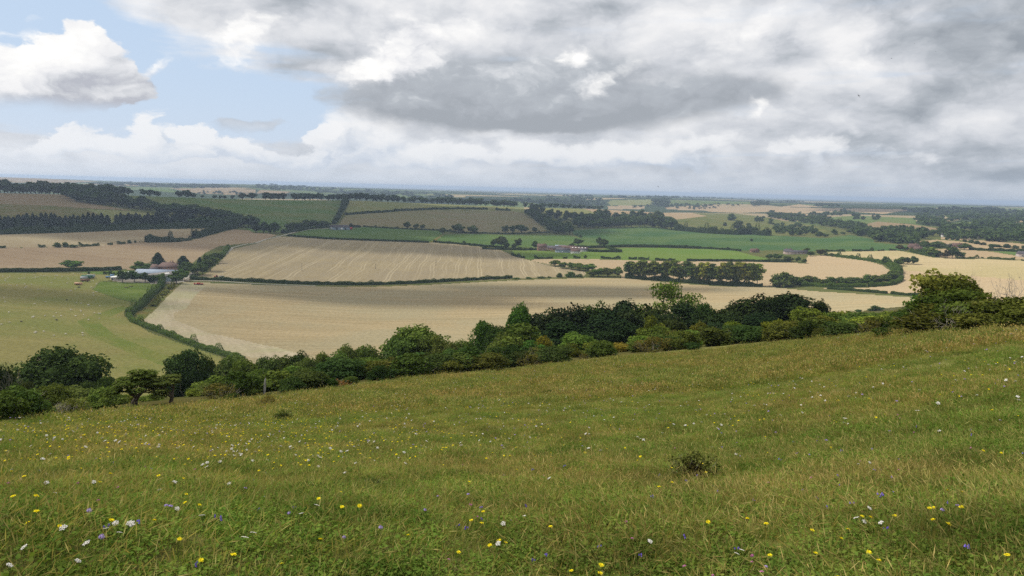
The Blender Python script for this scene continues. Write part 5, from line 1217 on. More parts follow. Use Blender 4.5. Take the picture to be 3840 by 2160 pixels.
def meadow_points(n, D0, D1, rg, power=1.0, az=40, dens=None):
    out = []
    while len(out) < n:
        m_ = n * 2
        D = (D0 ** (2 * power) + rg.random(m_) * (D1 ** (2 * power) - D0 ** (2 * power))) ** (1 / (2 * power)); a = rg.uniform(-R(az), R(az), m_)
        e = np.exp(np.interp(a, AZG, _kl[3])) * .98
        ok = D < e
        x, y = D * np.sin(a), D * np.cos(a)
        if dens is not None: ok &= rg.random(m_) < dens(x, y)
        out += list(zip(x[ok], y[ok]))
    P = np.array(out[:n]); return np.c_[P, ground(P[:, 0], P[:, 1])]

def scatter(name, label, pts, variants, smin, smax, rg, tilt=.12):
    """stuff nobody would count: instances on points"""
    me = bpy.data.meshes.new(name); me.vertices.add(len(pts)); me.vertices.foreach_set('co', np.asarray(pts, np.float32).ravel())
    n = len(pts)
    for an, ty, arr in (('rot', 'FLOAT_VECTOR', np.c_[rg.normal(size=(n, 2)) * tilt, rg.uniform(0, 6.28, n)]), ('scl', 'FLOAT', rg.uniform(smin, smax, n)), ('pick', 'INT', rg.integers(0, len(variants), n))):
        a_ = me.attributes.new(an, ty, 'POINT')
        a_.data.foreach_set('vector' if ty == 'FLOAT_VECTOR' else 'value', np.asarray(arr, np.int32 if ty == 'INT' else np.float32).ravel())
    o = obj(name, me); tag(o, label, None, None, 'stuff')
    ng = bpy.data.node_groups.new(name, 'GeometryNodeTree')
    ng.interface.new_socket('Geometry', in_out='INPUT', socket_type='NodeSocketGeometry'); ng.interface.new_socket('Geometry', in_out='OUTPUT', socket_type='NodeSocketGeometry')
    gi = ng.nodes.new('NodeGroupInput'); go = ng.nodes.new('NodeGroupOutput'); join = ng.nodes.new('GeometryNodeJoinGeometry')
    def na(nm, ty):
        nd = ng.nodes.new('GeometryNodeInputNamedAttribute'); nd.data_type = ty; nd.inputs[0].default_value = nm; return nd.outputs[0]
    m2p = ng.nodes.new('GeometryNodeMeshToPoints'); ng.links.new(gi.outputs[0], m2p.inputs[0])
    rot, scl, pick = na('rot', 'FLOAT_VECTOR'), na('scl', 'FLOAT'), na('pick', 'INT')
    for k, vm in enumerate(variants):
        src = bpy.data.objects.new(vm.name + '_source', vm)      # not linked to the scene: only the source of the copies
        oi = ng.nodes.new('GeometryNodeObjectInfo'); oi.inputs[0].default_value = src; oi.inputs[1].default_value = True
        cmp_ = ng.nodes.new('FunctionNodeCompare'); cmp_.data_type = 'INT'; cmp_.operation = 'EQUAL'
        ng.links.new(pick, cmp_.inputs[2]); cmp_.inputs[3].default_value = k
        iop = ng.nodes.new('GeometryNodeInstanceOnPoints')
        ng.links.new(m2p.outputs[0], iop.inputs['Points']); ng.links.new(cmp_.outputs[0], iop.inputs['Selection']); ng.links.new(oi.outputs['Geometry'], iop.inputs['Instance'])
        ng.links.new(rot, iop.inputs['Rotation']); ng.links.new(scl, iop.inputs['Scale']); ng.links.new(iop.outputs[0], join.inputs[0])
    ng.links.new(join.outputs[0], go.inputs[0])
    md = o.modifiers.new('scatter', 'NODES'); md.node_group = ng
    return o
rg = np.random.default_rng(21)
near_t = [tuft_mesh(rg, 95, .15, .025, .08, .0014, s_, .8) for s_ in (.05, .09, .15, .04, .2)] + [leafy_mesh(rg, 150, .15)] * 2
mid_t = [tuft_mesh(rg, 130, .28, .025, .08, .0026, s_, .8) for s_ in (.05, .10, .16, .08)] + [leafy_mesh(rg, 260, .28)]
far_t = [tuft_mesh(rg, 90, .55, .03, .11, .010, s_, .8) for s_ in (.08, .16, .24)]
scatter('meadow_grass', 'fine mixed grass of the near meadow with straw coloured seed heads', meadow_points(24000, 2.2, 17, rg, .8), near_t, .75, 1.25, rg)
scatter('meadow_grass', 'grass of the middle meadow, olive green and brown', meadow_points(19000, 11, 38, rg, .7), mid_t, .8, 1.4, rg)
scatter('meadow_grass', 'grass of the far meadow edge below the scrub', meadow_points(16000, 33, 160, rg, .6), far_t, .8, 1.4, rg)

tall_t = [tuft_mesh(rg, 24, .16, .07, .15, .0014, s_, .75) for s_ in (.55, .75, .35)]
scatter('tall_grass', 'longer straw coloured grass and seed heads in loose tussocks at the lower right', meadow_points(650, 2.4, 11, rg, .8, 40, lambda x, y: np.clip((np.arctan2(x, y) - .05) * 1.6, .06, 1) * (np.sin(x * 2.3 + np.sin(y * 1.7)) * np.sin(y * 2.1) > -.1)), tall_t, .7, 1.2, rg, .2)
scatter('tall_grass', 'thin brown seed stalks scattered over the middle meadow', meadow_points(1100, 8, 40, rg, .7, 38, lambda x, y: np.where(np.sin(x * .7 + np.sin(y * .5)) * np.sin(y * .6) > .1, .8, .1)), tall_t, .8, 1.4, rg, .2)
# flowers -------------------------------------------------------
M_YEL = foliage('yellow petals', (.78, .64, .015), (.88, .76, .04), .15, False)
M_WHT = foliage('white florets', (.66, .62, .58), (.80, .78, .74), .15, False)
M_PUR = foliage('lilac florets', (.36, .26, .62), (.55, .42, .75), .15, False)
M_VIO = foliage('violet bells', (.14, .10, .50), (.24, .16, .62), .15, False)
M_PNK = foliage('pink florets', (.42, .12, .30), (.58, .24, .42), .15, False)
M_STEM = foliage('flower stems', (.06, .09, .02), (.11, .12, .035), .15, False)
def head_daisy(rg, r=.019):
    Vs, Qs = [], []; n = 0
    for ring, (nn, rr, zz) in enumerate(((17, r, .004), (13, r * .68, .007), (8, r * .36, .009))):
        for k in range(nn):
            a = (k + rg.uniform(-.2, .2)) / nn * 6.283; c, s_ = math.cos(a), math.sin(a); t_ = np.array([-s_, c, 0]) * rr * .17; d = np.array([c, s_, 0])
            L = rr * rg.uniform(.85, 1.1)
            Vs += [d * .002, d * L * .5 - t_ + [0, 0, zz], d * L + [0, 0, zz + rg.uniform(-.003, .004)], d * L * .5 + t_ + [0, 0, zz]]; Qs.append([n, n + 1, n + 2, n + 3]); n += 4
    return np.array(Vs), [np.array(Qs)]
def head_umbel(rg, r=.025):
    Vs, Fs = [], []; n = 0; iv, fi = ICO1
    for k in range(26):
        rr = r * math.sqrt((k + .5) / 26); a = k * 2.39996 + rg.normal() * .1
        c = np.array([rr * math.cos(a), rr * math.sin(a), .012 - rr * rr * 5]); Vs.append(iv * np.array([.0046, .0046, .0022]) * rg.uniform(.7, 1.25) + c); Fs.append(fi + n); n += len(iv)
    return np.concatenate(Vs), [np.concatenate(Fs)]
def head_ball(rg, r=.016):
    d = _unit(rg.normal(size=(60, 3))); d[:, 2] = np.abs(d[:, 2]) * .8 - .1
    V, Q = leaf_quads(d * r * np.array([1.15, 1.15, .75]), _unit(d + rg.normal(size=d.shape) * .3), rg.uniform(.006, .010, 60), rg, 1.3)
    return V, [Q]
def head_bell(rg):
    mb = MB()
    for _ in range(3):
        o_ = rg.normal(size=3) * np.array([.012, .012, .008]); mb.tube([o_ + [0, 0, .012], o_ + [0, 0, .004], o_ - [0, 0, .006]], [.002, .006, .009], 6, False)
    return np.concatenate(mb.V), [np.concatenate(f) for f in mb.F.values()]
def stem_mb(rg, hgt, r=.0016, fork=False):
    mb = MB(); b = rg.normal(size=2) * .02
    mb.tube([(0, 0, -.02), (b[0], b[1], hgt * .55), (0, 0, hgt)], [r * 1.2, r, r * .8], 4, False)
    if fork:
        for k in range(7):
            a = k / 7 * 6.28; mb.tube([(0, 0, hgt - .03), (.016 * math.cos(a), .016 * math.sin(a), hgt + .006)], [r * .6, r * .5], 3, False)
    return mb
def flower_kind(headf, mat, hgt, rg, nvar, fork=False):
    out = []
    for k in range(nvar):
        hV, hF = headf(rg); h_ = hgt * rg.uniform(.8, 1.25); nq = sum(len(f) for f in hF)
        tl = np.array(Matrix.Rotation(rg.uniform(-.5, .5), 3, 'X') @ Matrix.Rotation(rg.uniform(-.5, .2), 3, 'Y'))
        hd = mesh('flower_head', hV @ tl.T + [0, 0, h_], hF, mat, False, {'tint': rg.random(nq)})
        mb = stem_mb(rg, h_, fork=fork); sF = [np.concatenate(f) for f in mb.F.values()]
        st = mesh('stem', np.concatenate(mb.V), sF, M_STEM, False, {'tint': rg.random(sum(len(f) for f in sF))})
        both = merge([(hV @ tl.T + [0, 0, h_], hF, rg.random(nq), 0), mbparts(mb)])
        one = mesh('flower', both[0], both[1], None, False, {'tint': both[2]}, [mat, M_STEM], both[3])
        out.append((hd, st, one, h_))
    return out
rg = np.random.default_rng(5)
FK = {'yellow': flower_kind(head_daisy, M_YEL, .15, rg, 5), 'white': flower_kind(head_umbel, M_WHT, .17, rg, 4, True), 'lilac': flower_kind(head_ball, M_PUR, .16, rg, 3), 'violet': flower_kind(head_bell, M_VIO, .13, rg, 3), 'pink': flower_kind(lambda r_: head_ball(r_, .013), M_PNK, .12, rg, 3)}
FNAME = {'yellow': ('hawkbit', 'yellow hawkbit'), 'white': ('wild_carrot', 'white wild carrot'), 'lilac': ('scabious', 'lilac scabious'), 'violet': ('harebell', 'violet blue harebell'), 'pink': ('clover', 'pink clover')}
FGROUP = {'yellow': 'yellow hawkbits in the meadow', 'white': 'white wild carrots in the meadow', 'lilac': 'lilac scabious in the meadow', 'violet': 'violet harebells in the meadow', 'pink': 'pink clovers in the meadow'}
def flower(col, P, label, sc=1., parts=True):
    hd, st, one, h_ = FK[col][int(rg.integers(len(FK[col])))]
    nm = FNAME[col][0]
    if parts:
        o = empty(nm, P); obj('flower_head', hd, o); obj('stem', st, o)
    else:
        o = obj(nm, one, None, P)
    o.rotation_euler = (0, 0, rg.uniform(0, 6.28)); o.scale = (sc, sc, sc)
    return tag(o, label, 'flower', FGROUP[col])
def flower_at(col, u, v, label, sc=1.):
    """head of the flower where the photograph has it"""
    for h_ in (.155,):
        D = np.exp(np.linspace(math.log(2.5), math.log(150), 3000)); d = ray(u, v); hd = math.hypot(d[0], d[1])
        x, y = D * d[0] / hd, D * d[1] / hd; g_ = ground(x, y) + h_ * sc; k = np.nonzero(g_ >= CAMZ + D * d[2] / hd)[0][0]
    return flower(col, (x[k], y[k], float(ground(x[k], y[k]))), label, sc)
TR = {'yellow': m1((1355, 918), (1762, 1075), (1517, 1085), (2418, 918), (1398, 645), (1505, 662), (1405, 582), (1198, 467), (1385, 462), (832, 432), (1395, 375), (752, 490), (183, 470), (272, 590), (98, 585), (275, 745), (210, 793), (840, 785), (2405, 607), (2570, 572), (2120, 157), (1548, 242), (2123, 1105), (1165, 776), (450, 822), (50, 388), (612, 390), (1207, 303), (1040, 267), (755, 320), (265, 228)) +
      m2((1120, 974), (1240, 955), (1190, 922), (885, 1048), (1070, 737), (980, 785), (1578, 852), (965, 490), (768, 378), (1285, 230), (2235, 330), (1962, 1105), (1953, 1168), (2492, 403), (2495, 487), (2397, 550), (1325, 396), (558, 300), (657, 97), (505, 187), (102, 122), (130, 130), (1158, 122), (1735, 1190), (5, 668), (137, 666), (503, 890), (1060, 793)) +
      m3((148, 348), (640, 286), (1118, 231), (490, 755), (628, 833), (192, 797), (1250, 852), (1352, 775), (1417, 750), (1602, 735), (1860, 718), (1897, 682), (2103, 684), (2112, 565), (2000, 553), (1890, 780), (2005, 812), (1408, 1006), (1477, 1112), (660, 1033), (978, 845), (1005, 1018), (2450, 1028), (1165, 1198), (2268, 260), (2405, 272), (1160, 40), (175, 437), (1197, 915), (625, 152)),
      'white': m1((1730, 512), (2275, 735), (2390, 720), (1987, 613), (872, 803), (978, 810), (1000, 838), (798, 848), (657, 962), (190, 1048), (585, 1100), (75, 1188), (480, 847), (900, 905), (420, 600), (1335, 702), (708, 535), (1318, 515), (1473, 473), (1727, 298), (1693, 325), (1567, 312), (2137, 272), (1530, 175), (90, 430), (350, 500), (800, 118), (910, 258), (1525, 803), (2362, 312), (1200, 578), (1910, 912), (1850, 922)) +
      m2((1187, 983), (1380, 755), (638, 247), (680, 253), (1157, 247), (515, 130), (430, 312), (10, 310), (28, 425), (887, 310), (1570, 500), (908, 20), (140, 68), (412, 77), (250, 352), (1912, 235), (2328, 942), (1222, 853), (773, 165)) +
      m3((445, 1010), (1405, 713), (1310, 790), (1368, 800), (1498, 826), (1325, 374), (1408, 376), (228, 238), (1247, 74), (408, 1045)),
      'lilac': m1((1853, 553), (2180, 745), (1287, 698), (1255, 698), (768, 930), (675, 732)) + m2((298, 855), (630, 732), (728, 618), (958, 608), (20, 940), (490, 215), (578, 213), (2123, 76)) + m3((1960, 722), (2072, 688), (625, 1158), (433, 313), (860, 288), (955, 305)),
      'violet': m1((1048, 782), (795, 797), (2217, 663), (1497, 1080), (1958, 682), (1665, 740), (1620, 732)) + m2((1948, 955), (1535, 1007), (2256, 1040), (1450, 1078), (1290, 762), (880, 804), (1058, 770), (1577, 218), (2405, 430)) + m3((1538, 817), (408, 972), (908, 552), (1085, 678), (1018, 598), (1278, 627), (1187, 500), (1455, 388), (1497, 390), (1635, 312), (2190, 505), (1997, 643), (265, 547), (232, 508), (540, 627), (1590, 570)),
      'pink': m2((812, 1077), (1028, 755), (2195, 920), (2150, 790)) + m3((525, 1048), (523, 1092), (597, 1168), (228, 1190), (12, 1128), (1745, 118), (1025, 158), (1630, 402), (1340, 333)) + m1((985, 445), (1097, 380), (587, 497), (740, 627))}
def place_words(u, v):
    hx = ['far left', 'left', 'left of centre', 'right of centre', 'right', 'far right'][min(5, int(u / 640))]
    vy = ['at the foot of the scrub', 'in the upper meadow', 'in the middle meadow', 'in the lower meadow', 'close to the bottom edge'][int(np.clip((v - 1500) / 133, 0, 4))]
    return hx, vy
for col, lst in TR.items():
    seen = {}
    for (u, v) in sorted(lst, key=lambda p_: (place_words(*p_), p_[0])):
        hx, vy = place_words(u, v); k = seen[(hx, vy)] = seen.get((hx, vy), -1) + 1
        sc = {'yellow': .86, 'white': .68, 'lilac': .65, 'violet': .6, 'pink': .65}[col] * (rng.uniform(.85, 1.15))
        flower_at(col, u, v, f'{FNAME[col][1]}, {ordinal(k)} from left {vy}, {hx}', sc)
def dens_left(x, y):
    a = np.arctan2(x, y); D = np.hypot(x, y)
    return np.clip(.10 + .9 * np.exp(-((a + .42) / .30) ** 2) * np.clip((D - 8) / 8, 0, 1) + .15 * (np.sin(x * .5) * np.sin(y * .4) > .2), 0, 1)
def rnd_flowers(col, n, D0, D1, dens, sc, label):
    pts = meadow_points(n, D0, D1, np.random.default_rng(n + len(col)), .6, 36, dens)
    for p in pts: flower(col, tuple(p), label, sc * rng.uniform(.85, 1.15), False)
rnd_flowers('yellow', 205, 9, 40, dens_left, 1.15, 'small yellow hawkbit among many scattered over the middle and far meadow')
rnd_flowers('white', 150, 10, 45, lambda x, y: dens_left(x, y) * .6 + .2, 1.0, 'small white wild carrot among many scattered over the middle and far meadow')
rnd_flowers('lilac', 90, 8, 40, lambda x, y: .6 * np.ones(len(x)), .8, 'small lilac scabious among many scattered over the meadow')
rnd_flowers('violet', 120, 4, 30, lambda x, y: .6 * np.ones(len(x)), .7, 'tiny violet harebell among many scattered through the grass')
rnd_flowers('pink', 60, 5, 30, lambda x, y: .6 * np.ones(len(x)), .75, 'tiny pink clover among many scattered through the grass')
rg = np.random.default_rng(77)
allv = lambda c: [f[2] for f in FK[c]]
scatter('meadow_flowers', 'countless tiny yellow flowers in the distant meadow', meadow_points(1700, 11, 60, rg, .7, 37, dens_left), allv('yellow'), .9, 1.4, rg)
scatter('meadow_flowers', 'countless tiny white flowers in the distant meadow', meadow_points(850, 12, 70, rg, .7, 37, lambda x, y: dens_left(x, y) * .5 + .25), allv('white'), .9, 1.3, rg)
scatter('meadow_flowers', 'countless tiny lilac flowers in the distant meadow', meadow_points(200, 14, 60, rg, .7), allv('lilac'), .9, 1.3, rg)
# ---------------------------------------------------------------- farms, machines, sheep, poles, birds
W_BRICK = plain('red brick', (.24, .14, .10), .9, .18, 1.2); R_TILE = plain('brown clay tiles', (.105, .062, .05), .85, .22, 1.5)
R_BLUE = plain('pale blue sheet roof', (.23, .27, .33), .8, .06, .4, 0, .1); R_GREY = plain('fibre cement roof', (.20, .185, .17), .9, .15, .6, 0, .08)
W_BLUE = plain('blue grey cladding', (.22, .28, .33), .7, .1, .5); W_WHITE = plain('white render', (.72, .71, .68), .8, .06, .7); W_STONE = plain('flint and stone wall', (.40, .31, .26), .9, .2, 1.)
GLASS = plain('dark window glass', (.03, .035, .04), .15, .1, 1, 0, .5); DOORM = plain('pale sheet door', (.52, .56, .60), .6, .08, .8)
SLATE = plain('purple grey slate', (.085, .078, .085), .9, .18, 1.2, 0, .08); CONC = plain('concrete blocks', (.46, .40, .36), .9, .12, 1.5)
RED = plain('red machine paint', (.42, .035, .03), .45, .15, 2); DARK = plain('black rubber', (.022, .022, .023), .8, .2, 4); STEEL = plain('rusty steel', (.16, .085, .05), .8, .3, 3)
GRN = plain('green sheet', (.04, .13, .075), .6, .12, 1.); GRYM = plain('galvanised sheet', (.30, .32, .34), .7, .12, 1.); TANK = plain('faded orange tank', (.42, .25, .16), .7, .15, 1.2); BLUM = plain('blue sheet', (.10, .20, .34), .6, .15, 1.5); WOODP = plain('dark pole wood', (.12, .10, .08), .9, .2, 3)

def px(sysf, x, y): return cast(*sysf((x, y))[0])
def gabled(name, label, P, yaw, L, W, he, hr, wm, rm, hip=0., windows=(), doors=(), chimneys=(), cat='building', overh=.4, panels=(), ext=None, group=None):
    """long axis along local x; windows/doors: (side, along, width, z0, z1), side 'f' (-y) 'b' (+y) 'l' (-x) 'r' (+x)"""
    o = empty(name, P, yaw); l, w_ = L / 2, W / 2
    mb = MB(); hx = hip * w_
    V = [(-l, -w_, -1.2), (l, -w_, -1.2), (l, w_, -1.2), (-l, w_, -1.2), (-l, -w_, he), (l, -w_, he), (l, w_, he), (-l, w_, he)]
    mb.add(V, [[0, 1, 5, 4], [1, 2, 6, 5], [2, 3, 7, 6], [3, 0, 4, 7]])
    if not hip: mb.add([(-l, -w_, he), (-l, w_, he), (-l, 0, hr), (l, -w_, he), (l, w_, he), (l, 0, hr)], [[0, 2, 1], [3, 4, 5]])
    mb.build('wall', wm, o)
    rb = MB(); k = overh; dz = (hr - he) / w_ * k; t_ = .16
    a = [(-l - k, -w_ - k, he - dz), (l + k, -w_ - k, he - dz), (l + k, w_ + k, he - dz), (-l - k, w_ + k, he - dz), (-l - k + hx + (k if hip else 0), 0, hr), (l + k - hx - (k if hip else 0), 0, hr)]
    up = [(x, y, z + t_) for x, y, z in a]
    rb.add(a + up, [[6, 7, 11, 10], [8, 9, 10, 11], [0, 4, 5, 1], [2, 5, 4, 3], [0, 1, 7, 6], [2, 3, 9, 8], [1, 2, 8, 7], [3, 0, 6, 9]], [[7, 8, 11], [9, 6, 10]])
    ro = rb.build('roof', rm, o)
    for (x, y, cw, ch) in chimneys:
        c = MB().box((x, y, hr + ch / 2 - .6), (cw, cw * .8, ch + 1.2)).box((x, y, hr + ch + .05), (cw * 1.15, cw * .95, .12)); cb = c.build('chimney', W_BRICK, ro)
        pp = MB(); [pp.cyl((x + dx, y, hr + ch + .1), (x + dx, y, hr + ch + .5), .14, 8) for dx in (-.25, .25)]; 
        pp.build('chimney_pot', STEEL, ro)
    for i, (x, y0, y1, wd) in enumerate(panels):           # pale roof lights on the front slope
        f0, f1 = y0, y1; z = lambda f: hr + t_ + .03 - (hr - he) * f
        ro2 = MB().add([(x - wd, -w_ * f0, z(f0)), (x + wd, -w_ * f0, z(f0)), (x + wd, -w_ * f1, z(f1)), (x - wd, -w_ * f1, z(f1))], [[3, 2, 1, 0]]).build('roof_light', W_WHITE, ro)
    def opening(nm, side, s_, wd, z0, z1, m_):
        d = .06; c = {'f': (s_, -w_ - d / 2, (z0 + z1) / 2), 'b': (s_, w_ + d / 2, (z0 + z1) / 2), 'l': (-l - d / 2, s_, (z0 + z1) / 2), 'r': (l + d / 2, s_, (z0 + z1) / 2)}[side]
        dm = (wd, d, z1 - z0) if side in 'fb' else (d, wd, z1 - z0)
        e = MB().box(c, dm).build(nm, m_, o)
        if nm == 'window':
            off = {'f': (0, -.05, 0), 'b': (0, .05, 0), 'l': (-.05, 0, 0), 'r': (.05, 0, 0)}[side]; c2_ = np.array(c) + off
            fr = MB(); 
            fr.box(c2_ + np.array([0, 0, -(z1 - z0) / 2]), (wd + .2, .09, .12) if side in 'fb' else (.09, wd + .2, .12))
            fr.box(c2_ + np.array([0, 0, 0.]), (.09, .07, z1 - z0 - .13) if side in 'fb' else (.07, .09, z1 - z0 - .13)); fr.build('frame', W_WHITE, e)
    for q_ in windows: opening('window', *q_, GLASS)
    for q_ in doors: opening('door', *q_[:5], q_[5] if len(q_) > 5 else DOORM)
    return tag(o, label, cat, group)

# --- main farm
Pf = px(fz, 1360, 415)
def wins(side, xs, z0, z1, wd=1.2): return [(side, x, wd, z0, z1) for x in xs]
gabled('farmhouse', 'long red brick farmhouse with brown hipped roof and two chimneys', Pf, R(4), 22, 9.5, 5.4, 9.6, W_BRICK, R_TILE, hip=1.,
       windows=wins('f', (-8.5, -5.2, -1.8, 1.8, 5.2, 8.5), 3.3, 4.6) + wins('f', (-8.5, -5.2, 1.8, 8.5), .8, 2.2), doors=[('f', -1.8, 1.1, 0, 2.1, W_WHITE)], chimneys=[(1.5, .6, 1.0, 1.5), (4.0, .6, 1.3, 1.8)])
gabled('cottage', 'lower brown roofed cottage joined to the left of the farmhouse', px(fz, 1075, 415), R(8), 9, 8, 3.6, 7.6, W_BRICK, R_TILE, hip=.5, windows=wins('f', (-2, 2), 1, 2.2))
gabled('long_barn', 'long barn with a pale blue sheet roof behind the grey barn', px(fz, 1130, 530), R(2), 40, 14, 4.5, 7.6, GRYM, R_BLUE, doors=[('l', 0, 4, 0, 3.6)], panels=())
gabled('grey_barn', 'wide grey roofed barn with blue grey walls facing the paddock', px(fz, 1230, 600), R(64), 24, 19, 5.0, 8.0, W_BLUE, R_GREY, doors=[('f', -6, 4, 0, 4.2), ('f', 2, 1.2, 0, 2.2), ('f', 5, 1.2, 0, 2.2), ('l', 0, 4.5, 0, 4.2)], panels=[(3, .25, .42, 2.5), (-5, .35, .5, .8)])
gabled('small_barn', 'small barn with a curved looking white roof left of the long barn', px(fz, 545, 560), R(70), 16, 10, 4.2, 6.8, W_WHITE, plain('white sheet roof', (.66, .66, .66), .5, .06, .6), doors=[('l', 0, 3.4, 0, 3.4)])
gabled('lean_to', 'low open shed with a pale roof at the left end of the farm', px(fz, 300, 590), R(62), 8, 5, 3.0, 3.9, CONC, W_WHITE, doors=[('l', 0, 3, 0, 2.4, GLASS)])  # closed box: dark panel stands in for the shade of the open side
gabled('outhouse', 'grey lean to roof between cottage and long barn', px(fz, 1010, 425), R(10), 12, 6, 2.8, 4.4, W_BRICK, SLATE)
for (x, yt, yb, ww, kd, tn, lb) in [(1145, 62, 310, 255, 'conifer_mid', (1.1, 1.2, .9), 'big pointed conifer behind the farmhouse'), (770, 240, 470, 290, 'oak_mid', (1.2, 1.35, .9), 'round green tree left of the farmhouse'), (1650, 118, 330, 260, 'conifer_mid', (.85, .95, .85), 'spreading cedar right of the farmhouse'),
        (1730, 245, 470, 270, 'oak_mid', (.95, 1.05, .9), 'round tree in front of the cedar'), (1930, 262, 500, 260, 'oak_mid', (1.0, 1.15, .85), 'dense round tree at the right of the farm lane'), (2040, 280, 480, 160, 'oak_mid', (.9, 1.0, .8), 'tree touching the dense round one'), (1985, 142, 330, 130, 'conifer_mid', (.9, 1., .8), 'narrow pointed tree in the farm belt'), (2190, 100, 410, 250, 'oak_mid', (1.25, 1.35, 1.1), 'tall pale green willow in the farm belt'), (2090, 200, 420, 170, 'oak_mid', (1., 1.1, .9), 'tree left of the tall pale willow'), (2290, 60, 250, 230, 'oak_mid', (.85, .9, .75), 'dark domed tree highest in the farm belt'), (2370, 120, 210, 100, 'oak_mid', (1.0, 1.1, .8), 'little tree at the top end of the farm belt'),
        (430, 420, 640, 200, 'oak_mid', (.85, 1.0, .85), 'first round tree in front of the farm barns'), (665, 420, 630, 210, 'oak_mid', (.8, .95, .8), 'second round tree in front of the farm barns'), (885, 452, 640, 200, 'oak_mid', (.75, .9, .8), 'third round tree in front of the farm barns'), (1185, 470, 640, 170, 'oak_mid', (1.3, 1.45, .7), 'yellow topped tree before the grey barn'), (1030, 500, 640, 130, 'shrub_mid', (.75, .9, .8), 'greyish shrub before the grey barn wall'), (1510, 420, 665, 260, 'oak_mid', (1.1, 1.2, .8), 'large round tree by the farm entrance'), (1620, 390, 600, 200, 'oak_mid', (1.2, 1.3, .8), 'tree behind the large round entrance tree'), (1205, 610, 760, 110, 'shrub_mid', (1.1, 1.3, 1.), 'bush at the top of the slanting hedge')]:
    u, v = fz((x, yb))[0]; tree_px('farm_tree', lb, 'tree', kd, u, v, (yb - yt) / 5.3667, ww / 5.3667 * 1.12, tn, 'trees round the farm')
u, v = gz((1447, 160))[0]; tree_px('hedge_tree', 'single round tree rising from the long dark hedge', 'tree', 'oak_mid', u, v, 30, 60, (1.45, 1.6, 1.3), 'single trees in the field margins')
for (x, y, hh, ww, lb) in [(1785, 255, 55, 50, 'first little sapling in the strip left of the farm'), (2115, 262, 60, 90, 'pale shrub in the strip left of the farm'), (2220, 268, 75, 75, 'dark round bush beside the first barn tree'), (2300, 272, 50, 50, 'small dark bush beside the first barn tree')]:
    u, v = gz((x, y))[0]; tree_px('garden_bush', lb, 'bush', 'shrub_mid', u, v, hh / 5.3667, ww / 5.3667, (1.2, 1.3, .9), 'bushes in the farm strip')
# --- machines
def unit(px_): return math.hypot(px_[0], px_[1]) / FS / 5.3667
def wheels(mbp, xs, ys, r, wd=.35):
    for x in xs:
        for y in ys: mbp.cyl((x, y - wd / 2, r), (x, y + wd / 2, r), r, 14)
def tractor(P, yaw):
    o = empty('tractor', P, yaw)
    MB().box((1.1, 0, 1.35), (2.0, .9, .8), taper=.9).box((.1, 0, .95), (3.6, .6, .4)).build('bonnet', RED, o)
    MB().box((-.55, 0, 2.0), (1.5, 1.5, 1.5), taper=.88).build('cab', GLASS, o)
    MB().box((-.55, 0, 2.82), (1.6, 1.5, .14)).build('cab_roof', RED, o)
    for x, r in ((-1.0, .95), (1.6, .62)):
        for y in (-1.0, 1.0):
            wl = MB(); wl.cyl((x, y - .25, r), (x, y + .25, r), r, 18); we = wl.build('wheel', DARK, o); MB().cyl((x, y * 1.01 + (.26 if y > 0 else -.26) - .02, r), (x, y * 1.01 + (.26 if y > 0 else -.26) + .02, r), r * .5, 14).build('rim', RED, we)
    MB().tube([(1.3, .3, 1.7), (1.3, .3, 2.7)], .05, 6).build('exhaust', DARK, o)
    return tag(o, 'red tractor with a dark cab working on the striped stubble', 'tractor')
P = px(fz, 2310, 545); tractor(P, R(200))
def cultivator(name, label, P, yaw, L, W, mat, big=1.):
    o = empty(name, P, yaw); fr = MB()
    for y in np.linspace(-W / 2, W / 2, 4): fr.box((0, y, .9 * big), (L, .15, .15))
    for x in np.linspace(-L / 2, L / 2, 5): fr.box((x, 0, .9 * big + .16), (.15, W, .14))
    fr.build('frame', mat, o)
    tn = MB()
    for x in np.linspace(-L / 2, L / 2, 9):
        for y in (-W / 3, 0, W / 3): tn.tube([(x, y, .85 * big), (x - .15, y, .45 * big), (x + .1, y, 0)], .05, 4)
    tn.build('tines', STEEL, o)
    hp = MB().box((0, 0, 1.45 * big), (L * .35, W * .5, .9 * big), taper=1.25); hp.build('hopper', mat, o)
    MB().tube([(-L / 2, 0, .5), (L / 2, 0, .5)], .38, 12).build('roller', DARK, o)
    MB().box((-L / 2 + .6, -W * .3, 1.4 * big), (1.1, .3, .9)).box((L / 2 - .6, -W * .3, 1.4 * big), (1.1, .3, .9)).build('folded_wing', mat, o)
    return tag(o, label, 'farm machine')
P = px(fz, 2370, 535); cultivator('mounted_implement', 'dark folded implement carried behind the tractor', P + np.array([2.6, 0, 0]), R(20), 5, 2, GRYM, .8)
P = px(fz, 1960, 690); cultivator('cultivator', 'bright red cultivator parked at the corner of the beige stubble', P, R(5), 8.5, 2.6, RED, 1.1)
o = empty('plough_frame', px(fz, 1730, 632), R(15))
for sx in (-2.4, 2.4):
    MB().box((sx, 0, 1.9), (.4, .5, 3.8)).box((sx + .3, 0, 1.2), (.9, .3, .3)).box((sx - .3, 0, 2.6), (.9, .3, .3)).build('upright', STEEL, o)
MB().box((0, 0, 1.0), (5.2, .35, .35)).box((0, .3, .5), (4.6, .25, .25)).build('beam', STEEL, o)
tag(o, 'rusty folded plough frame with two uprights by the lane hedge', 'farm machine')
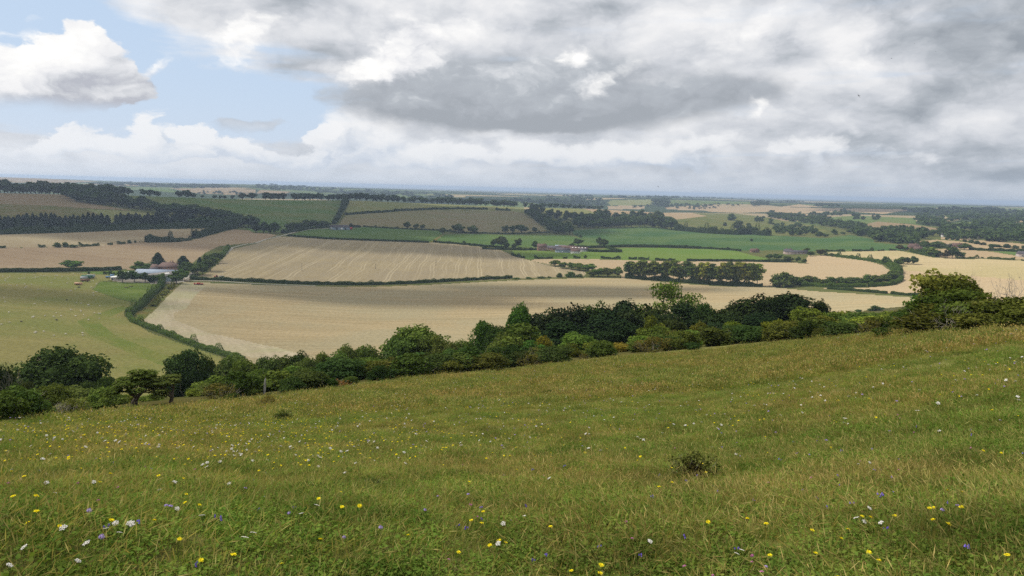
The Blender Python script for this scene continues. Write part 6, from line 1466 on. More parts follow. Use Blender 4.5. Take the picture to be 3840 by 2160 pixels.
def trailer(name, label, P, yaw, L, W, H, mat, z0=.9, open_=False):
    o = empty(name, P, yaw)
    if open_:
        b = MB().box((0, 0, z0), (L, W, .15))
        for s_ in (-1, 1): b.box((0, s_ * (W / 2 + .04), z0 + H / 2), (L + .16, .08, H)).box((s_ * (L / 2 + .04), 0, z0 + H / 2 + .01), (.08, W - .01, H))
    else: b = MB().box((0, 0, z0 + H / 2), (L, W, H)).box((0, 0, z0 + H + .04), (L + .12, W + .12, .08))
    for k in range(int(L / .9)): b.box((-L / 2 + .5 + k * .9, -W / 2 - .1, z0 + H / 2), (.08, .06, H - .05))
    b.build('body', mat, o)
    for x in (-L * .28, L * .28):
        for y in (-W / 2 + .2, W / 2 - .2): MB().cyl((x, y - .14, .42), (x, y + .14, .42), .42, 12).build('wheel', DARK, o)
    MB().tube([(L / 2, 0, .7), (L / 2 + 1.4, 0, .55)], .07, 6).build('drawbar', STEEL, o)
    return tag(o, label, 'trailer')
trailer('box_trailer', 'grey box trailer at the back of the pasture machinery row', px(gz, 1830, 342), R(10), 7, 2.5, 2.4, GRYM)
trailer('box_trailer', 'dark green box trailer in the pasture machinery row', px(gz, 1755, 352), R(10), 9, 2.6, 2.5, GRN)
trailer('box_trailer', 'small pale grey box trailer in the middle of the machinery row', px(gz, 1690, 372), R(8), 5.5, 2.4, 2.0, GRYM)
trailer('farm_trailer', 'rusty red open trailer left in the pasture', px(gz, 1715, 410), R(5), 7.5, 2.4, 1.5, STEEL, open_=True)
trailer('farm_trailer', 'blue open trailer beside the farm strip', px(gz, 2190, 342), R(5), 5.2, 2.2, 1.2, BLUM, open_=True)
trailer('box_trailer', 'little blue grey hut trailer behind the blue open trailer', px(gz, 2258, 318), R(8), 3.2, 2, 2, BLUM, .5)
P = px(gz, 1580, 480); o = empty('water_bowser', P, R(6))
MB().tube([(-3.2, 0, 1.55), (-3.0, 0, 1.55), (3.0, 0, 1.55), (3.2, 0, 1.55)], [.6, 1.0, 1.0, .6], 16).build('tank', TANK, o)
MB().box((0, 0, .6), (6.4, .9, .22)).build('chassis', STEEL, o)
for x in (-1.2, .6):
    for y in (-.95, .95): MB().cyl((x, y - .18, .48), (x, y + .18, .48), .48, 12).build('wheel', DARK, o)
MB().tube([(3.2, 0, .6), (4.6, 0, .5)], .08, 6).build('drawbar', STEEL, o)
tag(o, 'faded orange cylindrical tank trailer standing in the sheep pasture', 'tank trailer')
o = empty('tyre_heap', px(gz, 1572, 528), 0)
tagm = MB()
for k, (x, y, z) in enumerate([(0, 0, .2), (1.2, .2, .2), (.5, .9, .2), (.4, .2, .62), (1.0, .6, .62), (-.7, .5, .2)]):
    th = np.linspace(0, 2 * math.pi, 13); MB().tube(np.stack([x + .42 * np.cos(th), y + .42 * np.sin(th), np.full(13, z)], 1), .19, 8, False).build('tyre', DARK, o)
tag(o, 'low heap of black tyres in front of the orange tank', 'tyre heap')
for (x, y, lb) in [(500, 748, 'small dark harrow lying in the green paddock'), (590, 728, 'rusty roller lying in the green paddock')]:
    P = px(fz, x, y); o = empty('old_implement', P, R(15)); MB().box((0, 0, .45), (3.4, .2, .2)).box((0, 1, .45), (3.4, .2, .2)).box((1.2, .5, .5), (.2, 1.2, .2)).box((-1.2, .5, .5), (.2, 1.2, .2)).build('frame', STEEL, o)
    MB().tube([(-1.5, .5, .3), (1.5, .5, .3)], .3, 10).build('roller', DARK, o); tag(o, lb, 'farm machine')
# --- barn below the skyline
P = px(lambda *p: [(1180 + a[0] / 8.587, 800 + a[1] / 8.587) for a in p], 800, 520)
gabled('hill_barn', 'low grey roofed barn with white end doors under the hillside hedge', P, R(32), 34, 26, 5.0, 9.0, W_BLUE, SLATE, doors=[('l', 0, 7, 0, 4.6, W_WHITE), ('f', -10, 4, 0, 4, GLASS), ('f', 0, 4, 0, 4, W_WHITE), ('f', 8, 4, 0, 4, GLASS), ('l', -8, 5, 0, 1.6, CONC), ('l', 8, 5, 0, 1.6, CONC)])
P = px(lambda *p: [(1180 + a[0] / 8.587, 800 + a[1] / 8.587) for a in p], 1145, 522)
trailer('red_container', 'red box container with a white top right of the hill barn', P, R(20), 8, 5, 4.6, RED, .2)
# --- hamlet
hw = W_STONE
for (x, y, yaw, L, W, he, hr, wm, rm, lb, hp) in [(385, 372, 6, 15, 9, 7.2, 11, W_BRICK, R_TILE, 'tall brick house with two gables at the left of the hamlet', 0), (560, 352, -6, 26, 8, 3.4, 6.4, hw, SLATE, 'long low slate roofed barn behind the tall brick house', 0), (650, 360, -8, 20, 8, 3.2, 6.2, W_BRICK, SLATE, 'pinkish brick range in the middle of the hamlet', 0), (765, 335, -4, 18, 8, 3.2, 6., hw, R_BLUE, 'pale blue roofed shed at the back of the hamlet', 0),
        (820, 405, -30, 22, 16, 4.2, 6.8, W_BLUE, SLATE, 'blue grey barn at the front of the hamlet', 0), (950, 405, -6, 14, 9, 3.6, 6.5, W_WHITE, R_TILE, 'white walled house at the front of the hamlet', 0), (1060, 425, -10, 14, 9, 3.2, 6.2, W_WHITE, R_TILE, 'low white cottage with a brown roof below the hamlet', 0), (900, 350, -4, 30, 9, 3.4, 6.4, CONC, R_TILE, 'long brown roofed cattle shed in the hamlet', 0), (1130, 372, -4, 30, 9, 3.2, 6., CONC, R_TILE, 'brown roofed range with white roof lights at the right of the hamlet', 0), (1225, 392, -4, 12, 7, 2.8, 5.2, W_WHITE, SLATE, 'small white shed at the right end of the hamlet', 0)]:
    P = px(hz, x, y); o = gabled('hamlet_building', lb, P, R(yaw), L, W, he, hr, wm, rm, windows=wins('f', np.linspace(-L * .35, L * .35, 4), 1., 2.4) + (wins('f', np.linspace(-L * .35, L * .35, 4), 4.2, 5.6) if he > 6 else []), doors=[('f', L * .1, 1.4, 0, 2.2)], panels=[(q_, .3, .6, 1.0) for q_ in np.linspace(-L * .35, L * .35, 5)] if 'lights' in lb else (), chimneys=[(-L * .3, 0, 1., 1.4), (L * .3, 0, 1., 1.4)] if he > 6 else (), group='buildings of the hamlet')
# --- houses on the right
for (x, y, yaw, L, W, he, hr, wm, rm, lb, sysf) in [(350, 1165, 10, 16, 10, 5, 10, W_BRICK, R_TILE, 'red brick gabled house with brown roof in the right hand garden', kz), (440, 1180, -4, 12, 7, 3, 6.4, W_BRICK, R_TILE, 'lower red brick wing beside the gabled house', kz), (1060, 1130, 5, 11, 8, 3.4, 6.4, W_WHITE, SLATE, 'grey roofed cottage in the hedge trees', kz), (1225, 1130, -8, 14, 8, 4.5, 8.2, W_BRICK, R_TILE, 'brick cottage beside the wide round tree', kz),
        (1690, 935, -3, 36, 14, 5, 9, CONC, SLATE, 'big grey roofed barn among the far village trees', kz), (330, 895, -4, 26, 12, 4, 8, W_STONE, plain('white glinting roof', (.85, .86, .88), .35, .03, .5), 'white roofed barn standing out among the village trees', kz), (970, 900, 3, 10, 7, 3.5, 6.5, W_WHITE, SLATE, 'little white cottage among the village trees', kz), (2560, 1300, 0, 16, 9, 4, 7.5, CONC, SLATE, 'grey barn at the right edge beside the green wedge', kz)]:  # barn roof: near white base colour, fairly smooth
    P = px(sysf, x, y); gabled('house', lb, P, R(yaw), L, W, he, hr, wm, rm, windows=wins('f', (-L * .28, 0.2 * L), 1, 2.3), doors=[('f', -.02 * L, 1.2, 0, 2.1)], chimneys=[(L * .2, 0, .9, 1.3)] if 'brick' in lb else ())
for (x, y, yaw, L, W, he, hr, wm, rm, lb) in [(285, 840, -3, 34, 8, 3.4, 6.2, W_STONE, SLATE, 'long grey roofed terrace beyond the copse'), (200, 838, 4, 12, 9, 4.5, 8.2, W_STONE, SLATE, 'grey gabled house at the left of the terrace')]:
    P = px(r4, x, y); gabled('terrace', lb, P, R(yaw), L, W, he, hr, wm, rm, windows=wins('f', np.linspace(-L * .4, L * .4, 6), 1, 2.4), chimneys=[(L * .3, 0, 1., 1.3), (-L * .2, 0, 1., 1.3)])
P = px(r3, 2440, 822); gabled('house', 'pinkish brick house hidden in the hedge right of the bright green field', P, R(5), 13, 8, 3, 6, W_BRICK, R_TILE, windows=wins('f', (-4, 0, 4), 1, 2.2), chimneys=[(3, 0, 1, 1.2)])
# white radome-like dot on the far ridge
u, v = r2((527, 153))[0]; P = cast(u, v + 1.5); o = empty('white_tank', P); MB().tube([(0, 0, 0), (0, 0, 14), (0, 0, 20), (0, 0, 24)], [10, 11, 8, 1], 14).build('tank', W_WHITE, o); MB().cyl((0, 0, -6), (0, 0, .1), 9, 12).build('base', CONC, o); tag(o, 'tiny bright white dome on the far wooded ridge', 'tank')
# --- poles in the striped field
for i, (x, yt, yb) in enumerate([(462, 936, 1010), (1203, 934, 990), (1810, 888, 952), (2285, 865, 918)]):
    P = px(r2, x, yb); H = (yb - yt) / 2.6833 / FS * math.hypot(P[0], P[1])
    o = empty('power_pole', P, R(10)); MB().tube([(0, 0, -.5), (0, 0, H)], [.22, .15], 8).build('pole', WOODP, o); MB().box((0, 0, H - .5), (1.9, .14, .16)).build('crossarm', WOODP, o)
    for sx in (-.8, 0, .8): MB().tube([(sx, 0, H - .42), (sx, 0, H - .15)], .07, 6).build('insulator', W_WHITE, o)
    tag(o, f'wooden power pole standing {ordinal(i)} from the left in the striped stubble', 'pole', 'power poles in the striped field')
# --- sheep
def sheep_mesh(dark=False):
    import bmesh
    mb = MB()
    mb.tube([(-.62, 0, .62), (-.5, 0, .68), (-.2, 0, .70), (.2, 0, .70), (.48, 0, .69), (.60, 0, .66)], [.12, .27, .33, .34, .27, .15], 10)
    mb.tube([(.50, 0, .74), (.68, 0, .80), (.80, 0, .72), (.96, 0, .56)], [.17, .13, .115, .06], 8)
    for sx in (-.42, .40):
        for sy in (-.14, .14): mb.tube([(sx, sy, .55), (sx + (.02 if sx < 0 else 0), sy, .30), (sx, sy, 0)], [.10, .05, .04], 6)
    for sy in (-1, 1): mb.tube([(.72, .08 * sy, .82), (.70, .22 * sy, .80)], [.05, .02], 5)
    mb.tube([(-.60, 0, .66), (-.70, 0, .45)], [.06, .03], 5)
    return mesh('sheep', np.concatenate(mb.V), [np.concatenate(f) for f in mb.F.values()], plain('sheep wool', (.52, .48, .40) if not dark else (.06, .05, .045), 1., .08, 6), True)
SH, SHB = sheep_mesh(), sheep_mesh(True)
SP = gz((60, 305), (195, 310), (165, 337), (108, 392), (105, 360), (690, 285), (830, 287), (885, 300), (920, 293), (1000, 305), (1107, 290), (1140, 288), (1160, 288), (1253, 312), (1480, 265), (380, 352), (447, 345), (492, 348), (665, 337), (715, 330), (772, 326), (1113, 347), (1370, 347), (1035, 435), (1353, 447), (1890, 322), (1940, 343), (1880, 402), (1940, 460), (1820, 532), (1848, 528), (182, 478), (220, 488), (340, 488), (500, 468), (535, 512), (508, 535), (632, 470), (775, 573), (1410, 593), (1440, 605), (1515, 567), (1882, 643), (1938, 622), (1882, 690), (80, 735), (100, 820), (700, 865), (920, 825), (1535, 838), (1632, 852), (1772, 882), (1790, 890), (2010, 908), (1430, 985), (1625, 1000), (1632, 1018), (180, 1037), (1137, 1048), (905, 1102), (1080, 1122), (1227, 1108), (1525, 1112), (1685, 1085), (1900, 1042), (1992, 1060), (2018, 1058), (680, 1125), (660, 1138), (195, 1238), (30, 1280), (1785, 1187), (2000, 1157), (720, 1437), (885, 1423), (705, 1450), (1090, 1505), (1325, 1472), (1660, 1455), (1665, 1500))
bands = {}
for p_ in sorted(SP, key=lambda a: (int((a[1] - 1020) / 30), a[0])):
    bands.setdefault(int((p_[1] - 1020) / 30), []).append(p_)
BN = ['highest', 'second highest', 'third', 'fourth', 'fifth', 'sixth', 'seventh', 'lowest but one', 'lowest']
for bi, key in enumerate(sorted(bands)):
    for i, (u, v) in enumerate(bands[key]):
        P = cast(u, v + 1); o = obj('sheep', SH, None, P); o.rotation_euler = (0, 0, rng.uniform(0, 6.28) if rng.random() < .3 else rng.choice([0, math.pi]) + rng.normal() * .4); s_ = rng.uniform(.75, 1.0); o.scale = (s_, s_, s_)
        tag(o, f'white sheep, {ordinal(i)} from the left in the {BN[min(bi, 8)]} band of the pasture flock', 'sheep', 'sheep grazing in the pasture')
for (x, y, lb) in [(1343, 788, 'dark sheep below the tank trailer'), (430, 1222, 'black sheep lying at the left of the lower pasture'), (1140, 1188, 'black sheep beside a white one in the lower pasture')]:
    u, v = gz((x, y))[0]; o = obj('sheep', SHB, None, cast(u, v + 1)); o.scale = (1, 1, 1); tag(o, lb, 'sheep', 'sheep grazing in the pasture')
# --- pasture fence of the paddock
def fence(label, path, n, hgt=1.2):
    P = np.array([cast(*p) for p in path]); t_ = np.concatenate([[0], np.cumsum(np.linalg.norm(np.diff(P[:, :2], axis=0), axis=1))]); s_ = np.linspace(0, t_[-1], n)
    x, y = np.interp(s_, t_, P[:, 0]), np.interp(s_, t_, P[:, 1]); z = ground(x, y); o = empty('wire_fence', (x[0], y[0], z[0]))
    for a, b, c in zip(x, y, z): MB().tube([(a - x[0], b - y[0], c - z[0] - .2), (a - x[0], b - y[0], c - z[0] + hgt)], .08, 6).build('post', WOODP, o)
    mb = MB()
    for h_ in (.4, .75, 1.1): mb.tube(np.stack([x - x[0], y - y[0], z - z[0] + h_], 1), .015, 4)
    mb.build('wire', GRYM, o); return tag(o, label, 'fence')
fence('post and wire fence along the left side of the paddock', r1((1010, 1118), (965, 1160), (930, 1200)), 9)
fence('post and wire fence between pasture and garden strip', r1((770, 1040), (950, 1046), (1150, 1052)), 20)
fence('rail fence on the grass bank in the gap before the hawthorn', s4((1000, 552), (1150, 548), (1290, 545)), 14)
# --- birds
BIRD = plain('dark feathers', (.03, .03, .035), .8, .1, 4)
def bird(u, v, D, label, span, roll_, yaw):
    d = ray(u, v); d = d / np.linalg.norm(d); mb = MB(); D, span = D * .6, span * .6
    mb.tube([(-.5, 0, 0), (-.25, 0, .0), (.1, 0, .02), (.32, 0, .0), (.42, 0, 0)], [.02, .07, .10, .06, .01], 6)
    V = []
    for s_ in (-1, 1): mb.add([(.16, .06 * s_, .03), (-.08, .06 * s_, .03), (.02, .5 * s_, .16), (.16, .45 * s_, .17), (-.22, 1.0 * s_, .02), (-.16, .99 * s_, .03)], [[0, 1, 2, 3], [3, 2, 4, 5]])
    mb.add([(-.42, .02, 0), (-.42, -.02, 0), (-.72, -.14, 0), (-.6, 0, 0), (-.72, .14, 0)], [[0, 1, 3], [1, 2, 3], [3, 4, 0]])
    o = mb.build('swallow', BIRD); o.location = d * D + np.array([0, 0, CAMZ]); o.scale = (span / 2,) * 3; o.rotation_euler = (roll_, .1, yaw)
    return tag(o, label, 'bird', 'swallows in the sky')
for (x, y, D, lb, sp, ro, yw) in [(3220, 359, 60, 'dark swallow banking steeply, largest of the birds', .36, .7, 2.2), (3343, 219, 75, 'dark swallow gliding high on the right', .34, .3, .6), (2468, 700, 75, 'dark swallow low over the far hills', .34, .5, .4), (2989, 675, 75, 'small swallow low above the right horizon', .26, .6, 1.), (3430, 164, 80, 'tiny bird highest on the right', .22, .2, .3), (2780, 600, 90, 'tiny bird in the pale cloud right of centre', .22, .3, 2.), (3112, 625, 90, 'tiny bird in the grey cloud above the horizon', .22, .3, 1.), (3290, 708, 90, 'tiny bird close to the hazy horizon', .24, .8, 1.4), (3508, 192, 90, 'tiny faint bird right of the gliding swallow', .2, .3, .8)]:
    bird(x, y, D, lb, sp, ro, yw)
# ---------------------------------------------------------------- light
SUN_EL, SUN_AZ = R(50), R(-72)      # azimuth from +y towards +x : sun high on the left, a little ahead
sd = Vector((math.cos(SUN_EL) * math.sin(SUN_AZ), math.cos(SUN_EL) * math.cos(SUN_AZ), math.sin(SUN_EL)))
sl = bpy.data.lights.new('sun', 'SUN'); sl.energy = 4.8; sl.angle = R(1.5); sl.color = (1, .95, .86)
so = bpy.data.objects.new('sun', sl); COL.objects.link(so)
so.rotation_euler = (-sd).to_track_quat('-Z', 'Y').to_euler()
w = bpy.data.worlds.new('World'); scene.world = w; w.use_nodes = True
nt = w.node_tree; nt.nodes.clear(); t = NT(nt)
sky = t.n('ShaderNodeTexSky', sky_type='NISHITA'); sky.sun_disc = False
sky.sun_elevation = SUN_EL; sky.sun_rotation = SUN_AZ; sky.dust_density = 1.5
SKYS = .085
dirv = t.n('ShaderNodeTexCoord').outputs['Generated']
sep = t.n('ShaderNodeSeparateXYZ'); nt.links.new(dirv, sep.inputs[0])
az_ = t.math('ARCTAN2', sep.outputs[0], sep.outputs[1]); el_ = t.math('ARCSINE', sep.outputs[2])
cmb = t.n('ShaderNodeCombineXYZ'); nt.links.new(az_, cmb.inputs[0]); nt.links.new(el_, cmb.inputs[1])
AE = cmb.outputs[0]
# clouds shrink towards the horizon: angular coordinates stretched by distance
hh_ = t.math('DIVIDE', 1., t.math('ADD', t.math('MAXIMUM', el_, 0.), .11))
c2 = t.n('ShaderNodeCombineXYZ'); nt.links.new(t.math('MULTIPLY', az_, hh_), c2.inputs[0]); nt.links.new(t.math('MULTIPLY', hh_, -.85), c2.inputs[1])
PL = c2.outputs[0]
def warped(vec):
    """ragged, billowing cloud edges: angular coordinates pushed about by fractal noise"""
    wn = t.n('ShaderNodeTexNoise'); t.inp(wn.inputs['Vector'], t.map(vec, scale=(10, 17, 1))); wn.inputs['Scale'].default_value = 1; wn.inputs['Detail'].default_value = 8; wn.inputs['Roughness'].default_value = .60
    sc_ = t.n('ShaderNodeSeparateColor'); nt.links.new(wn.outputs['Color'], sc_.inputs[0])
    cx_ = t.n('ShaderNodeCombineXYZ'); nt.links.new(sc_.outputs[0], cx_.inputs[0]); nt.links.new(sc_.outputs[1], cx_.inputs[1])
    o_ = t.vmath('MULTIPLY', t.vmath('SUBTRACT', cx_.outputs[0], (.5, .5, .5)), (.11, .058, 0))
    return t.vmath('ADD', vec, o_)
def puff(vec, sc, det=3.0):
    """cauliflower texture: rounded lumps with sharp creases"""
    vo = t.n('ShaderNodeTexVoronoi', feature='SMOOTH_F1', voronoi_dimensions='2D', normalize=True); t.inp(vo.inputs['Vector'], vec)
    vo.inputs['Scale'].default_value = sc; vo.inputs['Detail'].default_value = det; vo.inputs['Roughness'].default_value = .52; vo.inputs['Lacunarity'].default_value = 2.3; vo.inputs['Smoothness'].default_value = .35
    return t.math('SUBTRACT', 1., t.math('MULTIPLY', vo.outputs['Distance'], 2.0))
def blobs(lst, vec):
    """sum of soft elliptical patches: (u, v, half width, half height, tilt deg, weight) in photograph pixels"""
    acc = None
    for (u, v, ru, rv, rot, wt) in lst:
        d = ray(u, v); a0 = math.atan2(d[0], d[1]); e0 = math.atan2(d[2], math.hypot(d[0], d[1]))
        nd = t.n('ShaderNodeMapping', vector_type='TEXTURE'); t.inp(nd.inputs[0], vec)
        nd.inputs[1].default_value = (a0, e0, 0); nd.inputs[2].default_value = (0, 0, -(R(rot) + ROLL)); nd.inputs[3].default_value = (ru / FS, rv / FS, 1)
        g_ = t.math('POWER', .36788, t.vmath('DOT_PRODUCT', nd.outputs[0], nd.outputs[0]))
        acc = t.math('MULTIPLY', g_, wt) if acc is None else t.math('MULTIPLY_ADD', g_, wt, acc)
    return acc
AW = warped(AE)
SHIFT = (-.008, .013, 0)
AEs = t.vmath('ADD', AE, SHIFT); AWs = t.vmath('ADD', AW, SHIFT)
lump = puff(t.map(AW, scale=(1, 1.7, 1)), 14.); lump2 = puff(t.map(AWs, scale=(1, 1.7, 1)), 14.)
nA = t.noise(t.map(AE, scale=(7, 13, 1)), 1, 8, .58, .25)
nB = t.noise(t.map(AE, scale=(5.5, 11, 1)), 1, 5, .5, .35); nB2 = t.noise(t.map(t.vmath('ADD', AE, (-.016, .020, 0)), scale=(5.5, 11, 1)), 1, 5, .5, .35)
relB = t.math('SUBTRACT', nB, nB2)
relief = t.math('MULTIPLY_ADD', relB, .7, t.math('MULTIPLY', t.math('SUBTRACT', lump, lump2), .22))
nP = t.noise(PL, 1.3, 7, .52, .3)
nS = t.noise(t.map(PL, rot=(0, 0, R(-24)), scale=(.55, 1.4, 1)), 1.6, 7, .57, .3)     # streaks of the upper layer
# 1 clear sky, paler towards the horizon
clear = t.mix(1., sky.outputs[0], (SKYS, SKYS, SKYS), 'MULTIPLY')
clear = t.mix(.8, clear, (.56, .72, .94))
hz_ = t.math('POWER', 2.718, t.math('DIVIDE', t.math('MAXIMUM', el_, 0.), -.10))
clear = t.mix(t.math('MULTIPLY', hz_, .75), clear, (.68, .765, .89))
# 2 where the sky is open
opn = blobs([(40, 120, 330, 120, 0, 1.1), (400, 200, 230, 80, -20, .8), (720, 300, 330, 80, -16, 1.0), (960, 385, 320, 75, -12, 1.05), (560, 430, 520, 55, 0, 1.0), (1140, 445, 200, 50, -15, .7), (60, 430, 300, 60, 0, .5), (250, 20, 150, 60, -25, .6)], AW)
cov = t.math('SUBTRACT', 1.0, opn)
cov = t.math('ADD', cov, t.math('MULTIPLY', t.math('SUBTRACT', nS, .5), 1.9))
cov = t.math('ADD', cov, t.math('MULTIPLY', t.math('SUBTRACT', nA, .5), .5))
alphaU = t.ss(cov, .22, .90)
# 3 light and dark of the broad upper layer
soft = blobs([(930, 110, 330, 90, -20, .22), (1650, 90, 260, 80, -20, .18), (2900, 110, 330, 110, -10, .40), (3170, 260, 180, 80, -20, .30), (2640, 70, 200, 90, 0, .2), (520, 70, 420, 90, -18, .25), (3700, 470, 250, 40, 0, .12), (1050, 30, 190, 70, -20, -.55), (1150, 235, 260, 70, -25, -.22), (2050, 150, 260, 90, -25, -.18),
              (2960, 185, 120, 60, 10, -.5), (3640, 80, 330, 120, 12, -.55), (3330, 85, 110, 55, -15, -.42), (3600, 300, 240, 80, -8, -.38), (3450, 470, 520, 60, 3, -.22), (3600, 560, 460, 36, 3, -.40), (3620, 640, 560, 36, 3, -.40), (2950, 640, 700, 50, 2, -.18), (3200, 430, 300, 60, 0, .1)], AW)
s_ = t.math('ADD', t.math('ADD', soft, .10), t.math('MULTIPLY', relB, 2.2))
s_ = t.math('ADD', s_, t.math('MULTIPLY', t.math('SUBTRACT', nP, .5), .65))
s_ = t.math('ADD', s_, t.math('MULTIPLY', t.math('SUBTRACT', lump, .62), .55))
def shade(x, lo, hi, cols):
    ramp = t.n('ShaderNodeValToRGB'); nt.links.new(t.lin(x, lo, hi), ramp.inputs[0]); cr = ramp.color_ramp; cr.interpolation = 'LINEAR'
    n_ = len(cols); cr.elements[0].color = (*cols[0], 1); cr.elements[1].color = (*cols[-1], 1)
    for i_ in range(1, n_ - 1):
        e_ = cr.elements.new(i_ / (n_ - 1)); e_.color = (*cols[i_], 1)
    return ramp.outputs[0]
GREYS = [(.33, .365, .41), (.46, .495, .54), (.62, .645, .69), (.76, .775, .805), (.87, .872, .885), (.95, .945, .945)]
def emit(c):
    b_ = t.n('ShaderNodeBackground'); nt.links.new(c, b_.inputs[0]); b_.inputs[1].default_value = 1.0; return b_.outputs[0]
def over(f, below, c):
    m_ = t.n('ShaderNodeMixShader'); t.inp(m_.inputs[0], f); nt.links.new(below, m_.inputs[1]); nt.links.new(emit(c), m_.inputs[2]); return m_.outputs[0]
sh = over(alphaU, emit(clear), shade(s_, -.75, .62, GREYS))
# 4 haze band under the clouds: whiter on the left, blue grey on the right
azl = t.lin(az_, -.6, .6)
hzc = t.mix(azl, (.70, .765, .86), (.40, .475, .58))
def cumulus(lst, bases, base_soft, bow=0., k_f=.6, thr=(.40, .60), fade=1., dark_h=.05, lit=(-.5, .75), cols=GREYS, k_lump=.55, k_n=.9, base_dark=.7, vec=None):
    """one bank of cumulus: lumpy outline, sunlit upper left edges, shaded base. bases: (v of flat base)"""
    f = blobs(lst, vec or AW); f2 = blobs(lst, t.vmath('ADD', vec or AW, (-.020, .022, 0)))
    up = None
    for (u, v) in bases[:1]:
        d = ray(u, v); e0 = math.atan2(d[2], math.hypot(d[0], d[1])); up = t.math('ADD', t.math('SUBTRACT', el_, e0), t.math('MULTIPLY', t.math('SUBTRACT', nA, .5), .03))
    if bow: dz_ = t.math('SUBTRACT', az_, math.atan2(d[0], d[1])); up = t.math('SUBTRACT', up, t.math('MULTIPLY', t.math('MULTIPLY', dz_, dz_), bow))
    cut = t.ss(up, -base_soft, base_soft)
    dens_ = t.math('ADD', t.math('ADD', f, t.math('MULTIPLY', t.math('SUBTRACT', nA, .5), k_n)), t.math('MULTIPLY', t.math('SUBTRACT', lump, .5), k_lump))
    al = t.math('MULTIPLY', t.math('MULTIPLY', t.ss(dens_, *thr), cut), fade)
    L_ = t.math('MULTIPLY', t.math('SUBTRACT', f, f2), k_f)                       # facing the sun
    L_ = t.math('ADD', L_, t.math('MULTIPLY', relief, 2.6))
    L_ = t.math('ADD', L_, t.math('MULTIPLY', t.math('SUBTRACT', lump, .5), .5))
    L_ = t.math('SUBTRACT', L_, t.math('MULTIPLY', t.math('SUBTRACT', 1., t.ss(up, -.004, dark_h)), base_dark))
    return al, shade(L_, lit[0], lit[1], cols)
HAZY = [(.56, .63, .74), (.68, .735, .82), (.80, .83, .875), (.88, .89, .91), (.945, .945, .95)]
WHITE = [(.50, .52, .58), (.66, .68, .72), (.80, .81, .84), (.91, .91, .92), (.99, .985, .975), (1.06, 1.05, 1.03)]
DARKB = [(.38, .412, .455), (.43, .462, .508), (.47, .505, .55), (.60, .63, .67), (.78, .795, .82), (.94, .935, .93)]
# far bank along the horizon
al, cc = cumulus([(1380, 500, 230, 56, -14, .9), (1300, 440, 120, 40, -25, .55), (1460, 590, 320, 50, -6, .7), (1750, 585, 320, 46, -4, .8), (2150, 575, 320, 44, 0, .8), (2560, 550, 210, 50, -8, 1.0), (2450, 615, 400, 34, 0, .5), (3080, 540, 190, 46, -12, .8), (3330, 590, 330, 32, 0, .6), (1160, 600, 180, 40, 0, .6)], [(1900, 650)], .022, cols=HAZY, lit=(-.5, .5), base_dark=.35, fade=.9, k_f=.8, thr=(.30, 1.0), k_lump=.8, k_n=1.2)
sh = over(al, sh, cc)
al, cc = cumulus([(330, 500, 105, 58, 0, 1.), (215, 545, 90, 36, 0, .7), (575, 490, 72, 70, 0, 1.05), (470, 545, 70, 30, 0, .6), (735, 497, 66, 50, 0, 1.0), (870, 540, 130, 40, -14, 1.0), (1020, 590, 130, 32, -8, .8), (1190, 590, 120, 40, 0, .85), (1190, 505, 110, 40, -14, 1.0), (640, 570, 160, 36, 0, .7), (60, 570, 120, 28, 0, .5)], [(700, 625)], .02, cols=HAZY, lit=(-.45, .42), base_dark=.42, dark_h=.035, fade=.9, k_f=.75, thr=(.50, .74), k_lump=.9)
sh = over(al, sh, cc)
hzf = t.math('MULTIPLY', t.math('POWER', 2.718, t.math('DIVIDE', t.math('MAXIMUM', el_, 0.), -.034)), .92)
sh = over(hzf, sh, hzc)
# small grey cloud in the blue
al, cc = cumulus([(930, 455, 140, 30, -10, .7), (1000, 465, 90, 30, -4, .7), (830, 440, 70, 22, 0, .5)], [(930, 492)], .010, cols=[(.50, .55, .62), (.60, .645, .71), (.70, .74, .80)], thr=(.32, .72), fade=.85)
sh = over(al, sh, cc)
# the great dark based cloud in the middle and its bright upper edges
al, cc = cumulus([(1560, 320, 300, 105, -12, .8), (1800, 430, 420, 90, -6, 1.0), (2180, 400, 330, 110, 4, 1.0), (2240, 270, 190, 95, -20, .7), (2650, 360, 300, 100, -4, .85), (2480, 420, 300, 60, 4, .7), (2880, 420, 170, 60, 0, .6), (1950, 290, 330, 110, -8, .7), (1500, 240, 240, 70, -20, .4)], [(1930, 520)], .012, cols=DARKB, thr=(.28, .85), lit=(-.62, .95), base_dark=.62, k_lump=.35, k_f=.34, bow=.55, dark_h=.085)
sh = over(al, sh, cc)
# white scraps catching the sun above it
al, cc = cumulus([(1540, 160, 230, 72, -22, 1.15), (1420, 258, 130, 52, -14, 1.15), (1640, 230, 120, 40, -20, .5), (930, 165, 130, 46, -20, .75), (960, 90, 220, 46, -20, .6), (2750, 120, 260, 60, -20, .55), (3150, 250, 150, 50, -20, .5), (2150, 205, 66, 66, -35, .95), (2270, 300, 170, 56, -30, .8), (2830, 430, 50, 44, -30, .6), (590, 255, 100, 30, -30, .6), (60, 130, 130, 18, -12, .45), (120, 60, 60, 30, -50, .4), (300, 90, 90, 26, -40, .5), (2600, 250, 100, 30, -20, .2), (3420, 60, 120, 30, -20, .3), (430, 130, 60, 40, -20, .3)], [(1500, 560)], .02, cols=WHITE, thr=(.30, 1.0), lit=(-.6, .5), base_dark=0., k_n=1.5, k_f=.4)
sh = over(al, sh, cc)
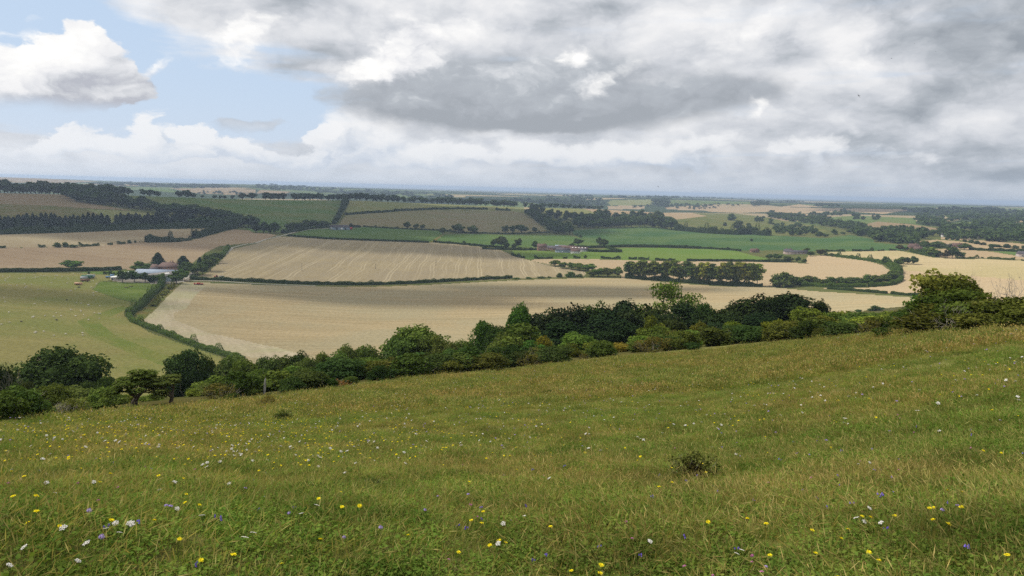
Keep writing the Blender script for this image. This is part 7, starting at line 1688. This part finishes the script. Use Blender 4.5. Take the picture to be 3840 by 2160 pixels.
# the big cumulus at the left
al, cc = cumulus([(315, 150, 92, 95, 8, 1.), (275, 270, 180, 100, 0, 1.1), (80, 315, 190, 70, 0, 1.0), (420, 350, 110, 42, -10, .8), (-120, 330, 200, 80, 0, 1.)], [(260, 393)], .010, cols=WHITE, thr=(.40, .58), lit=(-.80, .62), base_dark=.75, k_lump=.5, k_f=.42)
sh = over(al, sh, cc)
# below the horizon
rgb = t.n('ShaderNodeRGB'); rgb.outputs[0].default_value = (.12, .11, .06, 1)
sh = over(t.ss(el_, -.01, -.06), sh, rgb.outputs[0])
nt.links.new(sh, t.n('ShaderNodeOutputWorld').inputs[0])
scene.view_settings.view_transform = 'Standard'; scene.view_settings.look = 'None'; scene.view_settings.gamma = 1
scene.view_settings.exposure = 0

# ---------------------------------------------------------------- air
hm, hnt, hout = new_mat('haze')
pv = hnt.nodes.new('ShaderNodeVolumePrincipled')
pv.inputs['Color'].default_value = (.62, .77, 1.0, 1); pv.inputs['Density'].default_value = 8.5e-5; pv.inputs['Anisotropy'].default_value = .25
hnt.links.new(pv.outputs[0], hout.inputs['Volume'])
hb = MB().box((0, 0, 0), (1, 1, 1)).build('haze', hm)
hb.scale = (124000, 124000, 165); hb.location = (0, 0, 12 - 82.5)
tag(hb, 'thin bluish summer haze filling the air over the vale', None, None, 'stuff')
scene.cycles.use_denoising = False
scene.cycles.volume_bounces = 0
scene.cycles.max_bounces = 6; scene.cycles.diffuse_bounces = 3; scene.cycles.transmission_bounces = 3
# ---------------------------------------------------------------- clouds overhead whose shadows cross the vale (higher than the picture reaches)
M_CLOUD, cnt, cout = new_mat('cloud'); cd_ = cnt.nodes.new('ShaderNodeBsdfDiffuse'); cd_.inputs[0].default_value = (.9, .9, .92, 1); cnt.links.new(cd_.outputs[0], cout.inputs[0])
def cloud(label, spots, hgt, thick=160):
    """spots: (ground x, ground y, radius x, radius y) wanted in shade"""
    rg = np.random.default_rng(len(spots) * 7 + int(hgt)); Vs, Fs, n = [], [], 0; iv, fi = ICO2
    for (gx, gy, rx, ry) in spots:
        gz_ = -90.0; tt = (hgt - gz_) / sd.z; c = np.array([gx + sd.x * tt, gy + sd.y * tt, hgt])
        for k in range(14):
            a = rg.uniform(0, 6.28); r = math.sqrt(rg.random()) * .72; p = c + np.array([r * rx * math.cos(a), r * ry * math.sin(a), rg.uniform(-.1, .5) * thick])
            s_ = np.array([rx, ry, thick]) * rg.uniform(.30, .5); Vs.append(iv * s_ * (1 + .10 * rg.normal(size=(len(iv), 1))) + p); Fs.append(fi + n); n += len(iv)
        Vs.append(iv * np.array([rx * .8, ry * .8, thick * .6]) * (1 + .07 * rg.normal(size=(len(iv), 1))) + c); Fs.append(fi + n); n += len(iv)
    V = np.concatenate(Vs); c0 = V.mean(0)
    o = obj('cloud', mesh('cloud', V - c0, [np.concatenate(Fs)], M_CLOUD, True)); o.location = c0
    return tag(o, label, None, None, 'structure')
def spot(sysf, x, y, rx, ry):
    P = cast(*sysf((x, y))[0]); return (P[0], P[1], rx, ry)
cloud('cumulus overhead shading the hillside pastures', [spot(r1, 1900, 330, 560, 330), spot(r2, 500, 400, 520, 380), spot(r2, 1300, 500, 430, 330), spot(r2, 1900, 450, 400, 330), spot(r1, 2200, 560, 330, 200), spot(r2, 700, 715, 330, 105), spot(r2, 200, 680, 180, 120), spot(r3, 100, 480, 260, 220)], 1350)
cloud('cumulus overhead shading the left hillside', [spot(r1, 300, 280, 420, 260), spot(r1, 900, 430, 380, 170), spot(r1, 300, 560, 360, 150)], 1350)
cloud('unseen high cloud deck added to shade the far woods', [(2500, 3900, 900, 450), (-700, 4500, 900, 350), (1500, 5800, 1100, 400)], 2900, 250)  # deck added out of view to darken patches of the far country

cloud('small cumulus overhead drawing a soft shadow band over the stubble', [spot(r2, 700, 1270, 210, 38), spot(r2, 1600, 1215, 240, 36), spot(r3, 500, 1190, 200, 34), spot(r1, 300, 1230, 120, 40)], 1250, 60)
